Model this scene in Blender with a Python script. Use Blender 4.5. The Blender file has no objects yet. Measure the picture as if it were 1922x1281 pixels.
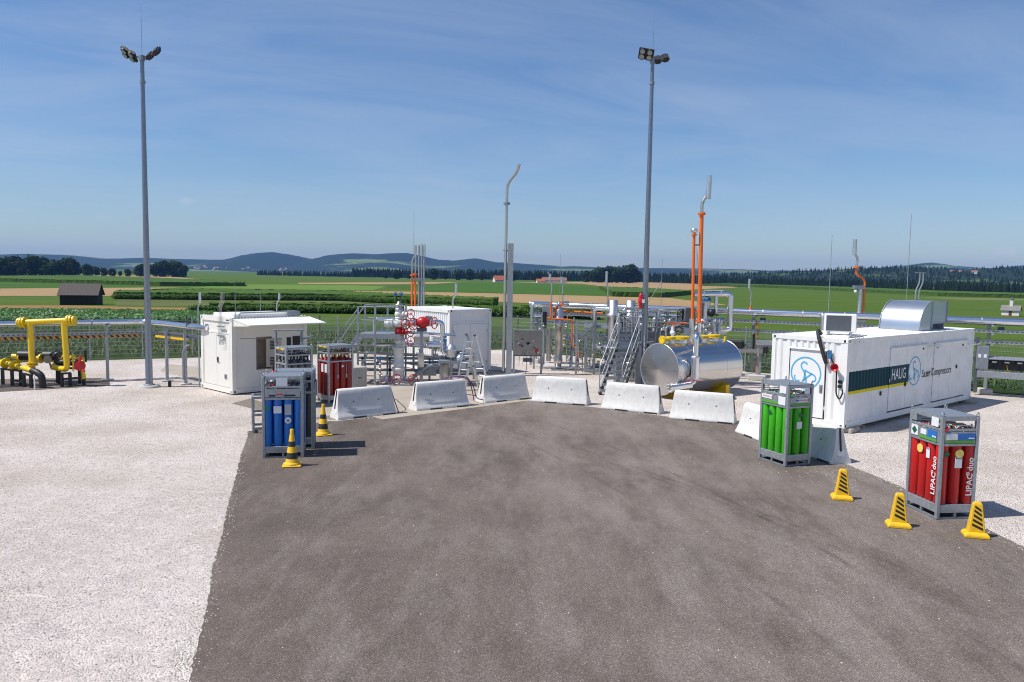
import bpy, bmesh, math, random
import numpy as np
from mathutils import Vector, Matrix

random.seed(7); np.random.seed(7)
R = math.radians
S = bpy.context.scene
COL = S.collection

# ------------------------------------------------------------------ camera
PITCH, ROLL, CAM_H = math.atan(128.5/1495), 0.017, 4.5
_c, _s = math.cos(PITCH), math.sin(PITCH)
fw = Vector((0, _c, -_s)); u0 = Vector((0, _s, _c)); r0 = Vector((1, 0, 0))
rt = r0*math.cos(ROLL) + u0*math.sin(ROLL)
up = -r0*math.sin(ROLL) + u0*math.cos(ROLL)
cam = bpy.data.cameras.new('camera'); cam.sensor_width = 36; cam.lens = 28.0
cam.clip_start = .1; cam.clip_end = 30000
camo = bpy.data.objects.new('camera', cam); COL.objects.link(camo)
M3 = Matrix((rt, up, -fw)).transposed()
camo.matrix_world = Matrix.Translation((0, 0, CAM_H)) @ M3.to_4x4()
S.camera = camo

# ------------------------------------------------------------------ sun, sky, exposure
SUN_EL, SUN_AZ = R(57), math.atan2(-.972, -.235)       # towards the sun: left of and behind the camera
sdir = Vector((math.sin(SUN_AZ)*math.cos(SUN_EL), math.cos(SUN_AZ)*math.cos(SUN_EL), math.sin(SUN_EL)))
sun = bpy.data.lights.new('sun', 'SUN'); sun.energy = 5.0; sun.angle = R(.5); sun.color = (1, .955, .89)
suno = bpy.data.objects.new('sun', sun); COL.objects.link(suno)
suno.rotation_euler = (-sdir).to_track_quat('-Z', 'Y').to_euler()
W = bpy.data.worlds.new('World'); S.world = W; W.use_nodes = True
nt = W.node_tree; nt.nodes.clear()
def N(t, kind, **kw):
    n = t.nodes.new(kind)
    for k, v in kw.items(): setattr(n, k, v)
    return n
sky = N(nt, 'ShaderNodeTexSky', sky_type='NISHITA', sun_disc=False, sun_elevation=SUN_EL, sun_rotation=SUN_AZ)
sky.altitude = 500; sky.air_density = 1.15; sky.dust_density = .35; sky.ozone_density = 4.0
tc = N(nt, 'ShaderNodeTexCoord')
sep = N(nt, 'ShaderNodeSeparateXYZ'); nt.links.new(tc.outputs['Generated'], sep.inputs[0])
def wm(op, a, b=None, clamp=False):
    n = N(nt, 'ShaderNodeMath', operation=op, use_clamp=clamp)
    for i, q in enumerate((a, b)):
        if q is None: continue
        if isinstance(q, (int, float)): n.inputs[i].default_value = q
        else: nt.links.new(q, n.inputs[i])
    return n.outputs[0]
zz = wm('ADD', wm('MAXIMUM', sep.outputs[2], 0), .10)
cmb = N(nt, 'ShaderNodeCombineXYZ')
cx = wm('DIVIDE', sep.outputs[0], zz); cy = wm('DIVIDE', sep.outputs[1], zz)
nt.links.new(wm('MULTIPLY', wm('ADD', cx, wm('MULTIPLY', cy, .35)), .42), cmb.inputs[0])
nt.links.new(wm('MULTIPLY', wm('SUBTRACT', cy, wm('MULTIPLY', cx, .4)), .85), cmb.inputs[1])
cn = N(nt, 'ShaderNodeTexNoise'); cn.inputs['Scale'].default_value = 1.35; cn.inputs['Detail'].default_value = 9
cn.inputs['Roughness'].default_value = .62; cn.inputs['Distortion'].default_value = 1.1
nt.links.new(cmb.outputs[0], cn.inputs['Vector'])
cr = N(nt, 'ShaderNodeValToRGB'); cr.color_ramp.elements[0].position = .38; cr.color_ramp.elements[1].position = .76
nt.links.new(cn.outputs[0], cr.inputs[0])
cn2 = N(nt, 'ShaderNodeTexNoise'); cn2.inputs['Scale'].default_value = .55; cn2.inputs['Detail'].default_value = 4; cn2.inputs['Distortion'].default_value = .8
nt.links.new(cmb.outputs[0], cn2.inputs['Vector'])
cr2 = N(nt, 'ShaderNodeValToRGB'); cr2.color_ramp.elements[0].position = .34; cr2.color_ramp.elements[1].position = .56; cr2.color_ramp.elements[0].color = (.3, .3, .3, 1)
nt.links.new(cn2.outputs[0], cr2.inputs[0])
mixc = N(nt, 'ShaderNodeMixRGB'); mixc.inputs[2].default_value = (5.9, 6.15, 6.6, 1)
nt.links.new(wm('MULTIPLY', wm('MULTIPLY', cr.outputs[0], cr2.outputs[0]), .48), mixc.inputs[0])
nt.links.new(sky.outputs[0], mixc.inputs[1])
bg = N(nt, 'ShaderNodeBackground'); bg.inputs[1].default_value = .106
col_ = mixc.outputs[0]
# a few small fair-weather puffs low over the horizon
pn = N(nt, 'ShaderNodeTexNoise'); pn.inputs['Scale'].default_value = 55; pn.inputs['Detail'].default_value = 6
nt.links.new(tc.outputs['Generated'], pn.inputs['Vector'])
for (k, e, w_, h_, s_) in ((.612, .036, .022, .007, .5), (.572, .033, .012, .004, .28), (-.405, .082, .012, .006, .38), (-.622, .066, .022, .004, .3), (-.51, .06, .016, .004, .22), (.03, .026, .03, .004, .22), (1.3, .07, .03, .008, .4), (-1.2, .06, .03, .007, .4)):
    ux = wm('DIVIDE', wm('SUBTRACT', wm('DIVIDE', sep.outputs[0], wm('MAXIMUM', sep.outputs[1], .05)), k), w_)
    uz = wm('DIVIDE', wm('SUBTRACT', wm('DIVIDE', sep.outputs[2], wm('MAXIMUM', sep.outputs[1], .05)), e), h_)
    d2 = wm('ADD', wm('MULTIPLY', ux, ux), wm('MULTIPLY', uz, uz))
    f_ = wm('MULTIPLY', wm('SUBTRACT', wm('MULTIPLY', pn.outputs[0], 2.2), wm('ADD', d2, .25), True), s_, True)
    mp_ = N(nt, 'ShaderNodeMixRGB'); mp_.inputs[2].default_value = (7.4, 6.9, 6.9, 1)
    nt.links.new(f_, mp_.inputs[0]); nt.links.new(col_, mp_.inputs[1]); col_ = mp_.outputs[0]
tint = N(nt, 'ShaderNodeMixRGB', blend_type='MULTIPLY'); tint.inputs[0].default_value = 1; tint.inputs[2].default_value = (.78, .885, 1.05, 1)
nt.links.new(col_, tint.inputs[1]); nt.links.new(tint.outputs[0], bg.inputs[0])
wo = N(nt, 'ShaderNodeOutputWorld'); nt.links.new(bg.outputs[0], wo.inputs[0])
S.view_settings.view_transform = 'Standard'; S.view_settings.look = 'None'
S.view_settings.exposure = 0.0; S.view_settings.gamma = 1.0; S.view_settings.use_curve_mapping = False
S.cycles.volume_bounces = 0; S.cycles.max_bounces = 6; S.cycles.transparent_max_bounces = 6
S.cycles.use_denoising = True; S.cycles.denoiser = 'OPENIMAGEDENOISE'; S.cycles.denoising_input_passes = 'RGB_ALBEDO_NORMAL'; S.cycles.denoising_prefilter = 'ACCURATE'
S.cycles.filter_width = 1.05; S.cycles.use_adaptive_sampling = False

# ------------------------------------------------------------------ materials
MATS = {}
def pmat(name, col, rough=.5, metal=0., var=.12, scale=6., bump=0., bscale=80., spec=.5, dirt=None, dscale=1.5, damt=.5, trans=0., streak=None):
    """A procedural Principled material: noise-varied colour, optional dirt patches and fine relief."""
    if name in MATS: return MATS[name]
    m = bpy.data.materials.new(name); m.use_nodes = True; t = m.node_tree
    b = t.nodes['Principled BSDF']; MATS[name] = m
    b.inputs['Roughness'].default_value = rough; b.inputs['Metallic'].default_value = metal
    b.inputs['Specular IOR Level'].default_value = spec
    co = N(t, 'ShaderNodeTexCoord')
    n = N(t, 'ShaderNodeTexNoise'); n.inputs['Scale'].default_value = scale; n.inputs['Detail'].default_value = 5
    n.inputs['Roughness'].default_value = .65
    t.links.new(co.outputs['Object'], n.inputs['Vector'])
    r = N(t, 'ShaderNodeValToRGB'); r.color_ramp.elements[0].position = .3; r.color_ramp.elements[1].position = .7
    r.color_ramp.elements[0].color = [c*(1-var) for c in col]+[1]
    r.color_ramp.elements[1].color = [min(1, c*(1+var)) for c in col]+[1]
    t.links.new(n.outputs[0], r.inputs[0]); out = r.outputs[0]
    if dirt:
        d = N(t, 'ShaderNodeTexNoise'); d.inputs['Scale'].default_value = dscale; d.inputs['Detail'].default_value = 7
        d.inputs['Roughness'].default_value = .7
        t.links.new(co.outputs['Object'], d.inputs['Vector'])
        dr = N(t, 'ShaderNodeValToRGB'); dr.color_ramp.elements[0].position = .5; dr.color_ramp.elements[1].position = .72
        t.links.new(d.outputs[0], dr.inputs[0])
        ml = N(t, 'ShaderNodeMath', operation='MULTIPLY'); ml.inputs[1].default_value = damt
        t.links.new(dr.outputs[0], ml.inputs[0])
        mx = N(t, 'ShaderNodeMixRGB'); mx.inputs[2].default_value = (*dirt, 1)
        t.links.new(ml.outputs[0], mx.inputs[0]); t.links.new(out, mx.inputs[1]); out = mx.outputs[0]
    if streak:                       # run-off stains: noise drawn out down the face
        mp = N(t, 'ShaderNodeMapping'); mp.inputs['Scale'].default_value = (5, 5, .45); t.links.new(co.outputs['Object'], mp.inputs[0])
        d = N(t, 'ShaderNodeTexNoise'); d.inputs['Scale'].default_value = 2.2; d.inputs['Detail'].default_value = 6; d.inputs['Roughness'].default_value = .65
        t.links.new(mp.outputs[0], d.inputs['Vector'])
        dr = N(t, 'ShaderNodeValToRGB'); dr.color_ramp.elements[0].position = .53; dr.color_ramp.elements[1].position = .75; t.links.new(d.outputs[0], dr.inputs[0])
        ml = N(t, 'ShaderNodeMath', operation='MULTIPLY'); ml.inputs[1].default_value = streak[3]; t.links.new(dr.outputs[0], ml.inputs[0])
        mx = N(t, 'ShaderNodeMixRGB'); mx.inputs[2].default_value = (*streak[:3], 1); t.links.new(ml.outputs[0], mx.inputs[0]); t.links.new(out, mx.inputs[1]); out = mx.outputs[0]
    t.links.new(out, b.inputs['Base Color'])
    if bump:
        bn = N(t, 'ShaderNodeTexNoise'); bn.inputs['Scale'].default_value = bscale; bn.inputs['Detail'].default_value = 3
        t.links.new(co.outputs['Object'], bn.inputs['Vector'])
        bp = N(t, 'ShaderNodeBump'); bp.inputs['Strength'].default_value = bump; bp.inputs['Distance'].default_value = .01
        t.links.new(bn.outputs[0], bp.inputs['Height']); t.links.new(bp.outputs[0], b.inputs['Normal'])
    if trans:
        tr = N(t, 'ShaderNodeBsdfTranslucent'); t.links.new(out, tr.inputs[0])
        ms = N(t, 'ShaderNodeMixShader'); ms.inputs[0].default_value = trans
        t.links.new(b.outputs[0], ms.inputs[1]); t.links.new(tr.outputs[0], ms.inputs[2])
        t.links.new(ms.outputs[0], t.nodes['Material Output'].inputs[0])
    return m

galv = pmat('galvanised_steel', (.36, .385, .41), .45, .5, .18, 14, .05, 120, dirt=(.24, .26, .28), dscale=5, damt=.5)
mast_m = pmat('mast_steel', (.27, .29, .33), .36, .85, .12, 9, .04, 80, dirt=(.28, .30, .32), dscale=4, damt=.4)
galvd = pmat('weathered_galvanised', (.25, .28, .31), .5, .4, .18, 14, .05, 120)
alu = pmat('aluminium_cladding', (.80, .81, .83), .2, 1., .05, 3, .03, 6)
alur = pmat('dull_aluminium', (.66, .67, .68), .36, .9, .1, 8, .05, 60)
inox = pmat('stainless_steel', (.58, .56, .53), .32, .9, .1, 9)
white = pmat('white_container_paint', (.84, .835, .81), .42, 0, .03, 2, 0, 60, dirt=(.62, .60, .55), dscale=2.2, damt=.28, streak=(.5, .47, .42, .22))
cream = pmat('cream_office_paint', (.80, .78, .72), .5, 0, .03, 2, 0, 60, dirt=(.6, .56, .48), dscale=2, damt=.25, streak=(.5, .46, .4, .2))
whitep = pmat('white_valve_paint', (.78, .78, .74), .38, 0, .07, 12, dirt=(.45, .42, .38), dscale=8, damt=.4)
yellow = pmat('yellow_gas_paint', (.83, .56, .012), .38, 0, .06, 6, dirt=(.6, .4, .03), dscale=6, damt=.35)
yellowc = pmat('yellow_plastic', (.86, .50, .012), .5, 0, .07, 9, .05, 90, dirt=(.42, .26, .05), dscale=12, damt=.55)
orange = pmat('orange_pipe_paint', (.83, .16, .015), .45, 0, .06, 5)
red = pmat('red_valve_paint', (.50, .012, .016), .35, 0, .1, 10)
redc = pmat('red_cylinder_paint', (.58, .012, .012), .36, 0, .07, 4, dirt=(.34, .03, .03), dscale=7, damt=.6, streak=(.25, .05, .05, .35))
darkred = pmat('dark_red_cylinder_paint', (.30, .016, .014), .42, 0, .1, 4, dirt=(.25, .02, .02), dscale=3, damt=.4)
greenc = pmat('green_cylinder_paint', (.055, .46, .012), .38, 0, .06, 4, dirt=(.05, .28, .03), dscale=7, damt=.6, streak=(.05, .2, .04, .35))
bluec = pmat('blue_cylinder_paint', (.008, .17, .60), .36, 0, .07, 4, dirt=(.03, .11, .34), dscale=7, damt=.6, streak=(.03, .07, .2, .35))
greyc = pmat('grey_cylinder_paint', (.10, .10, .10), .45, 0, .1, 4)
black = pmat('black_coating', (.016, .016, .017), .5, 0, .2, 12)
rubber = pmat('black_rubber', (.02, .02, .021), .7, 0, .2, 12)
dark = pmat('dark_interior', (.03, .03, .032), .7)
slate = pmat('dark_grey_paint', (.09, .10, .115), .5, .1, .1, 8)
beige = pmat('beige_housing', (.52, .48, .40), .5, 0, .05, 6)
bluep = pmat('blue_actuator_paint', (.03, .15, .35), .4, 0, .1, 10)
brass = pmat('brass_fittings', (.55, .40, .16), .35, .9, .1, 10)
purple = pmat('purple_hose_rubber', (.12, .035, .14), .5, 0, .1, 10)
paper = pmat('white_label', (.78, .79, .80), .5, 0, .04, 20)
greyl = pmat('grey_print', (.45, .46, .48), .5, 0, .05, 20)
labb = pmat('blue_label', (.02, .16, .50), .45, 0, .05, 20)
labg = pmat('green_label', (.10, .36, .04), .45, 0, .05, 20)
labr = pmat('red_print', (.62, .03, .05), .45, 0, .05, 20)
dgreen = pmat('dark_green_diamond', (.01, .11, .035), .5, 0, .05, 20)
yell = pmat('pale_yellow_sticker', (.80, .66, .16), .5, 0, .05, 20)
teal = pmat('teal_print', (.006, .065, .095), .45, 0, .06, 8)
sblue = pmat('light_blue_print', (.10, .42, .66), .45, 0, .04, 8)
lens = pmat('lamp_lens', (.33, .36, .34), .15, .2, .05, 8)
conc = pmat('cast_concrete', (.50, .49, .46), .85, 0, .07, 5, .25, 60, dirt=(.34, .33, .31), dscale=2.4, damt=.55)
concw = pmat('pale_barrier_concrete', (.70, .685, .65), .85, 0, .05, 4, .2, 60, dirt=(.47, .455, .42), dscale=3.2, damt=.55, streak=(.40, .38, .35, .32))
cblock = pmat('old_concrete_block', (.40, .36, .31), .9, 0, .14, 7, .4, 50, dirt=(.24, .21, .18), dscale=5, damt=.6)
glass = pmat('window_glass', (.05, .06, .06), .08, 0, .1, 3, spec=.8)
cable = pmat('grey_cable', (.08, .08, .085), .6)

# ------------------------------------------------------------------ mesh builder
def basis(a):
    a = Vector(a).normalized()
    h = Vector((0, 0, 1)) if abs(a.z) < .9 else Vector((1, 0, 0))
    x = a.cross(h).normalized(); y = a.cross(x).normalized()
    return x, y, a
class MB:
    def __init__(s): s.v = []; s.f = []; s.sm = []
    def add(s, vs, fs, smooth=False):
        o = len(s.v); s.v += [tuple(p) for p in vs]
        s.f += [tuple(o+i for i in f) for f in fs]; s.sm += [smooth]*len(fs); return s
    def box(s, c, d, rz=0, bev=0, Rm=None):
        x, y, z = d[0]/2, d[1]/2, d[2]/2
        if bev:
            b = min(bev, x*.9, y*.9, z*.9); vs = []; 
            for sx in (-1, 1):
                for sy in (-1, 1):
                    for sz in (-1, 1):
                        vs += [(sx*(x-b), sy*(y-b), sz*z), (sx*(x-b), sy*y, sz*(z-b)), (sx*x, sy*(y-b), sz*(z-b))]
            bm = bmesh.new(); [bm.verts.new(p) for p in vs]
            g = bmesh.ops.convex_hull(bm, input=bm.verts); bm.verts.ensure_lookup_table(); bm.verts.index_update()
            bmesh.ops.dissolve_limit(bm, angle_limit=.01, verts=bm.verts, edges=bm.edges); bm.verts.index_update()
            pts = [v.co.copy() for v in bm.verts]; fs = [[v.index for v in f.verts] for f in bm.faces]; bm.free()
        else:
            pts = [Vector((i*x, j*y, k*z)) for i in (-1, 1) for j in (-1, 1) for k in (-1, 1)]
            fs = [(0, 1, 3, 2), (4, 6, 7, 5), (0, 4, 5, 1), (2, 3, 7, 6), (0, 2, 6, 4), (1, 5, 7, 3)]
        m = Rm if Rm is not None else Matrix.Rotation(rz, 3, 'Z')
        return s.add([m @ p + Vector(c) for p in pts], fs)
    def b2(s, lo, hi, bev=0):
        return s.box([(a+b)/2 for a, b in zip(lo, hi)], [abs(b-a) for a, b in zip(lo, hi)], bev=bev)
    def bar(s, p0, p1, w, h=None, upv=(0, 0, 1)):
        p0 = Vector(p0); p1 = Vector(p1); a = (p1-p0); L = a.length; a.normalize(); h = h or w
        u = Vector(upv)
        if abs(a.dot(u)) > .98: u = Vector((0, 1, 0))
        x = a.cross(u).normalized(); y = x.cross(a)
        Rm = Matrix((x, a, y)).transposed()
        return s.box((p0+p1)/2, (w, L, h), Rm=Rm)
    def cyl(s, p0, p1, r, r1=None, n=12, cap=True):
        p0 = Vector(p0); p1 = Vector(p1); r1 = r if r1 is None else r1
        x, y, a = basis(p1-p0)
        ring = [(math.cos(2*math.pi*i/n), math.sin(2*math.pi*i/n)) for i in range(n)]
        s.add([p0+(x*c+y*d)*r for c, d in ring]+[p1+(x*c+y*d)*r1 for c, d in ring],
              [(i, (i+1) % n, n+(i+1) % n, n+i) for i in range(n)], True)
        if cap:
            s.add([p0+(x*c+y*d)*r for c, d in ring], [tuple(range(n-1, -1, -1))])
            s.add([p1+(x*c+y*d)*r1 for c, d in ring], [tuple(range(n))])
        return s
    def lathe(s, prof, p0=(0, 0, 0), axis=(0, 0, 1), n=16, smooth=True):
        x, y, a = basis(axis); p0 = Vector(p0); vs = []; fs = []
        for r, z in prof:
            for i in range(n):
                t = 2*math.pi*i/n; vs.append(p0+a*z+(x*math.cos(t)+y*math.sin(t))*r)
        for j in range(len(prof)-1):
            for i in range(n):
                fs.append((j*n+i, j*n+(i+1) % n, (j+1)*n+(i+1) % n, (j+1)*n+i))
        s.add(vs, fs, smooth)
        if prof[0][0] > 1e-4: s.add(vs[:n], [tuple(range(n-1, -1, -1))])
        if prof[-1][0] > 1e-4: s.add(vs[-n:], [tuple(range(n))])
        return s
    def ring(s, c, axis, Rr, r, n=20, m=6, a0=0, a1=2*math.pi):
        x, y, a = basis(axis); c = Vector(c); full = abs(a1-a0) > 6.28
        k = n if full else n+1; vs = []; fs = []
        for i in range(k):
            t = a0+(a1-a0)*i/n; d = x*math.cos(t)+y*math.sin(t)
            for j in range(m):
                q = 2*math.pi*j/m; vs.append(c+d*(Rr+r*math.cos(q))+a*(r*math.sin(q)))
        for i in range(n):
            for j in range(m):
                i2 = (i+1) % k; fs.append((i*m+j, i2*m+j, i2*m+(j+1) % m, i*m+(j+1) % m))
        return s.add(vs, fs, True)
    def tube(s, pts, r, n=8, bend=0., seg=5):
        P = [Vector(p) for p in pts]; path = []
        for i, p in enumerate(P):
            if bend and 0 < i < len(P)-1:
                a = P[i-1]-p; b = P[i+1]-p; l = min(bend, a.length*.48, b.length*.48)
                A = p+a.normalized()*l; B = p+b.normalized()*l
                for k in range(seg+1):
                    t = k/seg; path.append(A*(1-t)**2+p*2*t*(1-t)+B*t*t)
            else: path.append(p)
        prev = None; vs = []
        for i, p in enumerate(path):
            d = (path[min(i+1, len(path)-1)]-path[max(i-1, 0)])
            d.normalize()
            if prev is None: x, y, _ = basis(d)
            else:
                x = prev-d*prev.dot(d)
                if x.length < 1e-5: x = basis(d)[0]
                x.normalize()
            y = d.cross(x); prev = x
            vs += [p+(x*math.cos(2*math.pi*j/n)+y*math.sin(2*math.pi*j/n))*r for j in range(n)]
        fs = [(i*n+j, i*n+(j+1) % n, (i+1)*n+(j+1) % n, (i+1)*n+j) for i in range(len(path)-1) for j in range(n)]
        s.add(vs, fs, True); s.add(vs[:n], [tuple(range(n-1, -1, -1))]); s.add(vs[-n:], [tuple(range(n))])
        return s
    def ball(s, c, r, n=12, m=8, sc=(1, 1, 1)):
        vs = []; fs = []
        for j in range(m+1):
            ph = math.pi*j/m
            for i in range(n):
                t = 2*math.pi*i/n
                vs.append((c[0]+r*sc[0]*math.sin(ph)*math.cos(t), c[1]+r*sc[1]*math.sin(ph)*math.sin(t), c[2]-r*sc[2]*math.cos(ph)))
        for j in range(m):
            for i in range(n): fs.append((j*n+i, j*n+(i+1) % n, (j+1)*n+(i+1) % n, (j+1)*n+i))
        return s.add(vs, fs, True)
    def prism(s, poly, f0, f1, fr):
        """poly in 2D; fr(u,v,w)->point; extruded w from f0 to f1"""
        n = len(poly)
        s.add([fr(a, b, f0) for a, b in poly]+[fr(a, b, f1) for a, b in poly],
              [tuple(range(n-1, -1, -1)), tuple(range(n, 2*n))]+[(i, (i+1) % n, n+(i+1) % n, n+i) for i in range(n)])
        return s
    def flange(s, c, axis, r, t=.05, bolts=0, n=14):
        a = Vector(axis).normalized(); c = Vector(c)
        s.cyl(c-a*t/2, c+a*t/2, r, n=n)
        x, y, _ = basis(a)
        for i in range(bolts):
            q = 2*math.pi*i/bolts; p = c+(x*math.cos(q)+y*math.sin(q))*r*.8
            s.cyl(p-a*t*.85, p+a*t*.85, r*.09, n=5)
        return s
    def wheel(s, c, axis, Rr, stem=None):
        a = Vector(axis).normalized(); c = Vector(c); s.ring(c, a, Rr, Rr*.09, 18, 6)
        x, y, _ = basis(a)
        for i in range(3):
            q = 2*math.pi*i/3+.4; d = x*math.cos(q)+y*math.sin(q); s.cyl(c+a*.02, c+d*Rr, Rr*.06, n=5)
        s.cyl(c-a*.03, c+a*.04, Rr*.16, n=8)
        if stem: s.cyl(c, c-a*stem, Rr*.09, n=6)
        return s
    def mesh(s, name):
        me = bpy.data.meshes.new(name); me.from_pydata(s.v, [], s.f)
        me.polygons.foreach_set('use_smooth', s.sm); me.update(); return me
    def build(s, name, m, parent=None, world=False, kind=None):
        if world and parent is not None:
            mi = Matrix.Rotation(-parent['_rz'], 4, 'Z') @ Matrix.Translation(-Vector(parent['_loc']))
            s.v = [tuple(mi @ Vector(p)) for p in s.v]
        me = s.mesh(name); me.materials.append(m)
        o = bpy.data.objects.new(name, me); COL.objects.link(o)
        if parent is not None: o.parent = parent
        if kind: o['kind'] = kind
        return o
def thing(name, label, cat, loc=(0, 0, 0), rz=0., group=None):
    o = bpy.data.objects.new(name, None); COL.objects.link(o); o.empty_display_size = .2
    o.location = loc; o.rotation_euler = (0, 0, rz)
    o['label'] = label; o['category'] = cat; o['_loc'] = tuple(loc); o['_rz'] = rz
    if group: o['group'] = group
    return o
def tag(o, label, cat, group=None):
    o['label'] = label; o['category'] = cat
    if group: o['group'] = group
    return o
def struct(o): o['kind'] = 'structure'; return o
def stuff(o, label=None, cat=None):
    o['kind'] = 'stuff'
    if label: o['label'] = label; o['category'] = cat
    return o
def inst(o, parent, loc=None, rz=None, name=None):
    c = o.copy(); COL.objects.link(c); c.parent = parent
    if loc is not None: c.location = loc
    if rz is not None: c.rotation_euler = (0, 0, rz)
    return c
def copy_tree(o, parent=None):
    c = o.copy(); COL.objects.link(c); c.parent = parent
    for ch in list(o.children): copy_tree(ch, c)
    return c
def place(o, loc, rz, label=None):
    o.location = loc; o.rotation_euler = (0, 0, rz); o['_loc'] = tuple(loc); o['_rz'] = rz
    if label: o['label'] = label
    return o
def text(body, size, m, parent, name, mat4, ext=.001, align='LEFT', shear=0., xs=1., bold=0.):
    cu = bpy.data.curves.new('t', 'FONT'); cu.body = body; cu.size = size; cu.extrude = ext; cu.align_x = align
    cu.shear = shear; cu.offset = bold; cu.resolution_u = 3
    ob = bpy.data.objects.new('t', cu); COL.objects.link(ob)
    me = bpy.data.meshes.new_from_object(ob.evaluated_get(bpy.context.evaluated_depsgraph_get()))
    bpy.data.objects.remove(ob); bpy.data.curves.remove(cu)
    me.transform(Matrix.Diagonal((xs, 1, 1, 1))); me.transform(mat4); me.materials.clear(); me.materials.append(m)
    o = bpy.data.objects.new(name, me); COL.objects.link(o); o.parent = parent
    return o
def frame4(o, x, y):
    """matrix whose local x,y axes are the world/local directions x,y and whose origin is o"""
    x = Vector(x).normalized(); y = Vector(y).normalized(); z = x.cross(y)
    m = Matrix((x, y, z)).transposed().to_4x4(); m.translation = Vector(o); return m
# ------------------------------------------------------------------ setting: terrain
P0 = (-.65, 46.9); N1 = (-.417, .909); N2 = (.597, .803)
SX = [0, 2, 5, 20, 50, 85, 120, 180, 250, 340, 450, 600, 800, 1100, 1450, 2500, 4000, 9000]
SZ = [0, -.07, -.25, -.85, -1.9, -2.9, -3.75, -4.75, -5.5, -6.05, -6.5, -7.0, -7.5, -8.6, -10, -12.2, -15, -20]
def tz(x, y):
    s = max(N1[0]*(x-P0[0])+N1[1]*(y-P0[1]), N2[0]*(x-P0[0])+N2[1]*(y-P0[1]))
    return float(np.interp(s, SX, SZ))
def patch_bm(poly, off, cuts=None):
    bm = bmesh.new(); vs = [bm.verts.new((x, y, 0)) for x, y in poly]; bm.faces.new(vs).normal_update()
    bmesh.ops.triangulate(bm, faces=bm.faces[:])
    def cut(co, no):
        bmesh.ops.bisect_plane(bm, geom=bm.verts[:]+bm.edges[:]+bm.faces[:], plane_co=co, plane_no=no, dist=.001)
    cut((P0[0], P0[1], 0), (N1[0]-N2[0], N1[1]-N2[1], 0))
    for n in (N1, N2):
        for s in SX: cut((P0[0]+n[0]*s, P0[1]+n[1]*s, 0), (n[0], n[1], 0))
    if cuts:
        xs = [v.co.x for v in bm.verts]; ys = [v.co.y for v in bm.verts]
        x = min(xs)+cuts
        while x < max(xs): cut((x, 0, 0), (1, 0, 0)); x += cuts
        y = min(ys)+cuts
        while y < max(ys): cut((0, y, 0), (0, 1, 0)); y += cuts
    for v in bm.verts: v.co.z = tz(v.co.x, v.co.y)+off
    bmesh.ops.recalc_face_normals(bm, faces=bm.faces[:])
    if sum(f.normal.z for f in bm.faces) < 0: bmesh.ops.reverse_faces(bm, faces=bm.faces[:])
    return bm
def bm_obj(bm, name, m, parent=None):
    me = bpy.data.meshes.new(name); bm.to_mesh(me); bm.free(); me.materials.append(m)
    o = bpy.data.objects.new(name, me); COL.objects.link(o)
    if parent is not None: o.parent = parent
    return o
def fmat(name, c1, c2, c3=None, scale=.06, streak=(1, 1), ang=0., bump=.6, bs=2.):
    """field surface: broad noise between two crop colours, stretched along the drilling rows, with leafy relief"""
    m = bpy.data.materials.new(name); m.use_nodes = True; t = m.node_tree; b = t.nodes['Principled BSDF']
    b.inputs['Roughness'].default_value = .9; b.inputs['Specular IOR Level'].default_value = .15
    co = N(t, 'ShaderNodeTexCoord'); mp = N(t, 'ShaderNodeMapping')
    mp.inputs['Scale'].default_value = (streak[0], streak[1], 1); mp.inputs['Rotation'].default_value = (0, 0, ang)
    t.links.new(co.outputs['Object'], mp.inputs[0])
    n = N(t, 'ShaderNodeTexNoise'); n.inputs['Scale'].default_value = scale; n.inputs['Detail'].default_value = 8; n.inputs['Roughness'].default_value = .7
    t.links.new(mp.outputs[0], n.inputs['Vector'])
    r = N(t, 'ShaderNodeValToRGB'); e = r.color_ramp.elements
    e[0].position = .35; e[0].color = (*c1, 1); e[1].position = .65; e[1].color = (*c2, 1)
    if c3: q = e.new(.8); q.color = (*c3, 1)
    t.links.new(n.outputs[0], r.inputs[0])
    f = N(t, 'ShaderNodeTexNoise'); f.inputs['Scale'].default_value = bs; f.inputs['Detail'].default_value = 6; f.inputs['Roughness'].default_value = .75
    t.links.new(co.outputs['Object'], f.inputs['Vector'])
    hs = N(t, 'ShaderNodeMixRGB', blend_type='MULTIPLY'); hs.inputs[0].default_value = .75
    fr = N(t, 'ShaderNodeValToRGB'); fr.color_ramp.elements[0].position = .3; fr.color_ramp.elements[1].position = .65
    fr.color_ramp.elements[0].color = (.45, .45, .45, 1); fr.color_ramp.elements[1].color = (1.15, 1.15, 1.1, 1)
    t.links.new(f.outputs[0], fr.inputs[0]); t.links.new(r.outputs[0], hs.inputs[1]); t.links.new(fr.outputs[0], hs.inputs[2])
    t.links.new(hs.outputs[0], b.inputs['Base Color'])
    bp = N(t, 'ShaderNodeBump'); bp.inputs['Strength'].default_value = bump; bp.inputs['Distance'].default_value = .3
    t.links.new(f.outputs[0], bp.inputs['Height']); t.links.new(bp.outputs[0], b.inputs['Normal'])
    return m
meadow_m = fmat('meadow_grass', (.07, .125, .010), (.10, .16, .015), (.135, .16, .028), .05, (.2, 2.2), .5)
wheat_m = fmat('ripe_wheat', (.36, .235, .115), (.43, .29, .15), None, .05, (.3, 1.6), .25, .3, 1.2)
green_m = fmat('green_crop', (.048, .115, .009), (.066, .15, .012), None, .04, (.3, 1.5), .2)
bright_m = fmat('bright_green_crop', (.12, .21, .03), (.15, .25, .038), None, .04, (.3, 1.5), .3, .3)
olive_m = fmat('mown_olive_grass', (.10, .125, .03), (.14, .16, .05), (.085, .12, .025), .05, (.25, 1.8), -.3, .3)
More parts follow.
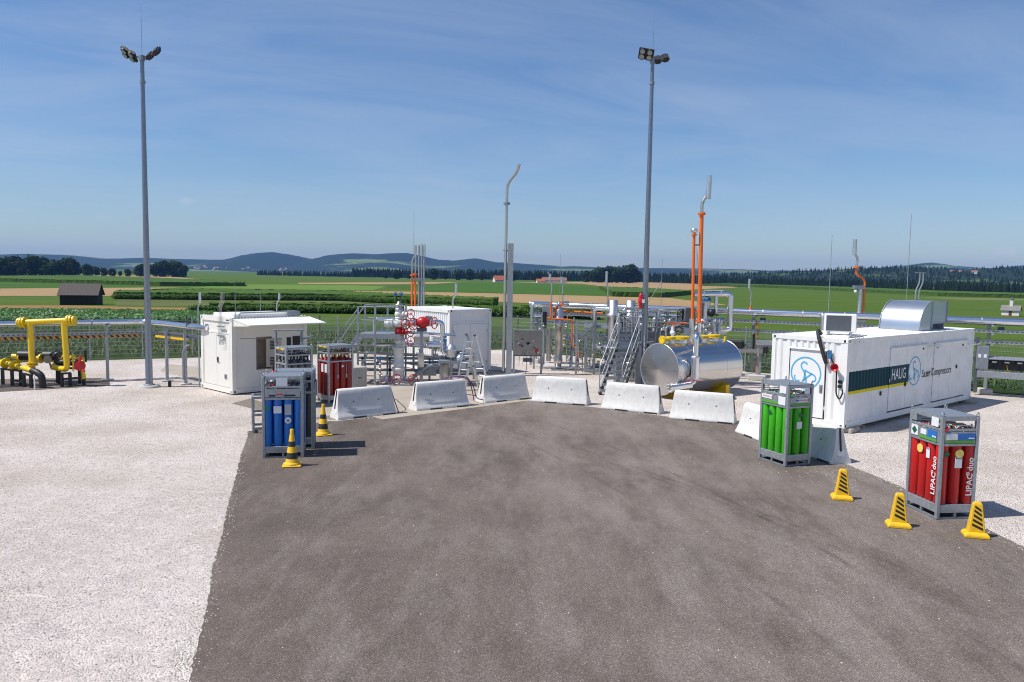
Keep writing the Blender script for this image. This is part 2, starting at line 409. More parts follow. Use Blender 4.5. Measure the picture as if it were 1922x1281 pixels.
corn_m = fmat('maize_leaves', (.055, .11, .014), (.085, .155, .022), None, .25, (1, 1), 0, .35, 3.)
brown_m = fmat('dry_grass_strip', (.30, .17, .06), (.36, .215, .08), (.2, .15, .05), .12, (.4, 1.5), .1, .6, 3.)
pale_m = fmat('pale_stubble', (.15, .17, .05), (.19, .20, .07), None, .05, (.3, 1.5), .4, .3)
bank_m = fmat('rough_grass_bank', (.06, .115, .018), (.085, .14, .024), (.15, .12, .05), .28, (1, 1), 0, 1., 4.)

ground = struct(bm_obj(patch_bm([(-9000, -300), (9000, -300), (9000, 9500), (-9000, 9500)], -.03), 'ground', meadow_m))
ground['label'] = 'green meadow ground rolling away to the horizon'
FIELDS = [
 ('wheat_field', wheat_m, [(-585.8, 1100), (-534, 1207), (-271.6, 723), (-303.6, 718.8), (-429.8, 878.8)], .06, 'far thin strip of ripe wheat before the left grove'),
 ('crop_field', green_m, [(-316.7, 492.6), (-195.7, 442.1), (-156.3, 463.9), (-170.1, 409), (-226.4, 352)], .05, 'green crop strip behind the left wheat field'),
 ('wheat_field', wheat_m, [(-160.4, 249.2), (-133, 265.4), (-172.4, 372.6), (-174.4, 422.7), (-209.1, 369.3), (-220.3, 342.6)], .07, 'tan wheat field behind the dark barn'),
 ('dry_grass', brown_m, [(-98.4, 152.7), (-72.6, 152.3), (-57.1, 150.5), (-63.8, 168.2), (-76.3, 167.1), (-97.4, 174.8), (-112, 169.7)], .05, 'brown strip of dry grass in front of the barn'),
 ('crop_field', bright_m, [(-168.7, 409), (-89.4, 415.2), (-75, 427.8), (-88.7, 558.8), (-128.6, 596.9), (-191.5, 548.8)], .05, 'bright light green field beyond the maize'),
 ('mown_meadow', olive_m, [(-89, 178), (-66.4, 174.9), (-20.5, 151.4), (-3.5, 140.5), (-4.7, 189.7), (-52.6, 244.1), (-112.7, 227.1)], .04, 'olive mown meadow between two maize fields'),
 ('wheat_field', wheat_m, [(-165.8, 616.9), (-113.9, 649.2), (-71.2, 747.4), (-59.9, 967.3), (-94.4, 868.3), (-180.9, 672.9)], .05, 'thin far tan strip left of the vent mast'),
 ('crop_field', green_m, [(-88.7, 558.8), (-45.6, 420.2), (-.7, 399.3), (43.2, 363.8), (75.6, 677), (24.8, 1002), (-64.6, 858)], .06, 'deep green crop field behind the vent mast'),
 ('wheat_field', wheat_m, [(-86.5, 401.7), (-6.3, 253), (21.1, 228.5), (41.7, 216.4), (73.9, 274.4), (70.3, 366), (52.6, 361.6), (-.6, 387.5), (-44.1, 406.5)], .07, 'broad tan wheat strip behind the pipework'),
 ('wheat_field', wheat_m, [(-1.8, 958), (81.3, 958), (85.9, 687), (129.9, 613), (245.4, 871), (360, 1500), (250, 1500), (120, 1300)], .08, 'far wheat field below the dark wood'),
 ('stubble_strip', pale_m, [(258.3, 510.6), (254.1, 454.2), (293.7, 458.3), (336.1, 524.6)], .05, 'pale stubble strip on the right meadow'),
]
for nm, m, poly, off, lab in FIELDS:
    o = struct(bm_obj(patch_bm(poly, off-.03), nm, m)); o['label'] = lab

# leafy plants: bent blades spread from a point; one mesh per field
def blades(name, m, pts, H, nl, L, w, arch=.6, lean=.5, parent=None):
    P = np.array(pts); n = len(P); k = n*nl
    base = np.repeat(P, nl, 0); az = np.random.rand(k)*6.283
    hh = np.random.uniform(.15, 1., k)*H*np.repeat(np.random.uniform(.8, 1.12, n), nl)
    ln = L*np.random.uniform(.7, 1.3, k); dx = np.cos(az); dy = np.sin(az); ww = w*np.random.uniform(.7, 1.3, k)/2
    up_ = np.random.uniform(.2, .9, k)*arch
    b0 = base+np.stack([0*hh, 0*hh, hh*.75], 1)
    mid = b0+np.stack([dx*ln*.5, dy*ln*.5, up_*ln], 1)
    tip = b0+np.stack([dx*ln, dy*ln, up_*ln*(1-lean*2*np.random.rand(k))], 1)
    sd = np.stack([-dy*ww, dx*ww, 0*ww], 1)
    V = np.stack([b0-sd*.5, b0+sd*.5, mid+sd, mid-sd, tip], 1).reshape(-1, 3)
    i = np.arange(k)*5
    F = np.concatenate([np.stack([i, i+1, i+2, i+3], 1)], 0).tolist()+np.stack([i+3, i+2, i+4], 1).tolist()
    me = bpy.data.meshes.new(name); me.from_pydata(V.tolist(), [], F); me.materials.append(m); me.update()
    o = bpy.data.objects.new(name, me); COL.objects.link(o)
    if parent is not None: o.parent = parent
    return o
leafm = pmat('maize_blade', (.085, .175, .022), .55, 0, .35, .9, trans=.4)
leafm2 = pmat('beet_leaf', (.06, .17, .018), .5, 0, .4, .7, trans=.25)
scrubm = pmat('scrub_blade', (.085, .145, .026), .7, 0, .5, .35, dirt=(.20, .135, .065), dscale=.3, damt=.85, trans=.2)
def inside(poly, x, y):
    c = False; n = len(poly); j = n-1
    for i in range(n):
        if (poly[i][1] > y) != (poly[j][1] > y) and x < (poly[j][0]-poly[i][0])*(y-poly[i][1])/(poly[j][1]-poly[i][1])+poly[i][0]: c = not c
        j = i
    return c
def scatter(poly, n, jit=None):
    xs = [p[0] for p in poly]; ys = [p[1] for p in poly]; out = []
    while len(out) < n:
        x = random.uniform(min(xs), max(xs)); y = random.uniform(min(ys), max(ys))
        if inside(poly, x, y): out.append((x, y, tz(x, y)-.03))
    return out
def corn(poly, h, cuts, lab, front=None, nfront=0):
    """standing maize: uneven canopy sheet, a leafy skirt down to the ground, and single plants along the near edge"""
    bm = patch_bm(poly, h-.03, cuts)
    for v in bm.verts: v.co.z += random.uniform(-.2, .2)
    o = bm_obj(bm, 'maize_field', corn_m); stuff(o, lab, 'maize field')
    sk_ = MB(); n = len(poly)
    for i in range(n):
        p, q = poly[i], poly[(i+1) % n]; L = math.dist(p, q); k = max(1, int(L/1.2)); pr = None
        for j in range(k+1):
            x = p[0]+(q[0]-p[0])*j/k; y = p[1]+(q[1]-p[1])*j/k; z = tz(x, y); cur = ((x, y, z-.1), (x+random.uniform(-.3, .3), y+random.uniform(-.3, .3), z+h+random.uniform(-.25, .3)))
            if pr: sk_.add([pr[0], cur[0], cur[1], pr[1]], [(0, 1, 2, 3)])
            pr = cur
    sk_.build('maize_edge', corn_m, o)['kind'] = 'stuff'
    if nfront:
        pts = []
        for (a, b, dep) in front:
            d = Vector((b[0]-a[0], b[1]-a[1])); nrm = Vector((-d.y, d.x)).normalized()
            for _ in range(int(nfront*d.length)):
                t = random.random(); q = .3-random.random()*2.4
                x = a[0]+d.x*t+nrm.x*q; y = a[1]+d.y*t+nrm.y*q; pts.append((x, y, tz(x, y)-.03))
        c = blades('maize_plants', leafm, pts, h*.85, 8, 1.0, .16); c.parent = o; c['kind'] = 'stuff'
    return o
corn([(-328.3, 510.6), (-202.2, 457), (-162.1, 480.9), (-179.3, 534.2), (-226.2, 602.3), (-336.2, 716.7), (-440.9, 812.9), (-415.9, 647.2)], 2.2, 16, 'dark maize field below the left grove')
corn([(-116.5, 232.6), (-87.7, 233.3), (-52.6, 244.1), (-4.8, 189.1), (-3.9, 217.1), (-67.5, 313.1), (-113.5, 302), (-131.2, 266.2)], 2.0, 6, 'long dark maize field behind the white containers',
     [((-116.5, 232.6), (-87.7, 233.3), 5), ((-87.7, 233.3), (-52.6, 244.1), 5), ((-52.6, 244.1), (-4.8, 189.1), 5)], 16)
corn([(-53.1, 140), (-44, 142.1), (-19, 140.5), (-2.7, 128.4), (12, 120), (14, 127), (-3, 140.5), (-20.5, 151.4), (-59.4, 156.5)], 1.55, 3, 'near maize rows right behind the office container',
     [((-57, 141), (-44, 142.1), 6), ((-44, 142.1), (-19, 140.5), 6), ((-19, 140.5), (-2.7, 128.4), 6), ((-2.7, 128.4), (12, 120), 5)], 24)
corn([(63.9, 589.8), (45.9, 366), (67.5, 363.8), (103, 457), (92.9, 540.6)], 2.2, 12, 'dark maize patch right of the tall lamp')
corn([(224.7, 970), (297.7, 897), (298.5, 701.8), (301, 565.5), (348.4, 543.8), (410.8, 641), (373.5, 701.8), (400, 941), (409, 1233), (357.8, 1286)], 2.4, 16, 'long dark maize band below the right wood')
beet = [(-66, 88), (-50.7, 94), (-37, 97), (-50, 134), (-71.3, 141), (-100, 142), (-85, 110)]
o = blades('beet_field', leafm2, scatter(beet, 9000), .55, 4, .6, .28); stuff(o, 'leafy green beet field beyond the left fence', 'crop')
bank = [(-34, 35), (-24, 37.5), (-16, 41.3), (-.6, 48.2), (-1, 60), (-30, 72), (-60, 70), (-50, 45)]
o = blades('rough_grass', scrubm, scatter(bank, 9000), .3, 4, .4, .06, 1.2); stuff(o, 'rough green and brown scrub outside the left fence', 'grass')
bank2 = [(-.4, 47.6), (11, 38.8), (21, 32.4), (30, 26.8), (48, 40), (20, 62), (4, 66)]
o = blades('verge_grass', pmat('verge_blade', (.055, .12, .018), .6, 0, .4, .5, trans=.2), scatter(bank2, 9000), .22, 4, .35, .05, 1.2); stuff(o, 'fresh green verge grass outside the right fence', 'grass')
struct(bm_obj(patch_bm([(-70, 14), (-24, 36.2), (-16, 40), (-.65, 46.95), (11, 38.2), (20, 31.8), (34, 21), (70, 30), (30, 75), (-10, 92), (-45, 92), (-90, 60)], .0-.025), 'grass_bank', bank_m))['label'] = 'rough grass bank around the fenced yard'

# hills
def hill(name, prof, Yr, Yf, Yb, base, m, label, rough=3., step=.004, amp=1.):
    ks = np.arange(prof[0][0], prof[-1][0], step); hs = np.interp(ks, [p[0] for p in prof], [p[1] for p in prof])
    nz = np.convolve(np.random.randn(len(ks)+8), np.ones(5)/5, 'same')[4:-4]*rough
    hs = np.maximum(hs+nz, base+1)
    rows = [(Yf, 0.), (Yf+(Yr-Yf)*.3, .2), (Yf+(Yr-Yf)*.6, .56), (Yf+(Yr-Yf)*.85, .9), (Yr, 1.), (Yr+(Yb-Yr)*.5, .6), (Yb, 0.)]
    vs = []; fs = []; n = len(ks)
    for Y, q in rows:
        wob = np.convolve(np.random.randn(n+20), np.ones(21)/21, 'valid')*.12*(0 < q < 1)
        for k, h, w in zip(ks, hs, wob): vs.append((k*Yr*(.75+.25*Y/Yr), Y, base+(h-base)*min(1, max(0, q+w))))
    for j in range(len(rows)-1):
        for i in range(n-1): fs.append((j*n+i, j*n+i+1, (j+1)*n+i+1, (j+1)*n+i))
    mb = MB(); mb.add(vs, fs, True); o = struct(mb.build(name, m)); o['label'] = label; return o
def hillmat(name, c1, c2, c3, sc):
    m = fmat(name, c1, c2, None, sc, (.6, 1), 0, 1., sc*12)
    r = [n for n in m.node_tree.nodes if n.type == 'VALTORGB'][0].color_ramp
    r.elements[0].position = .3; r.elements[1].position = .555
    e = r.elements.new(.585); e.color = (*c3, 1)
    return m
FAR = [(-.777, 54), (-.643, 75), (-.603, 83), (-.556, 80), (-.509, 57), (-.462, 66), (-.409, 63), (-.362, 64), (-.348, 73), (-.328, 107), (-.302, 128), (-.275, 105), (-.248, 80), (-.228, 114), (-.201, 128), (-.175, 123), (-.134, 139), (-.114, 117), (-.094, 91), (-.074, 85), (-.047, 110), (-.021, 79), (.013, 74), (.06, 59), (.126, 54), (.193, 56), (.26, 59), (.314, 53), (.374, 55), (.441, 74), (.494, 115), (.521, 134), (.548, 113), (.595, 97), (.643, 126), (.762, 130)]
hill('hills', FAR, 6000, 4200, 7200, -22, hillmat('hill_forest', (.016, .03, .02), (.024, .044, .026), (.17, .22, .08), .0026), 'range of hazy blue wooded hills along the horizon', 2.0)
NEAR = [(.16, -8), (.227, 7), (.28, 10), (.327, 17.8), (.374, 24.3), (.427, 32.3), (.481, 38), (.521, 38), (.538, 30), (.555, 27.5), (.575, 37.5), (.608, 42), (.643, 40.2), (.762, 41.6), (.86, 40)]
hill('wooded_hill', NEAR, 2300, 1500, 2900, -14, hillmat('dark_hill_forest', (.014, .026, .012), (.022, .04, .016), (.09, .14, .035), .004), 'low dark wooded hill behind the right meadow', .8)

# forests
def conifer(h, w, tiers=7, n=7):
    vs = []; fs = []
    for t in range(tiers):
        z0 = h*(.06+.9*t/tiers); z1 = min(h, z0+h*.3); r = w*(1-t/tiers)**.85*random.uniform(.85, 1.15); o = len(vs); a = random.random()*6
        vs.append((0, 0, z1))
        for i in range(n*2):
            rr = r*(1 if i % 2 else .5)*random.uniform(.8, 1.2); q = a+math.pi*i/n
            vs.append((rr*math.cos(q), rr*math.sin(q), z0-(.04*h if i % 2 else 0)))
        fs += [(o, o+1+i, o+1+(i+1) % (2*n)) for i in range(2*n)]
    return np.array(vs), np.array(fs)
def leafball(n, rx, rz, sz, zc, lobes):
    """crown of loose leaf clumps spread through several lobes"""
    cs = []
    for k in range(lobes):
        a = random.random()*6.283; q = random.uniform(.1, .66); zq = random.uniform(-.78, .66)
        cs.append((rx*q*math.cos(a), rx*q*math.sin(a), zc+rz*zq, random.uniform(.34, .52)))
    V = []; F = []
    for i in range(n):
        c = random.choice(cs); d = Vector(np.random.randn(3)).normalized()*random.uniform(.72, 1.05)
        p = Vector((c[0]+d.x*rx*c[3], c[1]+d.y*rx*c[3], c[2]+d.z*rz*c[3]))
        nrm = (d+Vector(np.random.randn(3))*.55).normalized(); x, y, _ = basis(nrm); s = sz*random.uniform(.6, 1.4); o = len(V)
        V += [p+x*s*random.uniform(.6, 1), p+y*s*random.uniform(.6, 1), p-x*s*random.uniform(.6, 1), p-y*s*random.uniform(.6, 1)]; F.append((o, o+1, o+2, o+3))
    return V, F
firm = pmat('spruce_needles', (.016, .032, .013), .8, 0, .5, .05, spec=.1)
crownm = pmat('broadleaf_foliage', (.024, .046, .013), .75, 0, .5, .12, spec=.15, trans=.15)
crownm2 = pmat('light_broadleaf_foliage', (.035, .065, .017), .75, 0, .5, .12, spec=.15, trans=.15)
bark = pmat('bark', (.06, .045, .03), .9, 0, .2, 2)
CV = [conifer(1, .2) for _ in range(5)]
def forest(name, lab, spots):
    Vs = []; Fs = []; o = 0
    for (x, y, h, z) in spots:
        v, f = CV[random.randrange(5)]; a = random.random()*6.28; c, s = math.cos(a), math.sin(a)
        q = v*h; V = np.stack([q[:, 0]*c-q[:, 1]*s+x, q[:, 0]*s+q[:, 1]*c+y, q[:, 2]+z], 1); Vs.append(V); Fs.append(f+o); o += len(v)
    me = bpy.data.meshes.new(name); me.from_pydata(np.concatenate(Vs).tolist(), [], np.concatenate(Fs).tolist()); me.materials.append(firm)
    ob = bpy.data.objects.new(name, me); COL.objects.link(ob); stuff(ob, lab, 'forest'); return ob
def along(line, n, dep, h0, h1):
    out = []; L = [math.dist(line[i], line[i+1]) for i in range(len(line)-1)]
    for _ in range(n):
        i = random.choices(range(len(L)), L)[0]; t = random.random(); a, b = line[i], line[i+1]
        d = random.random()**1.4*dep; k = 1+d/math.hypot(a[0], a[1])
        x = (a[0]+(b[0]-a[0])*t)*k; y = (a[1]+(b[1]-a[1])*t)*k; out.append((x, y, random.uniform(h0, h1), tz(x, y)-.3))
    return out
forest('spruce_forest', 'dark spruce wood along the right edge of the fields', along([(230, 1560), (300, 1345), (365, 1080), (431, 880), (510, 815), (640, 760)], 1500, 120, 8, 14))
forest('spruce_forest', 'distant dark spruce wood behind the central wheat strips', along([(-330, 1640), (-200, 1600), (0, 1500), (140, 1450), (300, 1500), (420, 1560)], 1300, 200, 13, 22))
forest('spruce_forest', 'low dark tree line in the valley left of centre', along([(-560, 1750), (-430, 1700), (-330, 1640)], 260, 120, 7, 14))
sp = []
while len(sp) < 2600:
    k = random.uniform(.25, .8); q = random.random(); Y = 1500+800*q
    h = np.interp(k, [p[0] for p in NEAR], [p[1] for p in NEAR])
    zq = np.interp(q, [0, .3, .6, .85, 1], [0, .2, .56, .9, 1])
    if .53 < k < .565 and .6 < q < .97: continue
    sp.append((k*2300*(.75+.25*Y/2300), Y, random.uniform(9, 14), -14+(h+14)*zq-2))
forest('spruce_forest', 'spruce wood covering the low right hill', sp)

# single broadleaf trees far off: trunk with limbs, crown of leaf clumps
def make_tree(lab, h, rx, m, group, n=1500):
    t = thing('broadleaf_tree', lab, 'tree', group=group)
    mb = MB(); mb.cyl((0, 0, -.5), (0, 0, h*.45), h*.022, h*.014, 7)
    for k in range(5):
        a = k*1.3; mb.cyl((0, 0, h*(.25+.05*k)), (rx*.6*math.cos(a), rx*.6*math.sin(a), h*(.5+.07*k)), h*.012, h*.004, 5)
    mb.build('trunk', bark, t)
    V, F = leafball(n, rx, h*.52, h*.05, h*.5, 14); c = MB(); c.add(V, F); c.build('crown', m, t)
    return t
GL = 'dark broadleaf tree in the grove at the far left edge of the fields'
protoA = [make_tree(GL, 22, 9, crownm, 'grove at the left edge'), make_tree(GL, 19, 8, crownm, 'grove at the left edge'), make_tree(GL, 23, 10.5, crownm2, 'grove at the left edge')]
used = set()
def put_tree(i, k, Y, sc, lab, grp):
    t = protoA[i] if i not in used else copy_tree(protoA[i]); used.add(i)
    x = k*Y; t.location = (x, Y, tz(x, Y)-.2); t.rotation_euler = (0, 0, random.random()*6.28); t.scale = (sc*random.uniform(.95, 1.2), sc*.95, sc*.88)
    t['label'] = lab; t['group'] = grp
for i, (k, Y, sc) in enumerate([(-.66, 820, .85), (-.648, 830, .95), (-.636, 850, 1.), (-.622, 860, 1.08), (-.61, 870, 1.02), (-.598, 860, 1.15), (-.588, 880, 1.05), (-.574, 890, 1.12), (-.562, 900, 1.1), (-.552, 900, .95), (-.545, 930, .8), (-.63, 880, 1.05), (-.603, 900, 1.1), (-.57, 930, 1.1), (-.58, 850, .8), (-.615, 840, .8), (-.645, 870, 1.)]):
    put_tree(i % 3, k, Y, sc, GL, 'grove at the left edge')
for i, (k, Y, sc) in enumerate([(-.534, 980, .75), (-.522, 990, .72), (-.512, 1000, .55), (-.502, 1010, .5), (-.492, 1010, .42), (-.482, 1000, .5), (-.53, 1010, .7)]):
    put_tree(i % 3, k, Y, sc, 'small tree in the low gap between the two left groves', 'low trees between the groves')
for i, (k, Y, sc) in enumerate([(-.468, 1010, .75), (-.457, 1010, .95), (-.446, 1020, 1.), (-.436, 1020, 1.05), (-.426, 1030, 1.1), (-.417, 1030, 1.05), (-.412, 1040, .8), (-.44, 1050, 1.08), (-.421, 1060, 1.1), (-.462, 1040, .85)]):
    put_tree(i % 3, k, Y, sc, 'dark broadleaf tree in the grove behind the left lamp post', 'grove behind the lamp post')
for i, (k, Y, sc) in enumerate([(-.145, 1260, .75), (-.13, 1270, .85), (-.115, 1250, .95), (-.1, 1260, .9), (-.085, 1280, .95), (-.07, 1260, .85), (-.055, 1270, .9), (-.04, 1200, .75), (.0, 1260, .85), (.03, 1250, .8), (-.16, 1280, .6)]):
    put_tree(i % 3, k, Y, sc, 'rounded green tree in the line beside the red roofed farm', 'trees beside the farm')
for i, (k, Y, sc) in enumerate([(.092, 1200, .9), (.1, 1190, 1.05), (.11, 1200, 1.2), (.12, 1200, 1.25), (.13, 1190, 1.35), (.14, 1200, 1.4), (.149, 1210, 1.45), (.155, 1220, 1.2), (.125, 1230, 1.3), (.105, 1230, 1.1)]):
    put_tree(i % 3, k, Y, sc, 'tall broadleaf tree in the clump left of the tall lamp post', 'tall clump of trees at centre right')
ORD = ['leftmost', 'second', 'third', 'fourth', 'fifth', 'sixth', 'seventh', 'eighth', 'ninth', 'tenth', 'eleventh', 'twelfth', 'thirteenth', 'fourteenth', 'fifteenth', 'sixteenth', 'seventeenth']
for g_, ph in (('grove at the left edge', 'dark broadleaf tree from the left in the big left grove'), ('low trees between the groves', 'small tree from the left in the gap between the groves'), ('grove behind the lamp post', 'dark tree from the left in the grove behind the lamp post'), ('trees beside the farm', 'rounded tree from the left in the line beside the farm'), ('tall clump of trees at centre right', 'tall tree from the left in the clump by the right lamp')):
    ts = sorted([o for o in bpy.data.objects if o.get('group') == g_], key=lambda o: o.location.x/o.location.y)
    for i_, o in enumerate(ts): o['label'] = ORD[i_]+' '+(ph if i_ else ph.replace(' from the left', ''))
put_tree(2, .658, 228, .28, 'small round tree beside the white chapel', 'tree beside the chapel')

# barn, farms, chapel
barn_w = pmat('charred_barn_boards', (.022, .018, .016), .85, 0, .3, 3, .3, 12)
barn_r = pmat('weathered_shingle_roof', (.10, .085, .078), .9, 0, .2, 3, .5, 9)
def gable_house(t, L, D, he, hr, wm_, rm, over=.35):
    w = MB(); w.prism([(-D/2, 0), (D/2, 0), (D/2, he), (0, hr-.12), (-D/2, he)], -L/2, L/2, lambda a, b, c: (c, a, b)); w.build('wall', wm_, t)
    sl = (hr-he)/(D/2); r = MB()
    for s in (-1, 1):
        y1 = s*(D/2+over); z1 = he-sl*over
        r.prism([(0, hr), (y1, z1), (y1, z1+.14), (0, hr+.14)], -L/2-over, L/2+over, lambda a, b, c: (c, a, b))
    return r.build('roof', rm, t)
bz = tz(-98.5, 182)-.05
barn = thing('hay_barn', 'small dark wooden hay barn with grey shingle roof in the field', 'barn', (-98.5, 182, bz), R(14))
gable_house(barn, 7.6, 5.2, 2.55, 4.75, barn_w, barn_r, .45)
bd = MB().b2((-3.79, -2.63, .05), (3.79, -2.605, 2.5)); bd.v = bd.v
for k in range(19): MB().b2((-3.78+k*.4, -2.66-.01*(k % 2), .1), (-3.42+k*.4, -2.61, 2.5)).build('board', barn_w, barn)
MB().b2((3.805, -.9, .1), (3.84, .5, 2.1)).build('door', barn_w, barn)
plaster = pmat('white_plaster', (.72, .70, .66), .8, 0, .05, .5)
tile_r = pmat('red_tile_roof', (.38, .11, .055), .85, 0, .2, .8, .3, 3)
tile_b = pmat('faded_brown_tile_roof', (.28, .13, .10), .85, 0, .2, .8, .3, 3)
def farm(nm, lab, x, Y, rz, L, D, he, hr, rm, nw):
    t = thing(nm, lab, 'farmhouse', (x, Y, tz(x, Y)-.1), rz); gable_house(t, L, D, he, hr, plaster, rm, .7)
    for k in range(nw):
        xx = -L/2+L*(k+.5)/nw
        p = MB().b2((xx-.5, -D/2-.06, he*.45), (xx+.5, -D/2-.01, he*.45+1.3)).build('window', glass, t)
    return t
farm('farmhouse', 'farmhouse with steep red tiled roof among distant trees', -18, 1010, R(20), 13, 10, 3.2, 8.2, tile_r, 5)
farm('farmhouse', 'long white farmhouse with faded brown roof before the wood', 52, 1010, R(4), 30, 9, 4., 7., tile_b, 8)
farm('farmhouse', 'small red roofed shed left of the long farmhouse', 34, 1000, R(10), 9, 7, 2.5, 5, tile_r, 2)
ch = thing('chapel', 'tiny white roadside chapel with red capped turret at the right edge', 'chapel', (139.5, 223, tz(139.5, 223)-.05), R(-38))
gable_house(ch, 4.2, 3.4, 1.7, 2.9, plaster, pmat('grey_tile_roof', (.2, .19, .18), .8, 0, .15, 2), .3)
MB().b2((-.42, -.42, 2.2), (.42, .42, 4.6)).build('turret', plaster, ch)
MB().lathe([(.62, 4.6), (.58, 4.75), (0, 5.3)], n=8, smooth=False).build('turret_roof', slate, ch)
MB().b2((-2.13, -1.73, 0), (2.13, 1.73, .22)).build('plinth', pmat('red_plinth', (.4, .08, .06), .8), ch)
MB().b2((-.35, -1.76, 0.2), (.35, -1.74, 1.5)).build('door', pmat('brown_door', (.1, .05, .03), .7), ch)
# far villages: pale houses in the valley and on the hill
def hamlet(lab, spots, grp):
    p = None
    for (x, y, z, s) in spots:
        if p is None:
            p = thing('village_house', lab, 'house', group=grp); gable_house(p, 14, 10, 5, 9, plaster, tile_b, .6); t = p
        else: t = copy_tree(p)
        t.location = (x, y, z); t.rotation_euler = (0, 0, random.uniform(-.8, .8)); t.scale = (s, s, s)
hamlet('tiny pale house of the distant village below the blue hills', [(random.uniform(-.42, -.29)*4300, random.uniform(4250, 4750), random.uniform(-14, 6), random.uniform(.7, 1.2)) for _ in range(22)], 'distant village houses')
hamlet('tiny white farm in the clearing on the low right hill', [(.549*2150+dx, 2110+dy, 22, 1.) for dx, dy in ((-20, 0), (12, 20), (42, 10))], 'farms on the right hill')

# ------------------------------------------------------------------ yard surfaces
def gravel_mat():
    m = bpy.data.materials.new('white_gravel'); m.use_nodes = True; t = m.node_tree; b = t.nodes['Principled BSDF']
    b.inputs['Roughness'].default_value = .92; b.inputs['Specular IOR Level'].default_value = .2
    co = N(t, 'ShaderNodeTexCoord')
    v = N(t, 'ShaderNodeTexVoronoi'); v.inputs['Scale'].default_value = 42; v.inputs['Randomness'].default_value = 1
    t.links.new(co.outputs['Object'], v.inputs['Vector'])
    sp_ = N(t, 'ShaderNodeSeparateColor'); t.links.new(v.outputs['Color'], sp_.inputs[0])
    r = N(t, 'ShaderNodeValToRGB'); e = r.color_ramp.elements
    e[0].position = 0; e[0].color = (.24, .20, .18, 1); e[1].position = 1; e[1].color = (.86, .78, .715, 1)
    q = e.new(.09); q.color = (.56, .49, .44, 1); q = e.new(.5); q.color = (.77, .69, .63, 1)
    t.links.new(sp_.outputs[0], r.inputs[0])
    n = N(t, 'ShaderNodeTexNoise'); n.inputs['Scale'].default_value = .35; n.inputs['Detail'].default_value = 9; n.inputs['Roughness'].default_value = .6
    t.links.new(co.outputs['Object'], n.inputs['Vector'])
    nr = N(t, 'ShaderNodeValToRGB'); nr.color_ramp.elements[0].position = .3; nr.color_ramp.elements[1].position = .62
    nr.color_ramp.elements[0].color = (.74, .71, .66, 1); nr.color_ramp.elements[1].color = (1, 1, 1, 1)
    t.links.new(n.outputs[0], nr.inputs[0])
    mx = N(t, 'ShaderNodeMixRGB', blend_type='MULTIPLY'); mx.inputs[0].default_value = 1
    t.links.new(r.outputs[0], mx.inputs[1]); t.links.new(nr.outputs[0], mx.inputs[2]); t.links.new(mx.outputs[0], b.inputs['Base Color'])
    v2 = N(t, 'ShaderNodeTexVoronoi'); v2.inputs['Scale'].default_value = 42; t.links.new(co.outputs['Object'], v2.inputs['Vector'])
    bp = N(t, 'ShaderNodeBump', invert=True); bp.inputs['Strength'].default_value = 1.; bp.inputs['Distance'].default_value = .03
    t.links.new(v2.outputs['Distance'], bp.inputs['Height'])
    b2_ = N(t, 'ShaderNodeBump'); b2_.inputs['Strength'].default_value = .5; b2_.inputs['Distance'].default_value = .06
    n2 = N(t, 'ShaderNodeTexNoise'); n2.inputs['Scale'].default_value = 5; n2.inputs['Detail'].default_value = 4
    t.links.new(co.outputs['Object'], n2.inputs['Vector'])
    t.links.new(n2.outputs[0], b2_.inputs['Height']); t.links.new(bp.outputs[0], b2_.inputs['Normal']); t.links.new(b2_.outputs[0], b.inputs['Normal'])
    return m
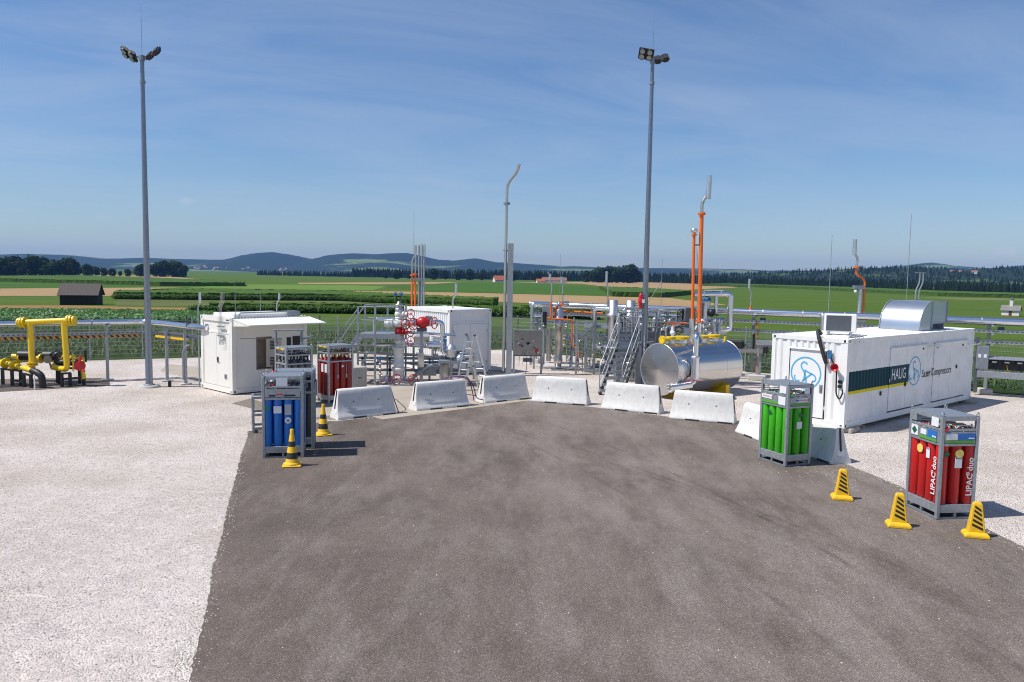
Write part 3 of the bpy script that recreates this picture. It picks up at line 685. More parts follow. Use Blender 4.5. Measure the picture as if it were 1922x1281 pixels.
def asphalt_mat():
    m = bpy.data.materials.new('worn_asphalt'); m.use_nodes = True; t = m.node_tree; b = t.nodes['Principled BSDF']
    b.inputs['Roughness'].default_value = .85; b.inputs['Specular IOR Level'].default_value = .25
    co = N(t, 'ShaderNodeTexCoord')
    def noise(sc, det, ro, vec=None, dist=0):
        n = N(t, 'ShaderNodeTexNoise'); n.inputs['Scale'].default_value = sc; n.inputs['Detail'].default_value = det; n.inputs['Roughness'].default_value = ro
        n.inputs['Distortion'].default_value = dist; t.links.new(vec or co.outputs['Object'], n.inputs['Vector']); return n.outputs[0]
    def ramp(src, stops):
        r = N(t, 'ShaderNodeValToRGB'); e = r.color_ramp.elements
        e[0].position, e[0].color = stops[0][0], (*stops[0][1], 1); e[1].position, e[1].color = stops[-1][0], (*stops[-1][1], 1)
        for p, c in stops[1:-1]: q = e.new(p); q.color = (*c, 1)
        t.links.new(src, r.inputs[0]); return r.outputs[0]
    def mul(a, b_, f=1., mode='MULTIPLY'):
        x = N(t, 'ShaderNodeMixRGB', blend_type=mode)
        if isinstance(f, float): x.inputs[0].default_value = f
        else: t.links.new(f, x.inputs[0])
        t.links.new(a, x.inputs[1])
        if isinstance(b_, tuple): x.inputs[2].default_value = (*b_, 1)
        else: t.links.new(b_, x.inputs[2])
        return x.outputs[0]
    base = ramp(noise(.3, 12, .72, None, .15), [(.3, (.092, .073, .061)), (.5, (.130, .105, .088)), (.72, (.19, .158, .135))])
    mp = N(t, 'ShaderNodeMapping'); mp.inputs['Rotation'].default_value = (0, 0, -.22); mp.inputs['Scale'].default_value = (1.7, .5, 1)
    t.links.new(co.outputs['Object'], mp.inputs[0])
    streak = ramp(noise(.7, 12, .74, mp.outputs[0], .25), [(.48, (0, 0, 0)), (.75, (.6, .6, .6))])
    base = mul(base, (.30, .26, .238), streak, 'MIX')
    mp2 = N(t, 'ShaderNodeMapping'); mp2.inputs['Rotation'].default_value = (0, 0, -.36); mp2.inputs['Scale'].default_value = (2.0, .42, 1)
    t.links.new(co.outputs['Object'], mp2.inputs[0])
    base = mul(base, (.095, .077, .069), ramp(noise(.8, 12, .74, mp2.outputs[0], .25), [(.5, (0, 0, 0)), (.78, (.38, .38, .38))]), 'MIX')
    # the middle of the lane, where lorries stand and turn, is scoured paler; the left margin is hardly driven on
    sx_ = N(t, 'ShaderNodeSeparateXYZ'); t.links.new(co.outputs['Object'], sx_.inputs[0])
    ax_ = N(t, 'ShaderNodeMath', operation='MULTIPLY_ADD'); t.links.new(sx_.outputs[1], ax_.inputs[0]); ax_.inputs[1].default_value = .22; t.links.new(sx_.outputs[0], ax_.inputs[2])
    nx_ = N(t, 'ShaderNodeMath', operation='MULTIPLY_ADD'); t.links.new(noise(.35, 6, .65), nx_.inputs[0]); nx_.inputs[1].default_value = 5.; t.links.new(ax_.outputs[0], nx_.inputs[2])
    k_ = N(t, 'ShaderNodeMapRange'); t.links.new(nx_.outputs[0], k_.inputs[0]); k_.inputs[1].default_value = 2.2; k_.inputs[2].default_value = 8.; k_.inputs[3].default_value = .12; k_.inputs[4].default_value = 1.
    dm_ = N(t, 'ShaderNodeMath', operation='MULTIPLY'); t.links.new(k_.outputs[0], dm_.inputs[0]); t.links.new(ramp(noise(.42, 12, .74, mp.outputs[0], .2), [(.4, (0, 0, 0)), (.66, (.85, .85, .85))]), dm_.inputs[1])
    base = mul(base, (.245, .207, .18), dm_.outputs[0], 'MIX')
    # faint tyre tracks: arcs swept by turning lorries, broken up by noise
    for (ox, oy, r0_, gap, amt) in ((-48.7, -12.5, 58., 1.9, .3), (-30, 16, 33.5, 2.0, .3)):
        vm_ = N(t, 'ShaderNodeVectorMath', operation='DISTANCE'); t.links.new(co.outputs['Object'], vm_.inputs[0]); vm_.inputs[1].default_value = (ox, oy, 0)
        wob = N(t, 'ShaderNodeMath', operation='MULTIPLY_ADD'); t.links.new(noise(.25, 2, .5), wob.inputs[0]); wob.inputs[1].default_value = 1.2; t.links.new(vm_.outputs['Value'], wob.inputs[2])
        for off_ in (0, gap):
            a_ = N(t, 'ShaderNodeMath', operation='SUBTRACT'); t.links.new(wob.outputs[0], a_.inputs[0]); a_.inputs[1].default_value = r0_+off_
            b_ = N(t, 'ShaderNodeMath', operation='ABSOLUTE'); t.links.new(a_.outputs[0], b_.inputs[0])
            k_ = N(t, 'ShaderNodeMapRange'); t.links.new(b_.outputs[0], k_.inputs[0]); k_.inputs[1].default_value = .08; k_.inputs[2].default_value = .32; k_.inputs[3].default_value = amt; k_.inputs[4].default_value = 0
            m_ = N(t, 'ShaderNodeMath', operation='MULTIPLY'); t.links.new(k_.outputs[0], m_.inputs[0]); t.links.new(ramp(noise(1.1, 6, .7), [(.42, (0, 0, 0)), (.66, (1, 1, 1))]), m_.inputs[1])
            base = mul(base, (.27, .235, .215), m_.outputs[0], 'MIX')
    for (ox, oy, r0_) in ((-48.7, -12.5, 59.9), (-48.7, -12.5, 60.13), (-40, 2, 44.6), (-40, 2, 46.5)):     # dark scrub marks of tyres
        vm_ = N(t, 'ShaderNodeVectorMath', operation='DISTANCE'); t.links.new(co.outputs['Object'], vm_.inputs[0]); vm_.inputs[1].default_value = (ox, oy, 0)
        a_ = N(t, 'ShaderNodeMath', operation='SUBTRACT'); t.links.new(vm_.outputs['Value'], a_.inputs[0]); a_.inputs[1].default_value = r0_
        b_ = N(t, 'ShaderNodeMath', operation='ABSOLUTE'); t.links.new(a_.outputs[0], b_.inputs[0])
        k_ = N(t, 'ShaderNodeMapRange'); t.links.new(b_.outputs[0], k_.inputs[0]); k_.inputs[1].default_value = .02; k_.inputs[2].default_value = .09; k_.inputs[3].default_value = .5; k_.inputs[4].default_value = 0
        m_ = N(t, 'ShaderNodeMath', operation='MULTIPLY'); t.links.new(k_.outputs[0], m_.inputs[0]); t.links.new(ramp(noise(.5, 5, .7), [(.45, (0, 0, 0)), (.62, (1, 1, 1))]), m_.inputs[1])
        base = mul(base, (.07, .058, .052), m_.outputs[0], 'MIX')
    v = N(t, 'ShaderNodeTexVoronoi'); v.inputs['Scale'].default_value = 75; t.links.new(co.outputs['Object'], v.inputs['Vector'])
    sp_ = N(t, 'ShaderNodeSeparateColor'); t.links.new(v.outputs['Color'], sp_.inputs[0])
    base = mul(base, ramp(sp_.outputs[0], [(0, (.62, .62, .62)), (.5, (1, 1, 1)), (.93, (1.2, 1.2, 1.2)), (1., (2.0, 2.0, 2.0))]))
    t.links.new(base, b.inputs['Base Color'])
    bp = N(t, 'ShaderNodeBump', invert=True); bp.inputs['Strength'].default_value = .55; bp.inputs['Distance'].default_value = .008
    t.links.new(v.outputs['Distance'], bp.inputs['Height']); t.links.new(bp.outputs[0], b.inputs['Normal'])
    return m
grav_m, asph_m = gravel_mat(), asphalt_mat()
def sheet(name, poly, z, m, lab):
    bm = bmesh.new(); bm.faces.new([bm.verts.new((x, y, z)) for x, y in poly]).normal_update(); bmesh.ops.triangulate(bm, faces=bm.faces[:])
    bm.normal_update()
    for f in bm.faces:
        if f.normal.z < 0: f.normal_flip()
    o = struct(bm_obj(bm, name, m)); o['label'] = lab; return o
sheet('gravel_yard', [(-45, -30), (45, -30), (45, 13.5), (20, 31.3), (11, 37.7), (-.65, 46.4), (-16, 39.5), (-24, 35.7), (-45, 26)], .0, grav_m, 'white gravel yard around the asphalt lane')
def ragged(pts, amp, step):
    out = []
    for i in range(len(pts)):
        a, b = pts[i], pts[(i+1) % len(pts)]; L = math.dist(a, b); n = max(1, int(L/step)) if L < 40 else 1
        for k in range(n):
            t = k/n; out.append((a[0]+(b[0]-a[0])*t+random.uniform(-amp, amp)*(k > 0), a[1]+(b[1]-a[1])*t+random.uniform(-amp, amp)*(k > 0)))
    return out
ASPH = [(-1.2, 0), (-2.75, 6), (-3.45, 8.3), (-3.96, 10.1), (-4.45, 11.66), (-4.92, 13.4), (-5.43, 15.1), (-6.0, 17.2), (-6.5, 18.9), (-7.0, 20.9), (-7.25, 21.7), (-7.0, 22.15), (-6.3, 22.3), (-5.5, 23.35), (-5.15, 23.45), (-3.4, 24.85), (-1.1, 26.5), (.6, 27.9), (1.4, 27.5), (3.1, 26.5), (5.2, 25), (7.05, 24.1), (7.3, 22.3), (7.5, 20.6), (8.1, 19.3), (8.25, 18.6), (8.48, 17.2), (8.6, 15.6), (8.72, 13.6), (8.9, 11), (9.3, 4), (9.5, 0)]
sheet('asphalt_lane', ragged(ASPH, .018, .09), .006, asph_m, 'dark grey worn asphalt lane in the foreground')
slabm = pmat('sandy_concrete', (.40, .345, .28), .9, 0, .1, 1.2, .2, 50, dirt=(.30, .26, .21), dscale=.8, damt=.6)
pad = sheet('concrete_pad', [(-9.3, 26.2), (-6.4, 23.6), (-5.0, 23.7), (-.8, 27), (-.2, 28), (-.3, 36.5), (-5, 37.2), (-9.6, 33), (-8.6, 29)], .004, pmat('joint_grit', (.2, .17, .14), .95, 0, .2, 6), 'sandy concrete apron around the wellhead')
for i in range(9):
    for j in range(9):
        c = (-4.6+(i-4)*1.5*.743-(j-4)*1.5*.669, 30.2+(i-4)*1.5*.669+(j-4)*1.5*.743)
        poly = [(-9.2, 26.4), (-6.4, 23.8), (-5.0, 23.8), (-.85, 27.1), (-.3, 28.1), (-.4, 36.4), (-5, 37.1), (-9.5, 33), (-8.5, 29)]
        if inside(poly, *c): MB().box((c[0], c[1], .006), (1.48, 1.48, .012), R(42), .003).build('slab', slabm, pad)
sheet('asphalt_pad', [(-24, 26.2), (-18.3, 27.6), (-15.1, 29.7), (-16.2, 31.8), (-19, 31.2), (-26, 29)], .005, asph_m, 'dark pad below the yellow gas pipes')
sheet('asphalt_pad', [(-16, 36.8), (-10.2, 33.2), (-12.3, 31.3), (-15.2, 34.2)], .005, slabm, 'bare slab strip behind the office container')
# loose stones spilt on the lane edges
def stones(name, lab, pts, s0, s1, m):
    V = []; F = []
    base = [(1, 0, 0), (-.5, .87, 0), (-.5, -.87, 0), (.3, .1, .8), (-.2, -.3, .75)]
    fs = [(0, 1, 3), (1, 4, 3), (1, 2, 4), (2, 0, 4), (0, 3, 4)]
    for x, y, z in pts:
        s = random.uniform(s0, s1); a = random.random()*6.28; o = len(V); c, q = math.cos(a)*s, math.sin(a)*s
        V += [(x+px*c-py*q, y+px*q+py*c, z+pz*s*.8) for px, py, pz in base]; F += [tuple(o+i for i in f) for f in fs]
    mb = MB(); mb.add(V, F); o = mb.build(name, m); return stuff(o, lab, 'gravel')
stm = pmat('gravel_stone', (.72, .64, .60), .9, 0, .3, 3)
pts = []
for a, b in zip(ASPH[:-1], ASPH[1:]):
    for _ in range(int(math.dist(a, b)*40)):
        t = random.random(); d = random.gauss(0, .1)
        pts.append((a[0]+(b[0]-a[0])*t+d, a[1]+(b[1]-a[1])*t+random.gauss(0, .12), .006))
for _ in range(260): pts.append((random.uniform(-4.5, 8.6), random.uniform(8, 26), .006))
for _ in range(110): pts.append((random.gauss(7.3, .5), random.gauss(18.2, .5), .006))
stones('loose_gravel', 'white stones scattered over the asphalt lane', [p for p in pts], .006, .015, stm)
nearp = []
while len(nearp) < 42000:
    y = 6.8+random.random()**1.5*9; x = random.uniform(-.66*y-1, -1.5-.26*y)
    if not inside(ASPH, x, y): nearp.append((x, y, -.004))
stones('gravel_stones', 'white crushed stones lying on the near gravel', nearp, .01, .026, stm)
# ------------------------------------------------------------------ containers
U = R(42)                                                # the plant's building line
def corr_wall(mb, x0, x1, z0, z1, y, out, per=.2, dep=.034, skip=()):
    """trapezoid-corrugated sheet in the plane y (x runs along); 'out' is the outward y sign"""
    xs = []; x = x0
    while x < x1-.01:
        for fx, d in ((0, 0), (.3, 0), (.45, 1), (.8, 1)):
            q = x+fx*per
            if q < x1: xs.append((q, d))
        x += per
    xs.append((x1, 0)); vs = []; fs = []
    for q, d in xs: vs += [(q, y-out*dep*d, z0), (q, y-out*dep*d, z1)]
    for i in range(len(xs)-1): fs.append((2*i, 2*i+2, 2*i+3, 2*i+1))
    mb.add(vs, fs)
def castings(t, L, Wd, H, z0, m):
    p = None
    for x in (0, L):
        for y in (0, Wd):
            for z in (z0, z0+H):
                s = -1 if z > z0 else 1; sx = 1 if x == 0 else -1; sy = 1 if y == 0 else -1
                mb = MB().box((x+sx*.08, y+sy*.08, z+s*.06), (.18, .18, .128), 0, .012)
                c = mb.build('corner_casting', m, t)
                MB().box((x-sx*.006, y+sy*.09, z+s*.06), (.012, .06, .075)).build('casting_hole', dark, c)
                MB().box((x+sx*.09, y-sy*.006, z+s*.06), (.06, .012, .075)).build('casting_hole', dark, c)

# --- compressor container: local x along the printed long side, y into the box
def printed_paint():
    m = bpy.data.materials.new('white_paint_with_teal_band'); m.use_nodes = True; t = m.node_tree; b = t.nodes['Principled BSDF']
    b.inputs['Roughness'].default_value = .6; b.inputs['Specular IOR Level'].default_value = .3
    co = N(t, 'ShaderNodeTexCoord'); sp_ = N(t, 'ShaderNodeSeparateXYZ'); t.links.new(co.outputs['Object'], sp_.inputs[0])
    def mth(op, a, v):
        n = N(t, 'ShaderNodeMath', operation=op); t.links.new(a, n.inputs[0])
        if isinstance(v, (int, float)): n.inputs[1].default_value = v
        else: t.links.new(v, n.inputs[1])
        return n.outputs[0]
    x, y, z = sp_.outputs
    inx = mth('MULTIPLY', mth('GREATER_THAN', x, .16), mth('LESS_THAN', x, 4.2))
    inx = mth('MULTIPLY', inx, mth('LESS_THAN', y, .1))
    band = mth('MULTIPLY', inx, mth('MULTIPLY', mth('GREATER_THAN', z, 1.20), mth('LESS_THAN', z, 1.78)))
    ylw = mth('MULTIPLY', inx, mth('MULTIPLY', mth('GREATER_THAN', z, 1.11), mth('LESS_THAN', z, 1.20)))
    n = N(t, 'ShaderNodeTexNoise'); n.inputs['Scale'].default_value = 1.6; n.inputs['Detail'].default_value = 8
    t.links.new(co.outputs['Object'], n.inputs['Vector'])
    r = N(t, 'ShaderNodeValToRGB'); r.color_ramp.elements[0].position = .35; r.color_ramp.elements[1].position = .6
    r.color_ramp.elements[0].color = (.77, .765, .74, 1); r.color_ramp.elements[1].color = (.85, .845, .83, 1); t.links.new(n.outputs[0], r.inputs[0])
    c = r.outputs[0]
    for msk, col in ((band, (.002, .048, .068)), (ylw, (.75, .60, .01))):
        k = N(t, 'ShaderNodeMixRGB'); t.links.new(msk, k.inputs[0]); t.links.new(c, k.inputs[1]); k.inputs[2].default_value = (*col, 1); c = k.outputs[0]
    t.links.new(c, b.inputs['Base Color']); return m
cpaint = printed_paint()
CL, CW, CH, CZ = 9.7, 2.42, 2.6, .14
cc = thing('compressor_container', 'long white container with teal band, blue round logos and rooftop duct', 'container', (9.68, 22.86, 0), R(41))
f = MB()
for y in (.03, CW-.03):
    f.b2((0, y-.03, CZ), (CL, y+.03, CZ+.17)); f.b2((0, y-.03, CZ+CH-.1), (CL, y+.03, CZ+CH))
for x in (.03, CL-.03):
    f.b2((x-.03, .06, CZ), (x+.03, CW-.06, CZ+.17)); f.b2((x-.03, .06, CZ+CH-.12), (x+.03, CW-.06, CZ+CH))
    for y in (.06, CW-.06): f.b2((x-.03 if x < 1 else x-.09, y-.06, CZ+.17), (x+.09 if x < 1 else x+.03, y+.06, CZ+CH-.12))
f.build('frame', white, cc)
w = MB(); corr_wall(w, .12, 2.78, CZ+.17, CZ+CH-.1, .005, -1); corr_wall(w, 2.78, 8.99, CZ+2.24, CZ+CH-.1, .005, -1)
corr_wall(w, 5.5, 6.12, CZ+.17, CZ+2.24, .005, -1); corr_wall(w, 8.99, CL-.12, CZ+.17, CZ+CH-.1, .005, -1)
w.build('side_wall', cpaint, cc)
w = MB(); corr_wall(w, .12, CL-.12, CZ+.17, CZ+CH-.1, CW-.01, 1); w.build('rear_wall', white, cc)
w = MB()
n0 = len(w.v); corr_wall(w, .12, .62, CZ+.17, CZ+CH-.12, 0, -1, .3); corr_wall(w, 1.82, CW-.12, CZ+.17, CZ+CH-.12, 0, -1, .3); corr_wall(w, .62, 1.82, CZ+2.25, CZ+CH-.12, 0, -1, .2)
w.v = [(y+.01, x, z) for x, y, z in w.v]; w.build('end_wall', white, cc)
w = MB(); corr_wall(w, .12, CW-.12, CZ+.17, CZ+CH-.12, 0, 1, .3); w.v = [(CL-.01+y, x, z) for x, y, z in w.v]; w.build('end_wall', white, cc)
rf = MB(); xs = np.arange(.1, CL-.1, .1)
vs = []; fs = []
for i, x in enumerate(xs): vs += [(x, .06, CZ+CH-.02+(.02 if (i//2) % 2 else 0)), (x, CW-.06, CZ+CH-.02+(.02 if (i//2) % 2 else 0))]
rf.add(vs, [(2*i, 2*i+2, 2*i+3, 2*i+1) for i in range(len(xs)-1)]); rf.build('roof', white, cc)
castings(cc, CL, CW, CH, CZ, white)
# side doors (two pairs) with rain hoods, handles and locks
for (a, b_, zt) in ((2.8, 3.99, 2.2), (4.01, 5.48, 2.2), (6.14, 7.55, 2.2), (7.57, 8.97, 2.2)):
    d = MB().b2((a, -.012, CZ+.22), (b_, .03, CZ+zt), .006).build('door', cpaint, cc)
    for z in (.5, 1.2, 1.9): MB().cyl(((a if a in (2.8, 6.14) else b_), -.022, CZ+z-.05), ((a if a in (2.8, 6.14) else b_), -.022, CZ+z+.05), .014, n=6).build('hinge', white, d)
for (x, z) in ((3.93, 1.0), (2.2, .85), (8.1, 1.3)): MB().box((x, -.03, CZ+z), (.07, .045, .13), 0, .01).build('handle', black, cc)
for (x, z) in ((5.2, 2.08), (6.35, 2.07), (8.6, 2.05)): MB().box((x, -.022, CZ+z), (.08, .03, .06), 0, .008).build('latch', black, cc)
for a, b_ in ((2.75, 5.55), (6.1, 9.02)):
    MB().prism([(0, 0), (-.07, -.03), (-.07, -.045), (0, -.02)], a, b_, lambda q, z, x: (x, q, CZ+2.25+z)).build('rain_hood', white, cc)
MB().tube([(5.55, -.01, CZ+2.12), (5.6, -.08, CZ+2.12), (6.5, -.1, CZ+2.1)], .022, 6, .05).build('door_stay', white, cc)
MB().tube([(9.1, -.01, CZ+2.05), (9.1, -.1, CZ+2.05), (9.8, -.16, CZ+2.04)], .022, 6, .05).build('door_stay', white, cc)
# end door, logo, handle
d = MB().b2((-.012, .66, CZ+.2), (.03, 1.78, CZ+2.2), .006).build('door', white, cc)
MB().prism([(0, 0), (-.06, -.03), (-.06, -.05), (0, -.02)], .6, 1.84, lambda q, z, y: (q, y, CZ+2.26+z)).build('rain_hood', white, cc)
MB().tube([(-.01, .75, CZ+1.02), (-.06, .75, CZ+1.02), (-.06, .75, CZ+1.16), (-.01, .75, CZ+1.16)], .014, 6, .03).build('handle', galv, d)
MB().b2((-.02, .7, CZ+.95), (-.011, .8, CZ+1.2)).build('lock_plate', galv, d)
def logo(parent, o, xd, zd, r, nd, lw=.03):
    """ring with an S-shaped fan blade figure inside, printed on a door"""
    o = Vector(o); xd = Vector(xd); zd = Vector(zd); nd = Vector(nd)
    def P_(a, b): return o+xd*a*r+zd*b*r
    def strip(pts, closed=False):
        mb = MB(); vs = []; n = len(pts)
        for i, (a, b) in enumerate(pts):
            p, q = pts[(i-1) % n] if closed or i else pts[i], pts[(i+1) % n] if closed or i < n-1 else pts[i]
            d = Vector((q[0]-p[0], q[1]-p[1])); d.normalize(); nx, ny = -d.y*lw/r, d.x*lw/r
            for s in (-1, 1):
                for h in (.0015, .004): vs.append(P_(a+nx*s*.9, b+ny*s*.9)+nd*h)
        fs = []
        for i in range(n if closed else n-1):
            j = (i+1) % n; fs += [(4*i+1, 4*i+3, 4*j+3, 4*j+1), (4*i, 4*i+1, 4*j+1, 4*j), (4*i+2, 4*j+2, 4*j+3, 4*i+3)]
        mb.add(vs, fs); return mb
    g = strip([(math.cos(t), math.sin(t)) for t in np.linspace(0, 2*math.pi, 48, endpoint=False)], True).build('logo_ring', sblue, parent)
    bez = lambda p, n=10: [tuple(sum(c*q[k] for c, q in zip(((1-t)**3, 3*t*(1-t)**2, 3*t*t*(1-t), t**3), p)) for k in (0, 1)) for t in np.linspace(0, 1, n)]
    for p in ([(-.05, .55), (-.12, .75), (-.42, .75), (-.45, .48)], [(-.45, .48), (-.47, .2), (-.1, .2), (-.05, -.75)], [(-.15, .12), (-.2, -.2), (-.22, -.35), (-.25, -.55)]):
        strip([(a+.12, b) for a, b in bez(p)]).build('logo_stroke', sblue, parent)
    for p in ([(-.25, -.55), (.05, -.35), (.2, -.15), (.42, -.02)], [(-.1, .2), (.1, .1), (.25, .02), (.42, -.02)], [(.42, -.02), (.72, -.1), (.8, -.45), (.5, -.5)], [(-.75, -.2), (-.85, -.5), (-.55, -.65), (-.42, -.5)]):
        strip([(a, b) for a, b in bez(p)]).build('logo_stroke', sblue, parent)
logo(d, (-.013, 1.25, CZ+1.5), (0, -1, 0), (0, 0, 1), .47, (-1, 0, 0), .026)
logo(cc, (4.63, -.013, CZ+1.38), (1, 0, 0), (0, 0, 1), .46, (0, -1, 0), .026)
text('HAUG', .5, paper, cc, 'lettering', frame4((2.93, -.0145, CZ+1.20), (1, 0, 0), (0, 0, 1)), .0012, xs=.74, bold=.0)
text('Sauer Compressors', .36, black, cc, 'lettering', frame4((5.2, -.0145, CZ+1.12), (1, 0, 0), (0, 0, 1)), .0012, xs=.86, bold=.004)
# concrete blocks it stands on (each a thing)
for (x, y, lab) in ((.42, .2, 'weathered concrete block under the near corner of the compressor container'), (9.5, .14, 'weathered concrete block under the far corner of the compressor container')):
    c = Vector((9.68, 22.86, 0))+Matrix.Rotation(R(41), 3, 'Z') @ Vector((x, y-.12, 0))
    ob = tag(MB().box((0, 0, .069), (.55, .5, .138), 0, .02).build('concrete_block', cblock), lab, 'block')
    ob.location = (c.x, c.y, 0); ob.rotation_euler = (0, 0, R(41))
# rooftop duct cowl: quarter-round hood and box
du = thing('duct_cowl', 'curved galvanised sheet duct cowl on the compressor container roof', 'duct', tuple(Vector((9.68, 22.86, 0))+Matrix.Rotation(R(41), 3, 'Z') @ Vector((6.05, .5, CZ+CH+.003))), R(41))
arc = [(1.0-1.0*math.cos(a), 1.0*math.sin(a)) for a in np.linspace(0, math.pi/2, 14)]
dsk = pmat('duct_sheet', (.58, .62, .66), .3, .85, .05, 2, .04, 4)
h = MB(); n = len(arc)
vs = [(a, y, b) for a, b in arc for y in (0, 1.35)]; h.add(vs, [(2*i, 2*i+1, 2*i+3, 2*i+2) for i in range(n-1)], True)
for y in (0, 1.35): h.add([(a, y, b) for a, b in arc]+[(1.0, y, 0)], [tuple(range(n+1))])
h.build('hood', dsk, du)
MB().b2((1.003, .02, .22), (2.35, 1.33, .985)).build('box', dsk, du)
s = MB()
for y in (-.012, 1.362):
    s.tube([(a-.012, y, b+.012) for a, b in arc], .022, 5)
s.bar((1.0, -.01, .0), (1.0, -.01, 1.0), .035); s.bar((2.35, -.0, .2), (2.35, -.0, 1.0), .03); s.bar((1.0, 0, .99), (2.36, 0, .99), .03); s.bar((1.0, -.005, .22), (2.36, -.005, .22), .03)
s.bar((0, 0, .012), (0, 1.35, .012), .03); s.build('seam', galv, du)
for x in (1.2, 2.2): MB().b2((x, .05, 0), (x+.06, 1.3, .22)).build('support', galv, du)
# rooftop air conditioner
def ac_unit(nm, lab, loc, rz, sx, sy, sz, m):
    t = thing(nm, lab, 'air conditioner', loc, rz)
    MB().box((0, 0, sz/2+.08), (sx, sy, sz), 0, .02).build('housing', m, t)
    MB().box((-.06*sx, -sy/2-.004, sz/2+.08), (sx*.78, .01, sz*.84)).build('fan_panel', slate, t)
    g = MB()
    for k in range(9): g.b2((sx/2+.001, -sy*.4+k*sy*.09, .14), (sx/2+.008, -sy*.4+k*sy*.09+.02, sz))
    g.build('grille', black, t)
    for x in (-.35, .35): MB().b2((x*sx-.03, -sy/2-.05, 0), (x*sx+.03, sy/2+.05, .08)).build('foot', galv, t)
    return t
def croof(x, y, z=CZ+CH): return tuple(Vector((9.68, 22.86, z))+Matrix.Rotation(R(41), 3, 'Z') @ Vector((x, y, 0)))
ac_unit('air_conditioner', 'white air conditioner with dark fan panel on the container roof', croof(1.75, 1.15, CZ+CH+.004), R(-18), .92, .42, .56, white)
ho = thing('cable_hose', 'black corrugated cable hose hanging from the compressor container roof', 'hose', croof(0, .35, 0), R(41))
MB().tube([(.5, .75, CZ+CH+.08), (.1, .65, CZ+CH+.22), (-.1, .5, CZ+CH+.0), (-.12, .28, CZ+2.0), (-.1, .22, CZ+1.85)], .055, 8, .2).build('hose', rubber, ho)
MB().tube([(-.06, .15, CZ+2.1), (-.07, -.08, CZ+1.7), (-.07, -.1, CZ+1.0), (-.09, -.22, CZ+.82), (-.07, -.3, CZ+1.05), (-.07, -.28, CZ+1.15)], .022, 6, .15).build('cable', rubber, ho)
MB().b2((-.09, .1, CZ+2.0), (-.04, .2, CZ+2.25)).build('junction_box', bluep, ho)
hn = thing('alarm_horn', 'small red alarm horn on the compressor container corner', 'horn', croof(-.0, .32, 0), R(41))
MB().lathe([(.04, 0), (.05, .08), (.12, .2), (.11, .2), (.04, .1)], (-.03, 0, CZ+1.78), (-1, -.3, 0), 12).build('bell', red, hn)
for z in (1.35, 1.22): tag(MB().box((*croof(-.02, .17, 0)[:2], CZ+z), (.02, .13, .09), R(41)).build('socket_box', black), 'black socket box on the container corner, %s of the two' % ('upper' if z > 1.3 else 'lower'), 'socket')
for (x0, x1) in ((.2, .9),):
    g = thing('roof_bracket', 'galvanised cable bracket clipped over the container roof edge', 'bracket', croof(.5, .05, CZ+CH), R(41))
    MB().bar((-.3, .02, .06), (.5, .02, .06), .05).build('rail', galv, g)
    for k in range(3): MB().tube([(-.2+k*.25, .1, .02), (-.2+k*.25, -.1, .1), (-.2+k*.25, -.12, -.12)], .018, 5).build('hook', galv, g)

# --- office container with awning
OW, OL, OH = 2.36, 3.05, 2.74
of = thing('office_container', 'cream office container with double door and open awning', 'container', (-9.87, 27.95, 0), R(47))
# local x along the awning side (towards back right), y along the door end (towards left)
f = MB()
for y in (.0, OW):
    s = 1 if y == 0 else -1
    for z0, z1 in ((.04, .2), (OH-.16, OH)): f.b2((0, y, z0), (OL, y+s*.09, z1))
for x in (0, OL):
    s = 1 if x == 0 else -1
    for z0, z1 in ((.04, .2), (OH-.16, OH)): f.b2((x, .09, z0), (x+s*.09, OW-.09, z1))
    for y in (0, OW): f.b2((x+.002*s, y, .2), (x+s*.16, y+(.16 if y == 0 else -.16), OH-.16))
f.build('frame', cream, of)
w = MB(); w.b2((.045, .16, .2), (.085, OW-.16, OH-.16)); w.b2((OL-.085, .16, .2), (OL-.045, OW-.16, OH-.16)); w.b2((.16, OW-.085, .2), (OL-.16, OW-.045, OH-.16))
w.build('wall', cream, of)
w = MB(); w.b2((.16, .045, .2), (.95, .085, OH-.16)); w.b2((.95, .045, .2), (1.6, .085, .82)); w.b2((.95, .045, 2.02), (1.6, .085, OH-.16)); w.b2((1.6, .045, .2), (OL-.16, .085, OH-.16))
w.build('awning_side_wall', cream, of)
for k in range(2):
    y0 = .22+k*.96; dd = MB().b2((.02, y0, .24), (.046, y0+.95, 2.12), .006).build('door', cream, of)
    if k == 0:
        MB().b2((-.012, 1.04, 1.08), (.019, 1.09, 1.28)).build('handle_plate', black, dd); MB().tube([(.0, 1.065, 1.2), (-.05, 1.065, 1.2), (-.05, .95, 1.2)], .011, 5).build('handle', black, dd)
fd = MB(); fd.b2((.018, .16, 2.14), (.046, OW-.16, 2.2)); fd.b2((.018, .16, .2), (.046, .21, 2.14)); fd.b2((.018, OW-.21, .2), (.046, OW-.16, 2.14)); fd.build('door_frame', cream, of)
for (y, z, sz) in ((1.92, 2.36, .16), (.5, .62, .17)):
    v = MB().b2((-.004 if z > 2 else -.0, y-sz/2, z-sz/2), (.017 if z < 2 else .044, y+sz/2, z+sz/2)).build('vent', greyl, of)
    for q in range(4): MB().b2((-.01, y-sz*.38, z-sz*.38+q*sz*.2), (-.004, y+sz*.38, z-sz*.28+q*sz*.2)).build('louvre', slate, v)
wi = MB(); wi.b2((.95, .05, .82), (1.6, .32, .85)); wi.b2((.95, .05, 1.99), (1.6, .32, 2.02)); wi.b2((.95, .05, .85), (.98, .32, 1.99)); wi.b2((1.57, .05, .85), (1.6, .32, 1.99)); wi.b2((.95, .32, .82), (1.6, .34, 2.02))
win = wi.build('window_recess', pmat('brown_reveal', (.33, .27, .22), .7), of)
MB().b2((1.35, .03, .9), (1.98, .06, 1.95), .006).build('shutter_door', beige, of)
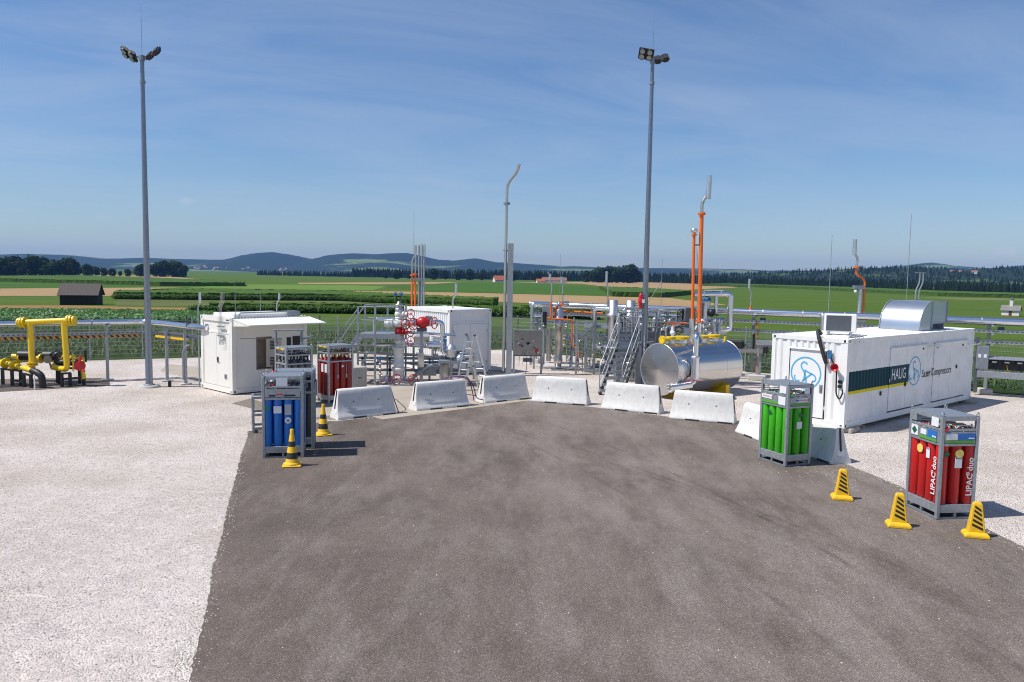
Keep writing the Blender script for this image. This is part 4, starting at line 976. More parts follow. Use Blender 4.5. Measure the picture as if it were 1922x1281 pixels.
for z0 in (.95, 1.55):
    for q in range(6): MB().b2((1.5, .012, z0+q*.055), (1.8, .03, z0+.03+q*.055)).build('louvre', dark, of)
MB().b2((2.2, .01, 1.25), (2.36, .045, 1.95)).build('cabinet', dark, of); MB().b2((2.45, .01, 1.25), (2.75, .045, 1.98)).build('cabinet', dark, of)
aw = MB(); aw.prism([(.0, OH-.03), (-1.12, OH-.2), (-1.12, OH-.235), (.0, OH-.075)], .05, OL+.1, lambda a, b, c: (c, a, b)); awn = aw.build('awning', cream, of)
for k in range(24): MB().b2((.1+k*.125, -.012, OH-.02), (.17+k*.125, .03, OH+.012)).build('hinge', galvd, awn)
MB().prism([(0, OH-.09), (-1.05, OH-.24), (0, OH-.3)], .05, .075, lambda a, b, c: (c, a, b)).build('side_flap', cream, awn)
st = MB(); st.cyl((.3, -.01, 2.0), (1.55, -.75, 1.98), .012, n=6); st.build('gas_strut', galvd, of)
castings(of, OL, OW, OH-.04, .04, cream)
rf = MB(); rf.b2((.09, .09, OH-.08), (OL-.09, OW-.09, OH-.03)); rf.build('roof', cream, of)
MB().b2((.35, .5, OH-.03), (OL-.3, OW-.3, OH+.1), .02).build('roof_panel', white, of)
MB().tube([(.5, .45, OH), (.55, .45, OH+.14), (2.6, .45, OH+.15), (2.75, .45, OH)], .03, 6, .1).build('roof_rail', galv, of)
MB().b2((2.5, .4, OH), (3.0, .9, OH+.16)).build('roof_box', galvd, of)
MB().b2((-.004, .2, OH-.12), (-.001, .42, OH-.07)).build('maker_plate', slate, of)
def lw(t, x, y):
    c, s = math.cos(t['_rz']), math.sin(t['_rz']); return t['_loc'][0]+x*c-y*s, t['_loc'][1]+x*s+y*c
# thin vent lines up the office front
x, y = lw(of, -.06, .75)
vl = thing('vent_lines', 'bunch of four thin vent tubes with kinked tops on the office front', 'vent pipes', (x, y, 0), R(47))
for k in range(4):
    q = k*.09-.15
    MB().tube([(0, q, 2.0), (0, q, 3.1), (.05, q-.09, 3.28), (.05, q-.09, 3.62)], .008, 5, .05).build('tube', inox, vl)
    MB().tube([(0, q, 2.0), (-.02, q-.1, 1.98), (-.02, q-.12, 1.75)], .011, 5).build('tail', inox, vl)
MB().b2((-.015, -.25, 2.38), (.05, .2, 2.42)).build('clip_rail', galvd, vl); MB().b2((-.015, -.25, 2.05), (.05, .2, 2.09)).build('clip_rail', galvd, vl)
x, y = lw(of, .3, .3); tag(MB().cyl((x, y, OH-.03), (x, y, OH+1.2), .012, .006, n=6).build('lightning_rod', galv), 'thin lightning rod beside the vent tubes on the office container', 'rod')
x, y = lw(of, 1.9, 1.4); tag(MB().cyl((x, y, OH), (x, y, OH+1.15), .012, .006, n=6).build('lightning_rod', galv), 'thin lightning rod in the middle of the office container roof', 'rod')

# --- middle white container
MW, ML, MH = 2.3, 3.6, 2.86
mc = thing('equipment_container', 'white corrugated equipment container with double end doors behind the wellhead', 'container', (-2.7, 34.2, 0), R(40))
f = MB()   # local x along the shaded door end, y along the corrugated side (to the left and back)
for y in (0, ML):
    s = 1 if y == 0 else -1
    for z0, z1 in ((.04, .2), (MH-.14, MH)): f.b2((0, y, z0), (MW, y+s*.08, z1))
for x in (0, MW):
    s = 1 if x == 0 else -1
    for z0, z1 in ((.04, .2), (MH-.14, MH)): f.b2((x, .08, z0), (x+s*.08, ML-.08, z1))
    for y in (0, ML): f.b2((x+.002*s, y, .2), (x+s*.13, y+(.13 if y == 0 else -.13), MH-.14))
f.build('frame', white, mc)
w = MB(); corr_wall(w, .13, ML-.13, .2, MH-.14, 0, -1, .16, .03); w.v = [(y+.03, x, z) for x, y, z in w.v]; w.build('side_wall', white, mc)
w = MB(); w.b2((MW-.08, .13, .2), (MW-.05, ML-.13, MH-.14)); w.b2((.13, ML-.08, .2), (MW-.13, ML-.05, MH-.14)); w.b2((.13, .06, .2), (MW-.13, .09, MH-.14)); w.build('wall', white, mc)
for k in range(2):
    d = MB().b2((.2+k*.96, .03, .26), (1.15+k*.96, .058, 2.22), .006).build('door', white, mc)
    for z in (.5, 1.9): MB().box(((.24 if k == 0 else 2.07), .02, z), (.03, .02, .16)).build('hinge', greyl, d)
MB().b2((.13, .025, 2.25), (MW-.13, .058, 2.31)).build('door_head', white, mc)
MB().b2((.05, .05, MH-.05), (MW-.05, ML-.05, MH-.015)).build('roof', white, mc)
v = MB().b2((-.01, 1.35, 2.15), (.03, 1.85, 2.5)).build('vent', slate, mc)
for q in range(5): MB().b2((-.02, .55, 1.1+q*.12), (.02, 1.35, 1.16+q*.12)).build('louvre', galv, mc)
castings(mc, MW, ML, MH-.04, .04, white)
# ------------------------------------------------------------------ lamp posts
def floodlight(t, o, n, right, m=black):
    """2 x 2 round-lens floodlight centred at o, facing n"""
    n = Vector(n).normalized(); x = Vector(right); x = (x-n*x.dot(n)).normalized(); y = n.cross(x); o = Vector(o)
    Rm = Matrix((x, y, n)).transposed()
    h = MB().box(o-n*.05, (.58, .42, .08), Rm=Rm)
    for i in (-1, 1):
        h.box(o+x*i*.15-n*.1, (.17, .38, .06), Rm=Rm)
        for j in (-1, 1): h.cyl(o+x*i*.145+y*j*.105-n*.02, o+x*i*.145+y*j*.105+n*.045, .13, .12, 14)
    b = h.build('floodlight', m, t)
    for i in (-1, 1):
        for j in (-1, 1): MB().cyl(o+x*i*.145+y*j*.105+n*.045, o+x*i*.145+y*j*.105+n*.051, .098, .094, 14).build('lens', lens, b)
def lamp(lab, loc, hh, heads):
    t = thing('lamp_post', lab, 'lamp post', loc)
    MB().lathe([(.14, .06), (.13, .1), (.115, 3.), (.068, hh)], n=14).build('pole', mast_m, t)
    MB().lathe([(.38, -.02), (.38, .06), (.34, .08)], n=16).build('concrete_collar', conc, t)
    MB().lathe([(.2, .08), (.2, .11), (.15, .12)], n=12).build('base_plate', galvd, t)
    MB().lathe([(.1, hh-.9), (.1, hh-.8)], n=12).build('clamp', galvd, t)
    arm = MB(); arm.cyl((0, 0, hh-.1), (0, 0, hh+.08), .1, n=12)
    for (o, n, r_) in heads:
        arm.bar((0, 0, hh), (o[0]*.6, o[1]*.6, hh+(o[2]-hh)*.6), .06, .05)
    arm.build('arm', galvd, t)
    for (o, n, r_) in heads: floodlight(t, o, n, r_)
    MB().cyl((0, 0, hh), (.0, 0, hh+1.9), .009, .004, n=5).build('lightning_rod', galvd, t)
    return t
L1 = lamp('tall galvanised lamp post with two floodlights beside the yellow pipes', (-13.54, 29.53, 0), 12.0, [((-.5, .02, 12.1), (-.45, -.5, -.75), (1, 0, -.35)), ((.42, .05, 12.14), (.5, .55, -.7), (1, 0, .35))])
L2 = lamp('tall galvanised lamp post with red siren beside the silver tank', (5.25, 31.6, 0), 12.75, [((-.28, -.1, 12.95), (-.3, -.75, -.6), (1, -.1, -.12)), ((.36, .12, 12.82), (.25, .6, -.78), (1, .1, -.08))])
sr = thing('siren', 'red alarm siren strapped halfway up the right lamp post', 'siren', (5.25, 31.6, 3.3))
MB().lathe([(.07, 0), (.075, .12), (.06, .2)], (-.2, -.14, -.12), n=12).build('horn', red, sr)
MB().lathe([(.1, .1), (.1, .28), (.05, .34)], (-.2, -.14, -.02), n=12).build('body', red, sr); MB().lathe([(.085, .3), (.08, .42), (.03, .5), (0, .51)], (-.2, -.14, -.02), n=12).build('dome', red, sr)
MB().b2((-.16, -.26, .1), (-.06, -.22, .24)).build('label', paper, sr); MB().b2((-.2, -.14, .05), (-.02, -.1, .12)).build('bracket', galvd, sr)
MB().tube([(-.28, -.14, .1), (-.42, -.14, .05), (-.42, -.14, -.08), (-.3, -.14, -.06)], .012, 5, .05).build('cable', rubber, sr)

# ------------------------------------------------------------------ concrete barriers
def barrier_mesh():
    h_ = [(-.31, .0), (-.31, .07), (-.275, .13), (-.225, .23), (-.185, .36), (-.155, .5), (-.125, .7), (-.108, .84), (-.07, .895)]; prof = h_+[(-a, b) for a, b in h_[::-1]]
    mb = MB(); L = 1.0
    secs = [(-L, .0), (-L+.05, .022)] ; n = len(prof)
    rings = []
    for x, ins in ((-L+.0, .05), (-L+.05, 0), (L-.05, 0), (L, .05)):
        rings.append([((abs(x)-.11*b/.9)*(1 if x > 0 else -1), a*(1-ins*1.2), b*(1-ins*.5) if b > .5 else b) for a, b in prof])
    vs = sum(rings, []); fs = []
    for j in range(3):
        for i in range(n): fs.append((j*n+i, (j+1)*n+i, (j+1)*n+(i+1) % n, j*n+(i+1) % n))
    fs += [tuple(range(n)), tuple(range(4*n-1, 3*n-1, -1))]
    mb.add(vs, fs[:3*n], True); mb.add(vs, fs[3*n:]); return mb
bprof = None
def barrier(lab, a, b, mark=False):
    a = Vector((*a, 0)); b = Vector((*b, 0)); d = b-a; rz = math.atan2(d.y, d.x)
    nrm = Vector((-math.sin(rz), math.cos(rz), 0)); c = (a+b)/2+nrm*.3
    t = thing('concrete_barrier', lab, 'barrier', (c.x, c.y, 0), rz, 'concrete barriers around the lane end')
    global bprof
    if bprof is None:
        bprof = barrier_mesh().build('body', concw, t)
        bprof.modifiers.new('b', 'BEVEL').width = .018
    else: inst(bprof, t)
    for x in (-.42, .42):      # lifting holes
        MB().cyl((x, -.162, .5), (x, -.14, .5), .022, n=8).build('lifting_hole', dark, t)
    for x in (-1, 1):          # end groove
        MB().bar((x*.967, 0, .3), (x*.897, 0, .86), .03, .045, (0, 1, 0)).build('end_groove', dark, t)
    for x in (-.28, .72):      # drain slots at the foot
        MB().b2((x-.22, -.316, .0), (x+.22, -.2, .055)).build('drain_slot', dark, t)
    MB().bar((-.983, -.1, .18), (-.968, -.1, .3), .012, .14, (0, 1, 0)).build('label', paper, t)
    return t
BL = [('concrete barrier nearest the red gas bundle, first on the left', (-5.2, 23.55), (-3.55, 24.8)),
      ('concrete barrier in front of the wellhead, second from the left', (-3.05, 25.3), (-1.35, 26.45)),
      ('concrete barrier below the tall vent mast, third from the left', (-.9, 27.05), (.7, 28.25)),
      ('lit concrete barrier below the instrument panel, right of the vent mast', (.74, 27.6), (2.55, 26.95)),
      ('lit concrete barrier at the foot of the steel stairs', (3.0, 26.4), (4.8, 25.45)),
      ('lit concrete barrier in front of the silver tank', (4.98, 24.75), (6.8, 23.95))]
for lab, a, b in BL: barrier(lab, a, b)
barrier('lit white concrete barrier half hidden behind the green gas bundle', (6.5, 22.75), (7.0, 20.85))
b8 = barrier('shaded concrete barrier with white logo right of the green gas bundle', (7.2, 20.85), (7.75, 18.98))
def onflank(x, z, dx, dz):
    y = -(.155-(z-.5)*.15)-.006; return [(x, y, z), (x+dx, y, z), (x+dx, y+dz*.15, z+dz), (x, y+dz*.15, z+dz)]
for k in range(3):
    for (x0, dx) in ((.26, .18), (.5, .18)):
        if k == 2 and x0 < .4: dx = .09
        MB().add(onflank(x0, .73-k*.062, dx, .038), [(0, 1, 2, 3)]).build('logo_mark', paper, b8)
MB().bar((.98, .0, .2), (.963, .0, .34), .012, .2, (0, 1, 0)).build('label', paper, b8)

# ------------------------------------------------------------------ gas bundles
BW, BD, BH = .96, .78, 1.95
PROTO = {}
def bundle(nm, lab, loc, rz, cm, style, grp='gas cylinder bundles'):
    t = thing(nm, lab, 'gas bundle', loc, rz, grp); x0, y0 = BW/2, BD/2
    def shared(key, make, mat_, pname, where=(0, 0, 0), rot=0, par=None):
        if key not in PROTO:
            o = make().build(pname, mat_, par or t); PROTO[key] = o
            o.location = where; o.rotation_euler = (0, 0, rot); return o
        o = PROTO[key].copy(); COL.objects.link(o); o.parent = par or t; o.location = where; o.rotation_euler = (0, 0, rot)
        if o.data.materials[0] != mat_: o.data = o.data.copy(); o.data.materials[0] = mat_
        return o
    for sx in (-1, 1):
        for sy in (-1, 1):
            shared('post', lambda: MB().box((0, 0, BH/2), (.07, .07, BH-.01), 0, .008), galv, 'corner_post', (sx*(x0-.035), sy*(y0-.035), 0))
            shared('eye', lambda: MB().ring((0, 0, 0), (1, 0, 0), .045, .011, 12, 5), galv, 'lifting_eye', (sx*(x0-.035), sy*(y0-.035), BH+.035), R(30))
    for z, hh in ((.20, .16), (1.42, .05), (1.7, .05), (BH-.04, .07)):
        for sy in (-1, 1):
            shared('rl%.2f' % z, lambda: MB().box((0, 0, 0), (BW-.144, .045, hh), 0, .005), galv, 'long_rail', (0, sy*(y0-.03), z))
        for sx in (-1, 1):
            shared('rs%.2f' % z, lambda: MB().box((0, 0, 0), (.045, BD-.144, hh), 0, .005), galv, 'short_rail', (sx*(x0-.03), 0, z))
    for sy in (-1, 1): shared('skid', lambda: MB().box((0, 0, 0), (BW-.144, .05, .03)), galvd, 'skid', (0, sy*(y0-.03), .02))
    for sx in (-1, 1): shared('skids', lambda: MB().box((0, 0, 0), (.05, BD-.144, .03)), galvd, 'skid', (sx*(x0-.03), 0, .02))
    for (px_, py_) in ((0, -y0+.03), (0, y0-.03), (x0-.03, 0), (-x0+.03, 0)): shared('stub', lambda: MB().box((0, 0, 0), (.05, .04, .09)), galvd, 'fork_stub', (px_, py_, .075))
    shared('floor', lambda: MB().box((0, 0, 0), (BW-.1, BD-.1, .02)), galvd, 'floor_plate', (0, 0, .26))
    shared('roof', lambda: MB().box((0, 0, 0), (BW-.02, BD-.02, .012), 0, .003), galvd, 'roof_plate', (0, 0, BH+.002))
    rr = .107
    for i in range(4):
        for j in range(3):
            c = shared('cyl', lambda: MB().lathe([(rr-.012, .28), (rr, .3), (rr, 1.36), (rr*.94, 1.42), (rr*.75, 1.48), (rr*.42, 1.52), (.035, 1.54)], n=16), cm, 'cylinder', (-x0+.11+.013+rr*0+i*(BW-.246)/3, -y0+.125+j*(BD-.25)/2, 0))
            shared('val', lambda: MB().lathe([(.028, 1.54), (.032, 1.6), (.02, 1.62), (.04, 1.64), (.04, 1.68)], n=8), brass if style != 'grey' else black, 'valve', (0, 0, 0), 0, c)
    # manifold tubes in the top bay
    mcols = {'red': (red, inox), 'green': (greenc, inox), 'blue': (bluep, inox), 'grey': (black, galvd), 'back': (orange, black)}[style]
    m0, m1 = MB(), MB()
    for k in range(4):
        x = -x0+.13+k*.235
        m1.tube([(x, -y0+.1, 1.66), (x+.04, -y0+.14, 1.78), (x+.1, y0-.14, 1.78), (x+.1, y0-.1, 1.66)], .012, 5, .04)
        m0.tube([(x-.02, -y0+.08, 1.72), (x+.12, -y0+.08, 1.62+.05*(k % 2)), (x+.16, -y0+.12, 1.75)], .018, 5, .03)
    for k in range(5):
        y = -y0+.14+k*.13; m0.tube([(x0-.1, y, 1.72), (x0-.13, y+.07, 1.6), (x0-.2, y+.1, 1.7)], .02, 5, .03); m1.tube([(x0-.08, y, 1.8), (x0-.09, y+.1, 1.66), (x0-.16, y+.12, 1.62)], .013, 5, .03)
    m0.build('manifold', mcols[0], t); m1.build('manifold', mcols[1], t)
    return t
def decal(t, face, a, z, w, h, m, nm='label', off=.0):
    """thin printed plate on the outside of a bundle face: f = long front, r = right short side"""
    if face == 'f': return MB().b2((a-w/2, -BD/2-.004-off, z-h/2), (a+w/2, -BD/2+.004-off*.2, z+h/2)).build(nm, m, t)
    return MB().b2((BW/2-.004+off*.2, a-w/2, z-h/2), (BW/2+.004+off, a+w/2, z+h/2)).build(nm, m, t)
def diamond(t, face, a, z, s, m, r=.03):
    p = [(a-s, z), (a, z-s), (a+s, z), (a, z+s)]
    fr = (lambda u_, v_, w_: (u_, -BD/2+r+w_, v_)) if face == 'f' else (lambda u_, v_, w_: (BW/2-r+w_, u_, v_))
    return MB().prism(p, -.003, .003, fr).build('hazard_diamond', m, t)
def cyl_label(t, face, a, z, w, h, m, nm='label'):
    if face == 'f': return MB().b2((a-w/2, -BD/2+.006, z-h/2), (a+w/2, -BD/2+.014, z+h/2)).build(nm, m, t)
    return MB().b2((BW/2-.014, a-w/2, z-h/2), (BW/2-.006, a+w/2, z+h/2)).build(nm, m, t)
def local_of(corner, rz, lx, ly):      # bundle centre so that local point (lx,ly) stands at 'corner'
    c, s = math.cos(rz), math.sin(rz); return (corner[0]-(lx*c-ly*s), corner[1]-(lx*s+ly*c), .006)
x0, y0 = BW/2, BD/2
# red, front right
rz = R(-82); rb = bundle('gas_bundle', 'red cylinder bundle with white lettering at the right edge of the lane', local_of((8.03, 14.64), rz, x0, -y0), rz, redc, 'red')
for fc, ww in (('f', BW-.16), ('r', BD-.16)): decal(rb, fc, 0, 1.56, ww, .215, galv, 'sign_plate', -.02)
decal(rb, 'f', -.3, 1.57, .2, .2, paper, 'sign'); diamond(rb, 'f', -.3, 1.57, .075, dgreen, -.006)
decal(rb, 'f', -.02, 1.58, .2, .1, paper, 'sign'); decal(rb, 'f', .2, 1.58, .3, .15, labb, 'sign'); decal(rb, 'f', .1, 1.48, .5, .055, labg, 'sign'); decal(rb, 'f', .28, 1.83, .2, .17, paper, 'sign'); decal(rb, 'f', -.33, 1.83, .15, .15, galv, 'plate')
decal(rb, 'r', -.17, 1.57, .22, .11, paper, 'sign'); decal(rb, 'r', .12, 1.575, .36, .12, labb, 'sign'); decal(rb, 'r', 0, 1.48, .58, .055, labg, 'sign'); decal(rb, 'r', -.24, 1.66, .08, .03, labb, 'sign')
mk = MB().prism([(.16, 1.535), (.3, 1.535), (.26, 1.56), (.22, 1.55), (.19, 1.565)], .0, .003, lambda a, b, c: (BW/2+.004+c, a, b)).build('wave_mark', paper, rb)
mk = MB().prism([(.22, 1.53), (.34, 1.53), (.31, 1.56), (.27, 1.545), (.24, 1.57)], .0, .003, lambda a, b, c: (a, -BD/2-.004-c, b)).build('wave_mark', paper, rb)
cyl_label(rb, 'f', .12, 1.2, .1, .2, paper); cyl_label(rb, 'f', .12, 1.28, .1, .04, labb)
MB().cyl((-.12, -y0+.012, 1.24), (-.12, -y0+.004, 1.24), .085, n=16).build('sticker', yell, rb)
cyl_label(rb, 'r', 0, 1.08, .14, .2, paper); cyl_label(rb, 'r', 0, 1.17, .13, .03, labb); diamond(rb, 'r', -.25, 1.25, .065, dgreen, .008)
MB().cyl((x0-.012, .01, 1.25), (x0-.004, .01, 1.25), .085, n=16).build('sticker', yell, rb)
for (o_, yd) in (((x0-.004, .3), (0, -1, 0)), ((.37, -y0+.004), (-1, 0, 0))):
    yv = Vector(yd)
    for body, dz, off_, sz in (('LIPAC', .44, 0, .165), ('®', .835, .065, .085), ('duo', .92, 0, .165)):
        text(body, sz, paper, rb, 'lettering', frame4((o_[0]+yv.x*off_, o_[1]+yv.y*off_, dz), (0, 0, 1), yd), .001, bold=.003)
# green
rz = R(-67); gb = bundle('gas_bundle', 'bright green cylinder bundle before the compressor container', local_of((6.53, 18.6), rz, x0, -y0), rz, greenc, 'green')
for fc, ww in (('f', BW-.16), ('r', BD-.16)): decal(gb, fc, 0, 1.56, ww, .215, galv, 'sign_plate', -.02)
decal(gb, 'f', -.24, 1.6, .36, .1, paper, 'sign'); decal(gb, 'f', -.13, 1.48, .58, .06, labg, 'sign'); decal(gb, 'f', .28, 1.56, .24, .2, paper, 'sign'); decal(gb, 'f', .3, 1.83, .22, .17, paper, 'sign')
decal(gb, 'r', .04, 1.58, .34, .1, paper, 'sign'); decal(gb, 'r', 0, 1.485, .58, .055, labg, 'sign'); decal(gb, 'r', -.25, 1.66, .08, .03, labb, 'sign'); decal(gb, 'r', .18, 1.8, .15, .14, paper, 'sign')
text('RIESSNER-GASE', .052, labr, gb, 'lettering', frame4((x0+.006, -.07, 1.565), (0, 1, 0), (0, 0, 1)), .0008); text('RIESSNER-GASE', .05, labr, gb, 'lettering', frame4((-.37, -y0-.0055, 1.585), (1, 0, 0), (0, 0, 1)), .0008)
MB().cyl((x0+.004, -.1, 1.58), (x0+.0065, -.1, 1.58), .03, n=10).build('logo_dot', labb, gb)
diamond(gb, 'f', -.13, 1.22, .07, dgreen, .008); diamond(gb, 'r', .03, 1.22, .07, dgreen, .008); cyl_label(gb, 'r', .0, .98, .16, .17, paper)
# blue front left, grey one behind it
rz = R(11); c0 = local_of((-5.88, 18.58), rz, -x0, -y0)
bb = bundle('gas_bundle', 'blue cylinder bundle standing nearest on the left of the lane', c0, rz, bluec, 'blue')
decal(bb, 'f', 0, 1.56, BW-.15, .2, galv, 'front_panel', .0)
decal(bb, 'f', -.07, 1.53, .16, .03, labr, 'sign', .003); decal(bb, 'f', -.24, 1.5, .15, .045, dark, 'slot', .003); decal(bb, 'f', .16, 1.5, .27, .045, dark, 'slot', .003); decal(bb, 'f', -.02, 1.82, .26, .2, paper, 'sign')
text('Rießner', .13, galvd, bb, 'lettering', frame4((-.22, -y0+.004, .16), (1, 0, 0), (0, 0, 1)), .002)
diamond(bb, 'f', -.35, 1.2, .065, pmat('green_diamond', (.02, .25, .03), .5), .008)
cyl_label(bb, 'f', -.12, 1.16, .18, .17, paper); cyl_label(bb, 'f', .12, 1.16, .15, .25, greyl); MB().cyl((.12, -y0+.012, .9), (.12, -y0+.004, .9), .075, n=18).build('sticker', paper, bb)
MB().cyl((.12, -y0+.004, .9), (.12, -y0+.002, .9), .05, n=14).build('sticker_mark', greyl, bb)
MB().cyl((.12, -y0+.004, .9), (.12, -y0+.001, .9), .02, n=10).build('sticker_mark', labb, bb)
for x in (-.37, -.12): MB().cyl((x, -y0+.016, 1.385), (x, -y0+.01, 1.385), .02, n=8).build('red_dot', labr, bb)
c, s = math.cos(rz), math.sin(rz)
bundle('gas_bundle', 'grey cylinder bundle directly behind the blue one', (c0[0]+.2*c-.9*s, c0[1]+.2*s+.9*c, .006), rz, greyc, 'grey')
# darker pair near the office
rz = U; bk = bundle('gas_bundle', 'grey framed bundle with black valves in front of the office window', local_of((-7.25, 25.4), rz, -x0, -y0), rz, greyc, 'grey')
br = bundle('gas_bundle', 'dark red cylinder bundle with black valves left of the wellhead', local_of((-6.1, 26.35), rz, -x0, -y0), rz, darkred, 'back')
for t_ in (bk, br):
    for k in range(2): MB().b2((-BW/2-.004, -.25+k*.3, BH-.065), (-BW/2+.003, -.05+k*.3, BH-.015)).build('hazard_tape', yellowc, t_)
for k, x in enumerate((-.12, .2)): MB().b2((x-.012, -y0+.002, .95), (x+.012, -y0+.01, 1.36)).build('strap', galvd, br); MB().b2((x-.035, -y0-.004, .85), (x+.035, -y0+.01, .97)).build('buckle', galvd, br)
diamond(br, 'f', .06, 1.25, .05, paper, .008)
for y in (-.2, .03): MB().b2((-x0+.003, y-.07, 1.05), (-x0+.009, y+.07, 1.33)).build('label', paper, br)
# small empty pallet frame left of the blue bundle
pf = thing('pallet_frame', 'low galvanised frame peeking out left of the blue bundle', 'frame', (-6.75, 21.9, .006), R(20))
for (x, y) in ((-.4, -.3), (.4, -.3), (-.4, .3), (.4, .3)): MB().box((x, y, .5), (.06, .06, 1.0)).build('post', galv, pf)
for z in (.12, .5, .97):
    for y in (-.3, .3): MB().b2((-.37, y-.025, z-.03), (.37, y+.025, z+.03)).build('rail', galv, pf)
    for x in (-.4, .4): MB().b2((x-.025, -.27, z-.03), (x+.025, .27, z+.03)).build('rail', galv, pf)
fe = thing('fire_extinguisher', 'red and white fire extinguisher beside the grey bundle near the office', 'extinguisher', (-7.5, 24.9, .0))
MB().lathe([(.09, .75), (.09, 1.2), (.06, 1.28), (.03, 1.3)], n=12).build('tank', red, fe); MB().lathe([(.092, .95), (.092, 1.12)], n=12).build('label', paper, fe)
MB().lathe([(.03, 1.3), (.04, 1.42), (.02, 1.46)], n=8).build('valve', black, fe); MB().b2((-.02, .06, 0), (.02, .1, 1.4)).build('stand_post', galv, fe); MB().b2((-.18, -.1, 0), (.18, .2, .03)).build('stand_foot', galv, fe)

# ------------------------------------------------------------------ cones
def stripe_cone():
    m = bpy.data.materials.new('black_yellow_bands'); m.use_nodes = True; t = m.node_tree; b = t.nodes['Principled BSDF']; b.inputs['Roughness'].default_value = .5
    co = N(t, 'ShaderNodeTexCoord'); s_ = N(t, 'ShaderNodeSeparateXYZ'); t.links.new(co.outputs['Object'], s_.inputs[0])
    r = N(t, 'ShaderNodeValToRGB'); r.color_ramp.interpolation = 'CONSTANT'; e = r.color_ramp.elements
    Yc, Kc = (.86, .50, .012, 1), (.02, .02, .02, 1); e[0].color = Yc; e[1].position = .20; e[1].color = Kc
    for p, c in ((.36, Yc), (.52, Kc), (.66, Yc)): q = e.new(p); q.color = c
    k = N(t, 'ShaderNodeMath', operation='MULTIPLY'); k.inputs[1].default_value = 1.15; t.links.new(s_.outputs[2], k.inputs[0]); t.links.new(k.outputs[0], r.inputs[0]); t.links.new(r.outputs[0], b.inputs['Base Color']); return m
bandm = stripe_cone()
def cone(lab, loc, rz):
    t = thing('traffic_cone', lab, 'cone', loc, rz, 'black and yellow round cones')
    MB().box((0, 0, .02), (.42, .42, .04), 0, .015).lathe([(.2, .04), (.2, .06), (.16, .09)], n=16).build('base', yellowc, t)
    MB().lathe([(.155, .085), (.145, .1), (.05, .72), (.042, .74), (.042, .84), (.036, .85)], n=18).build('body', bandm, t)
    return t
cone('black and yellow cone in front of the blue gas bundle', (-4.99, 17.93, .006), .2)
cone('black and yellow cone right of the gas bundles near the barriers', (-5.1, 21.4, .006), .5)
def warn_cone(lab, loc, rz):
    t = thing('warning_pyramid', lab, 'cone', loc, rz, 'yellow pyramid markers')
    def fr(pts): return pts
    b = MB(); lv = [(.2, .15, 0), (.2, .15, .05), (.165, .12, .09), (.125, .085, .1)]
    def rings(mb, lv, cap=True):
        vs = []
        for a, c, z in lv: vs += [(-a, -c, z), (a, -c, z), (a, c, z), (-a, c, z)]
        fs = [(4*j+i, 4*j+(i+1) % 4, 4*j+4+(i+1) % 4, 4*j+4+i) for j in range(len(lv)-1) for i in range(4)]
        fs += [(3, 2, 1, 0), tuple(range(4*len(lv)-4, 4*len(lv)))]; mb.add(vs, fs); return mb
    o = rings(b, lv).build('base', yellowc, t); o.modifiers.new('b', 'BEVEL').width = .012
    o = rings(MB(), [(.135, .085, .098), (.075, .05, .58), (.06, .042, .61), (.06, .042, .62)]).build('body', yellowc, t); o.modifiers.new('b', 'BEVEL').width = .012
    for sgn in (-1, 1):                     # raised black diagonal bars on both broad faces
        for k in range(5):
            z = .165+k*.082; hw = lambda q: .118-.06*(q-.1)/.5-.018
            yf = lambda q: .0865-.0365*(q-.098)/.482
            zl, zr = z+.05, z-.03
            if zr < .12: zr = .12
            if k == 4: zl = min(zl, .53)
            p = [(-hw(zl)*.98, zl), (-hw(zl+.038)*.98, zl+.038), (hw(zr+.042)*.98, zr+.042), (hw(zr)*.98, zr)]
            vs = [(a, sgn*(yf(q)+h), q) for h in (-.002, .004) for a, q in p]
            MB().add(vs, [(0, 1, 2, 3), (7, 6, 5, 4)]+[(i, (i+1) % 4, 4+(i+1) % 4, 4+i) for i in range(4)]).build('bar', black, t)
    return t
warn_cone('yellow striped pyramid marker farthest back, by the lane edge', (6.79, 15.95, .006), R(-12))
warn_cone('yellow striped pyramid marker just left of the red gas bundle', (7.1, 14.2, .006), R(-14))
warn_cone('yellow striped pyramid marker nearest, in front of the red gas bundle', (8.22, 13.7, .006), R(-16))

# ------------------------------------------------------------------ fences
def fence(lab, pts, h, posts_m=galv, sp=2.5):
    t = thing('mesh_fence', lab, 'fence', (*pts[0], 0)); proto = None
    for a, b in zip(pts[:-1], pts[1:]):
        L = math.dist(a, b); n = max(1, round(L/sp)); rz = math.atan2(b[1]-a[1], b[0]-a[0]); l = L/n
        mb = MB()
        for z in np.arange(.06, h-.02, .2):
            mb.bar((.04, 0, z), (l-.04, 0, z), .013, .014)
        k = .06
        while k < l-.05: mb.bar((k, .009, .04), (k, .009, h-.02), .005, .005); k += .05
        pan = None; po = None
        for i in range(n+1):
            x = a[0]+(b[0]-a[0])*i/n-pts[0][0]; y = a[1]+(b[1]-a[1])*i/n-pts[0][1]
            if i < n:
                if pan is None: pan = mb.build('mesh_panel', galv, t); pan['kind'] = 'stuff'; q = pan
                else: q = inst(pan, t)
                q.location = (x, y, 0); q.rotation_euler = (0, 0, rz)
            if po is None:
                pm = MB(); pm.box((0, 0, h/2), (.06, .06, h+.08), 0, .006).box((0, 0, .02), (.16, .16, .04))
                for z in (.3, 1.0, 1.7): pm.box((.0, -.035, z), (.1, .012, .05))
                po = pm.build('post', posts_m, t); q = po
            else: q = inst(po, t)
            q.location = (x, y, 0); q.rotation_euler = (0, 0, rz)
    return t
fence('welded wire mesh fence along the right grass verge', [(-.5, 46.6), (11.2, 38.0), (20.5, 31.6), (27, 27.0)], 2.05)
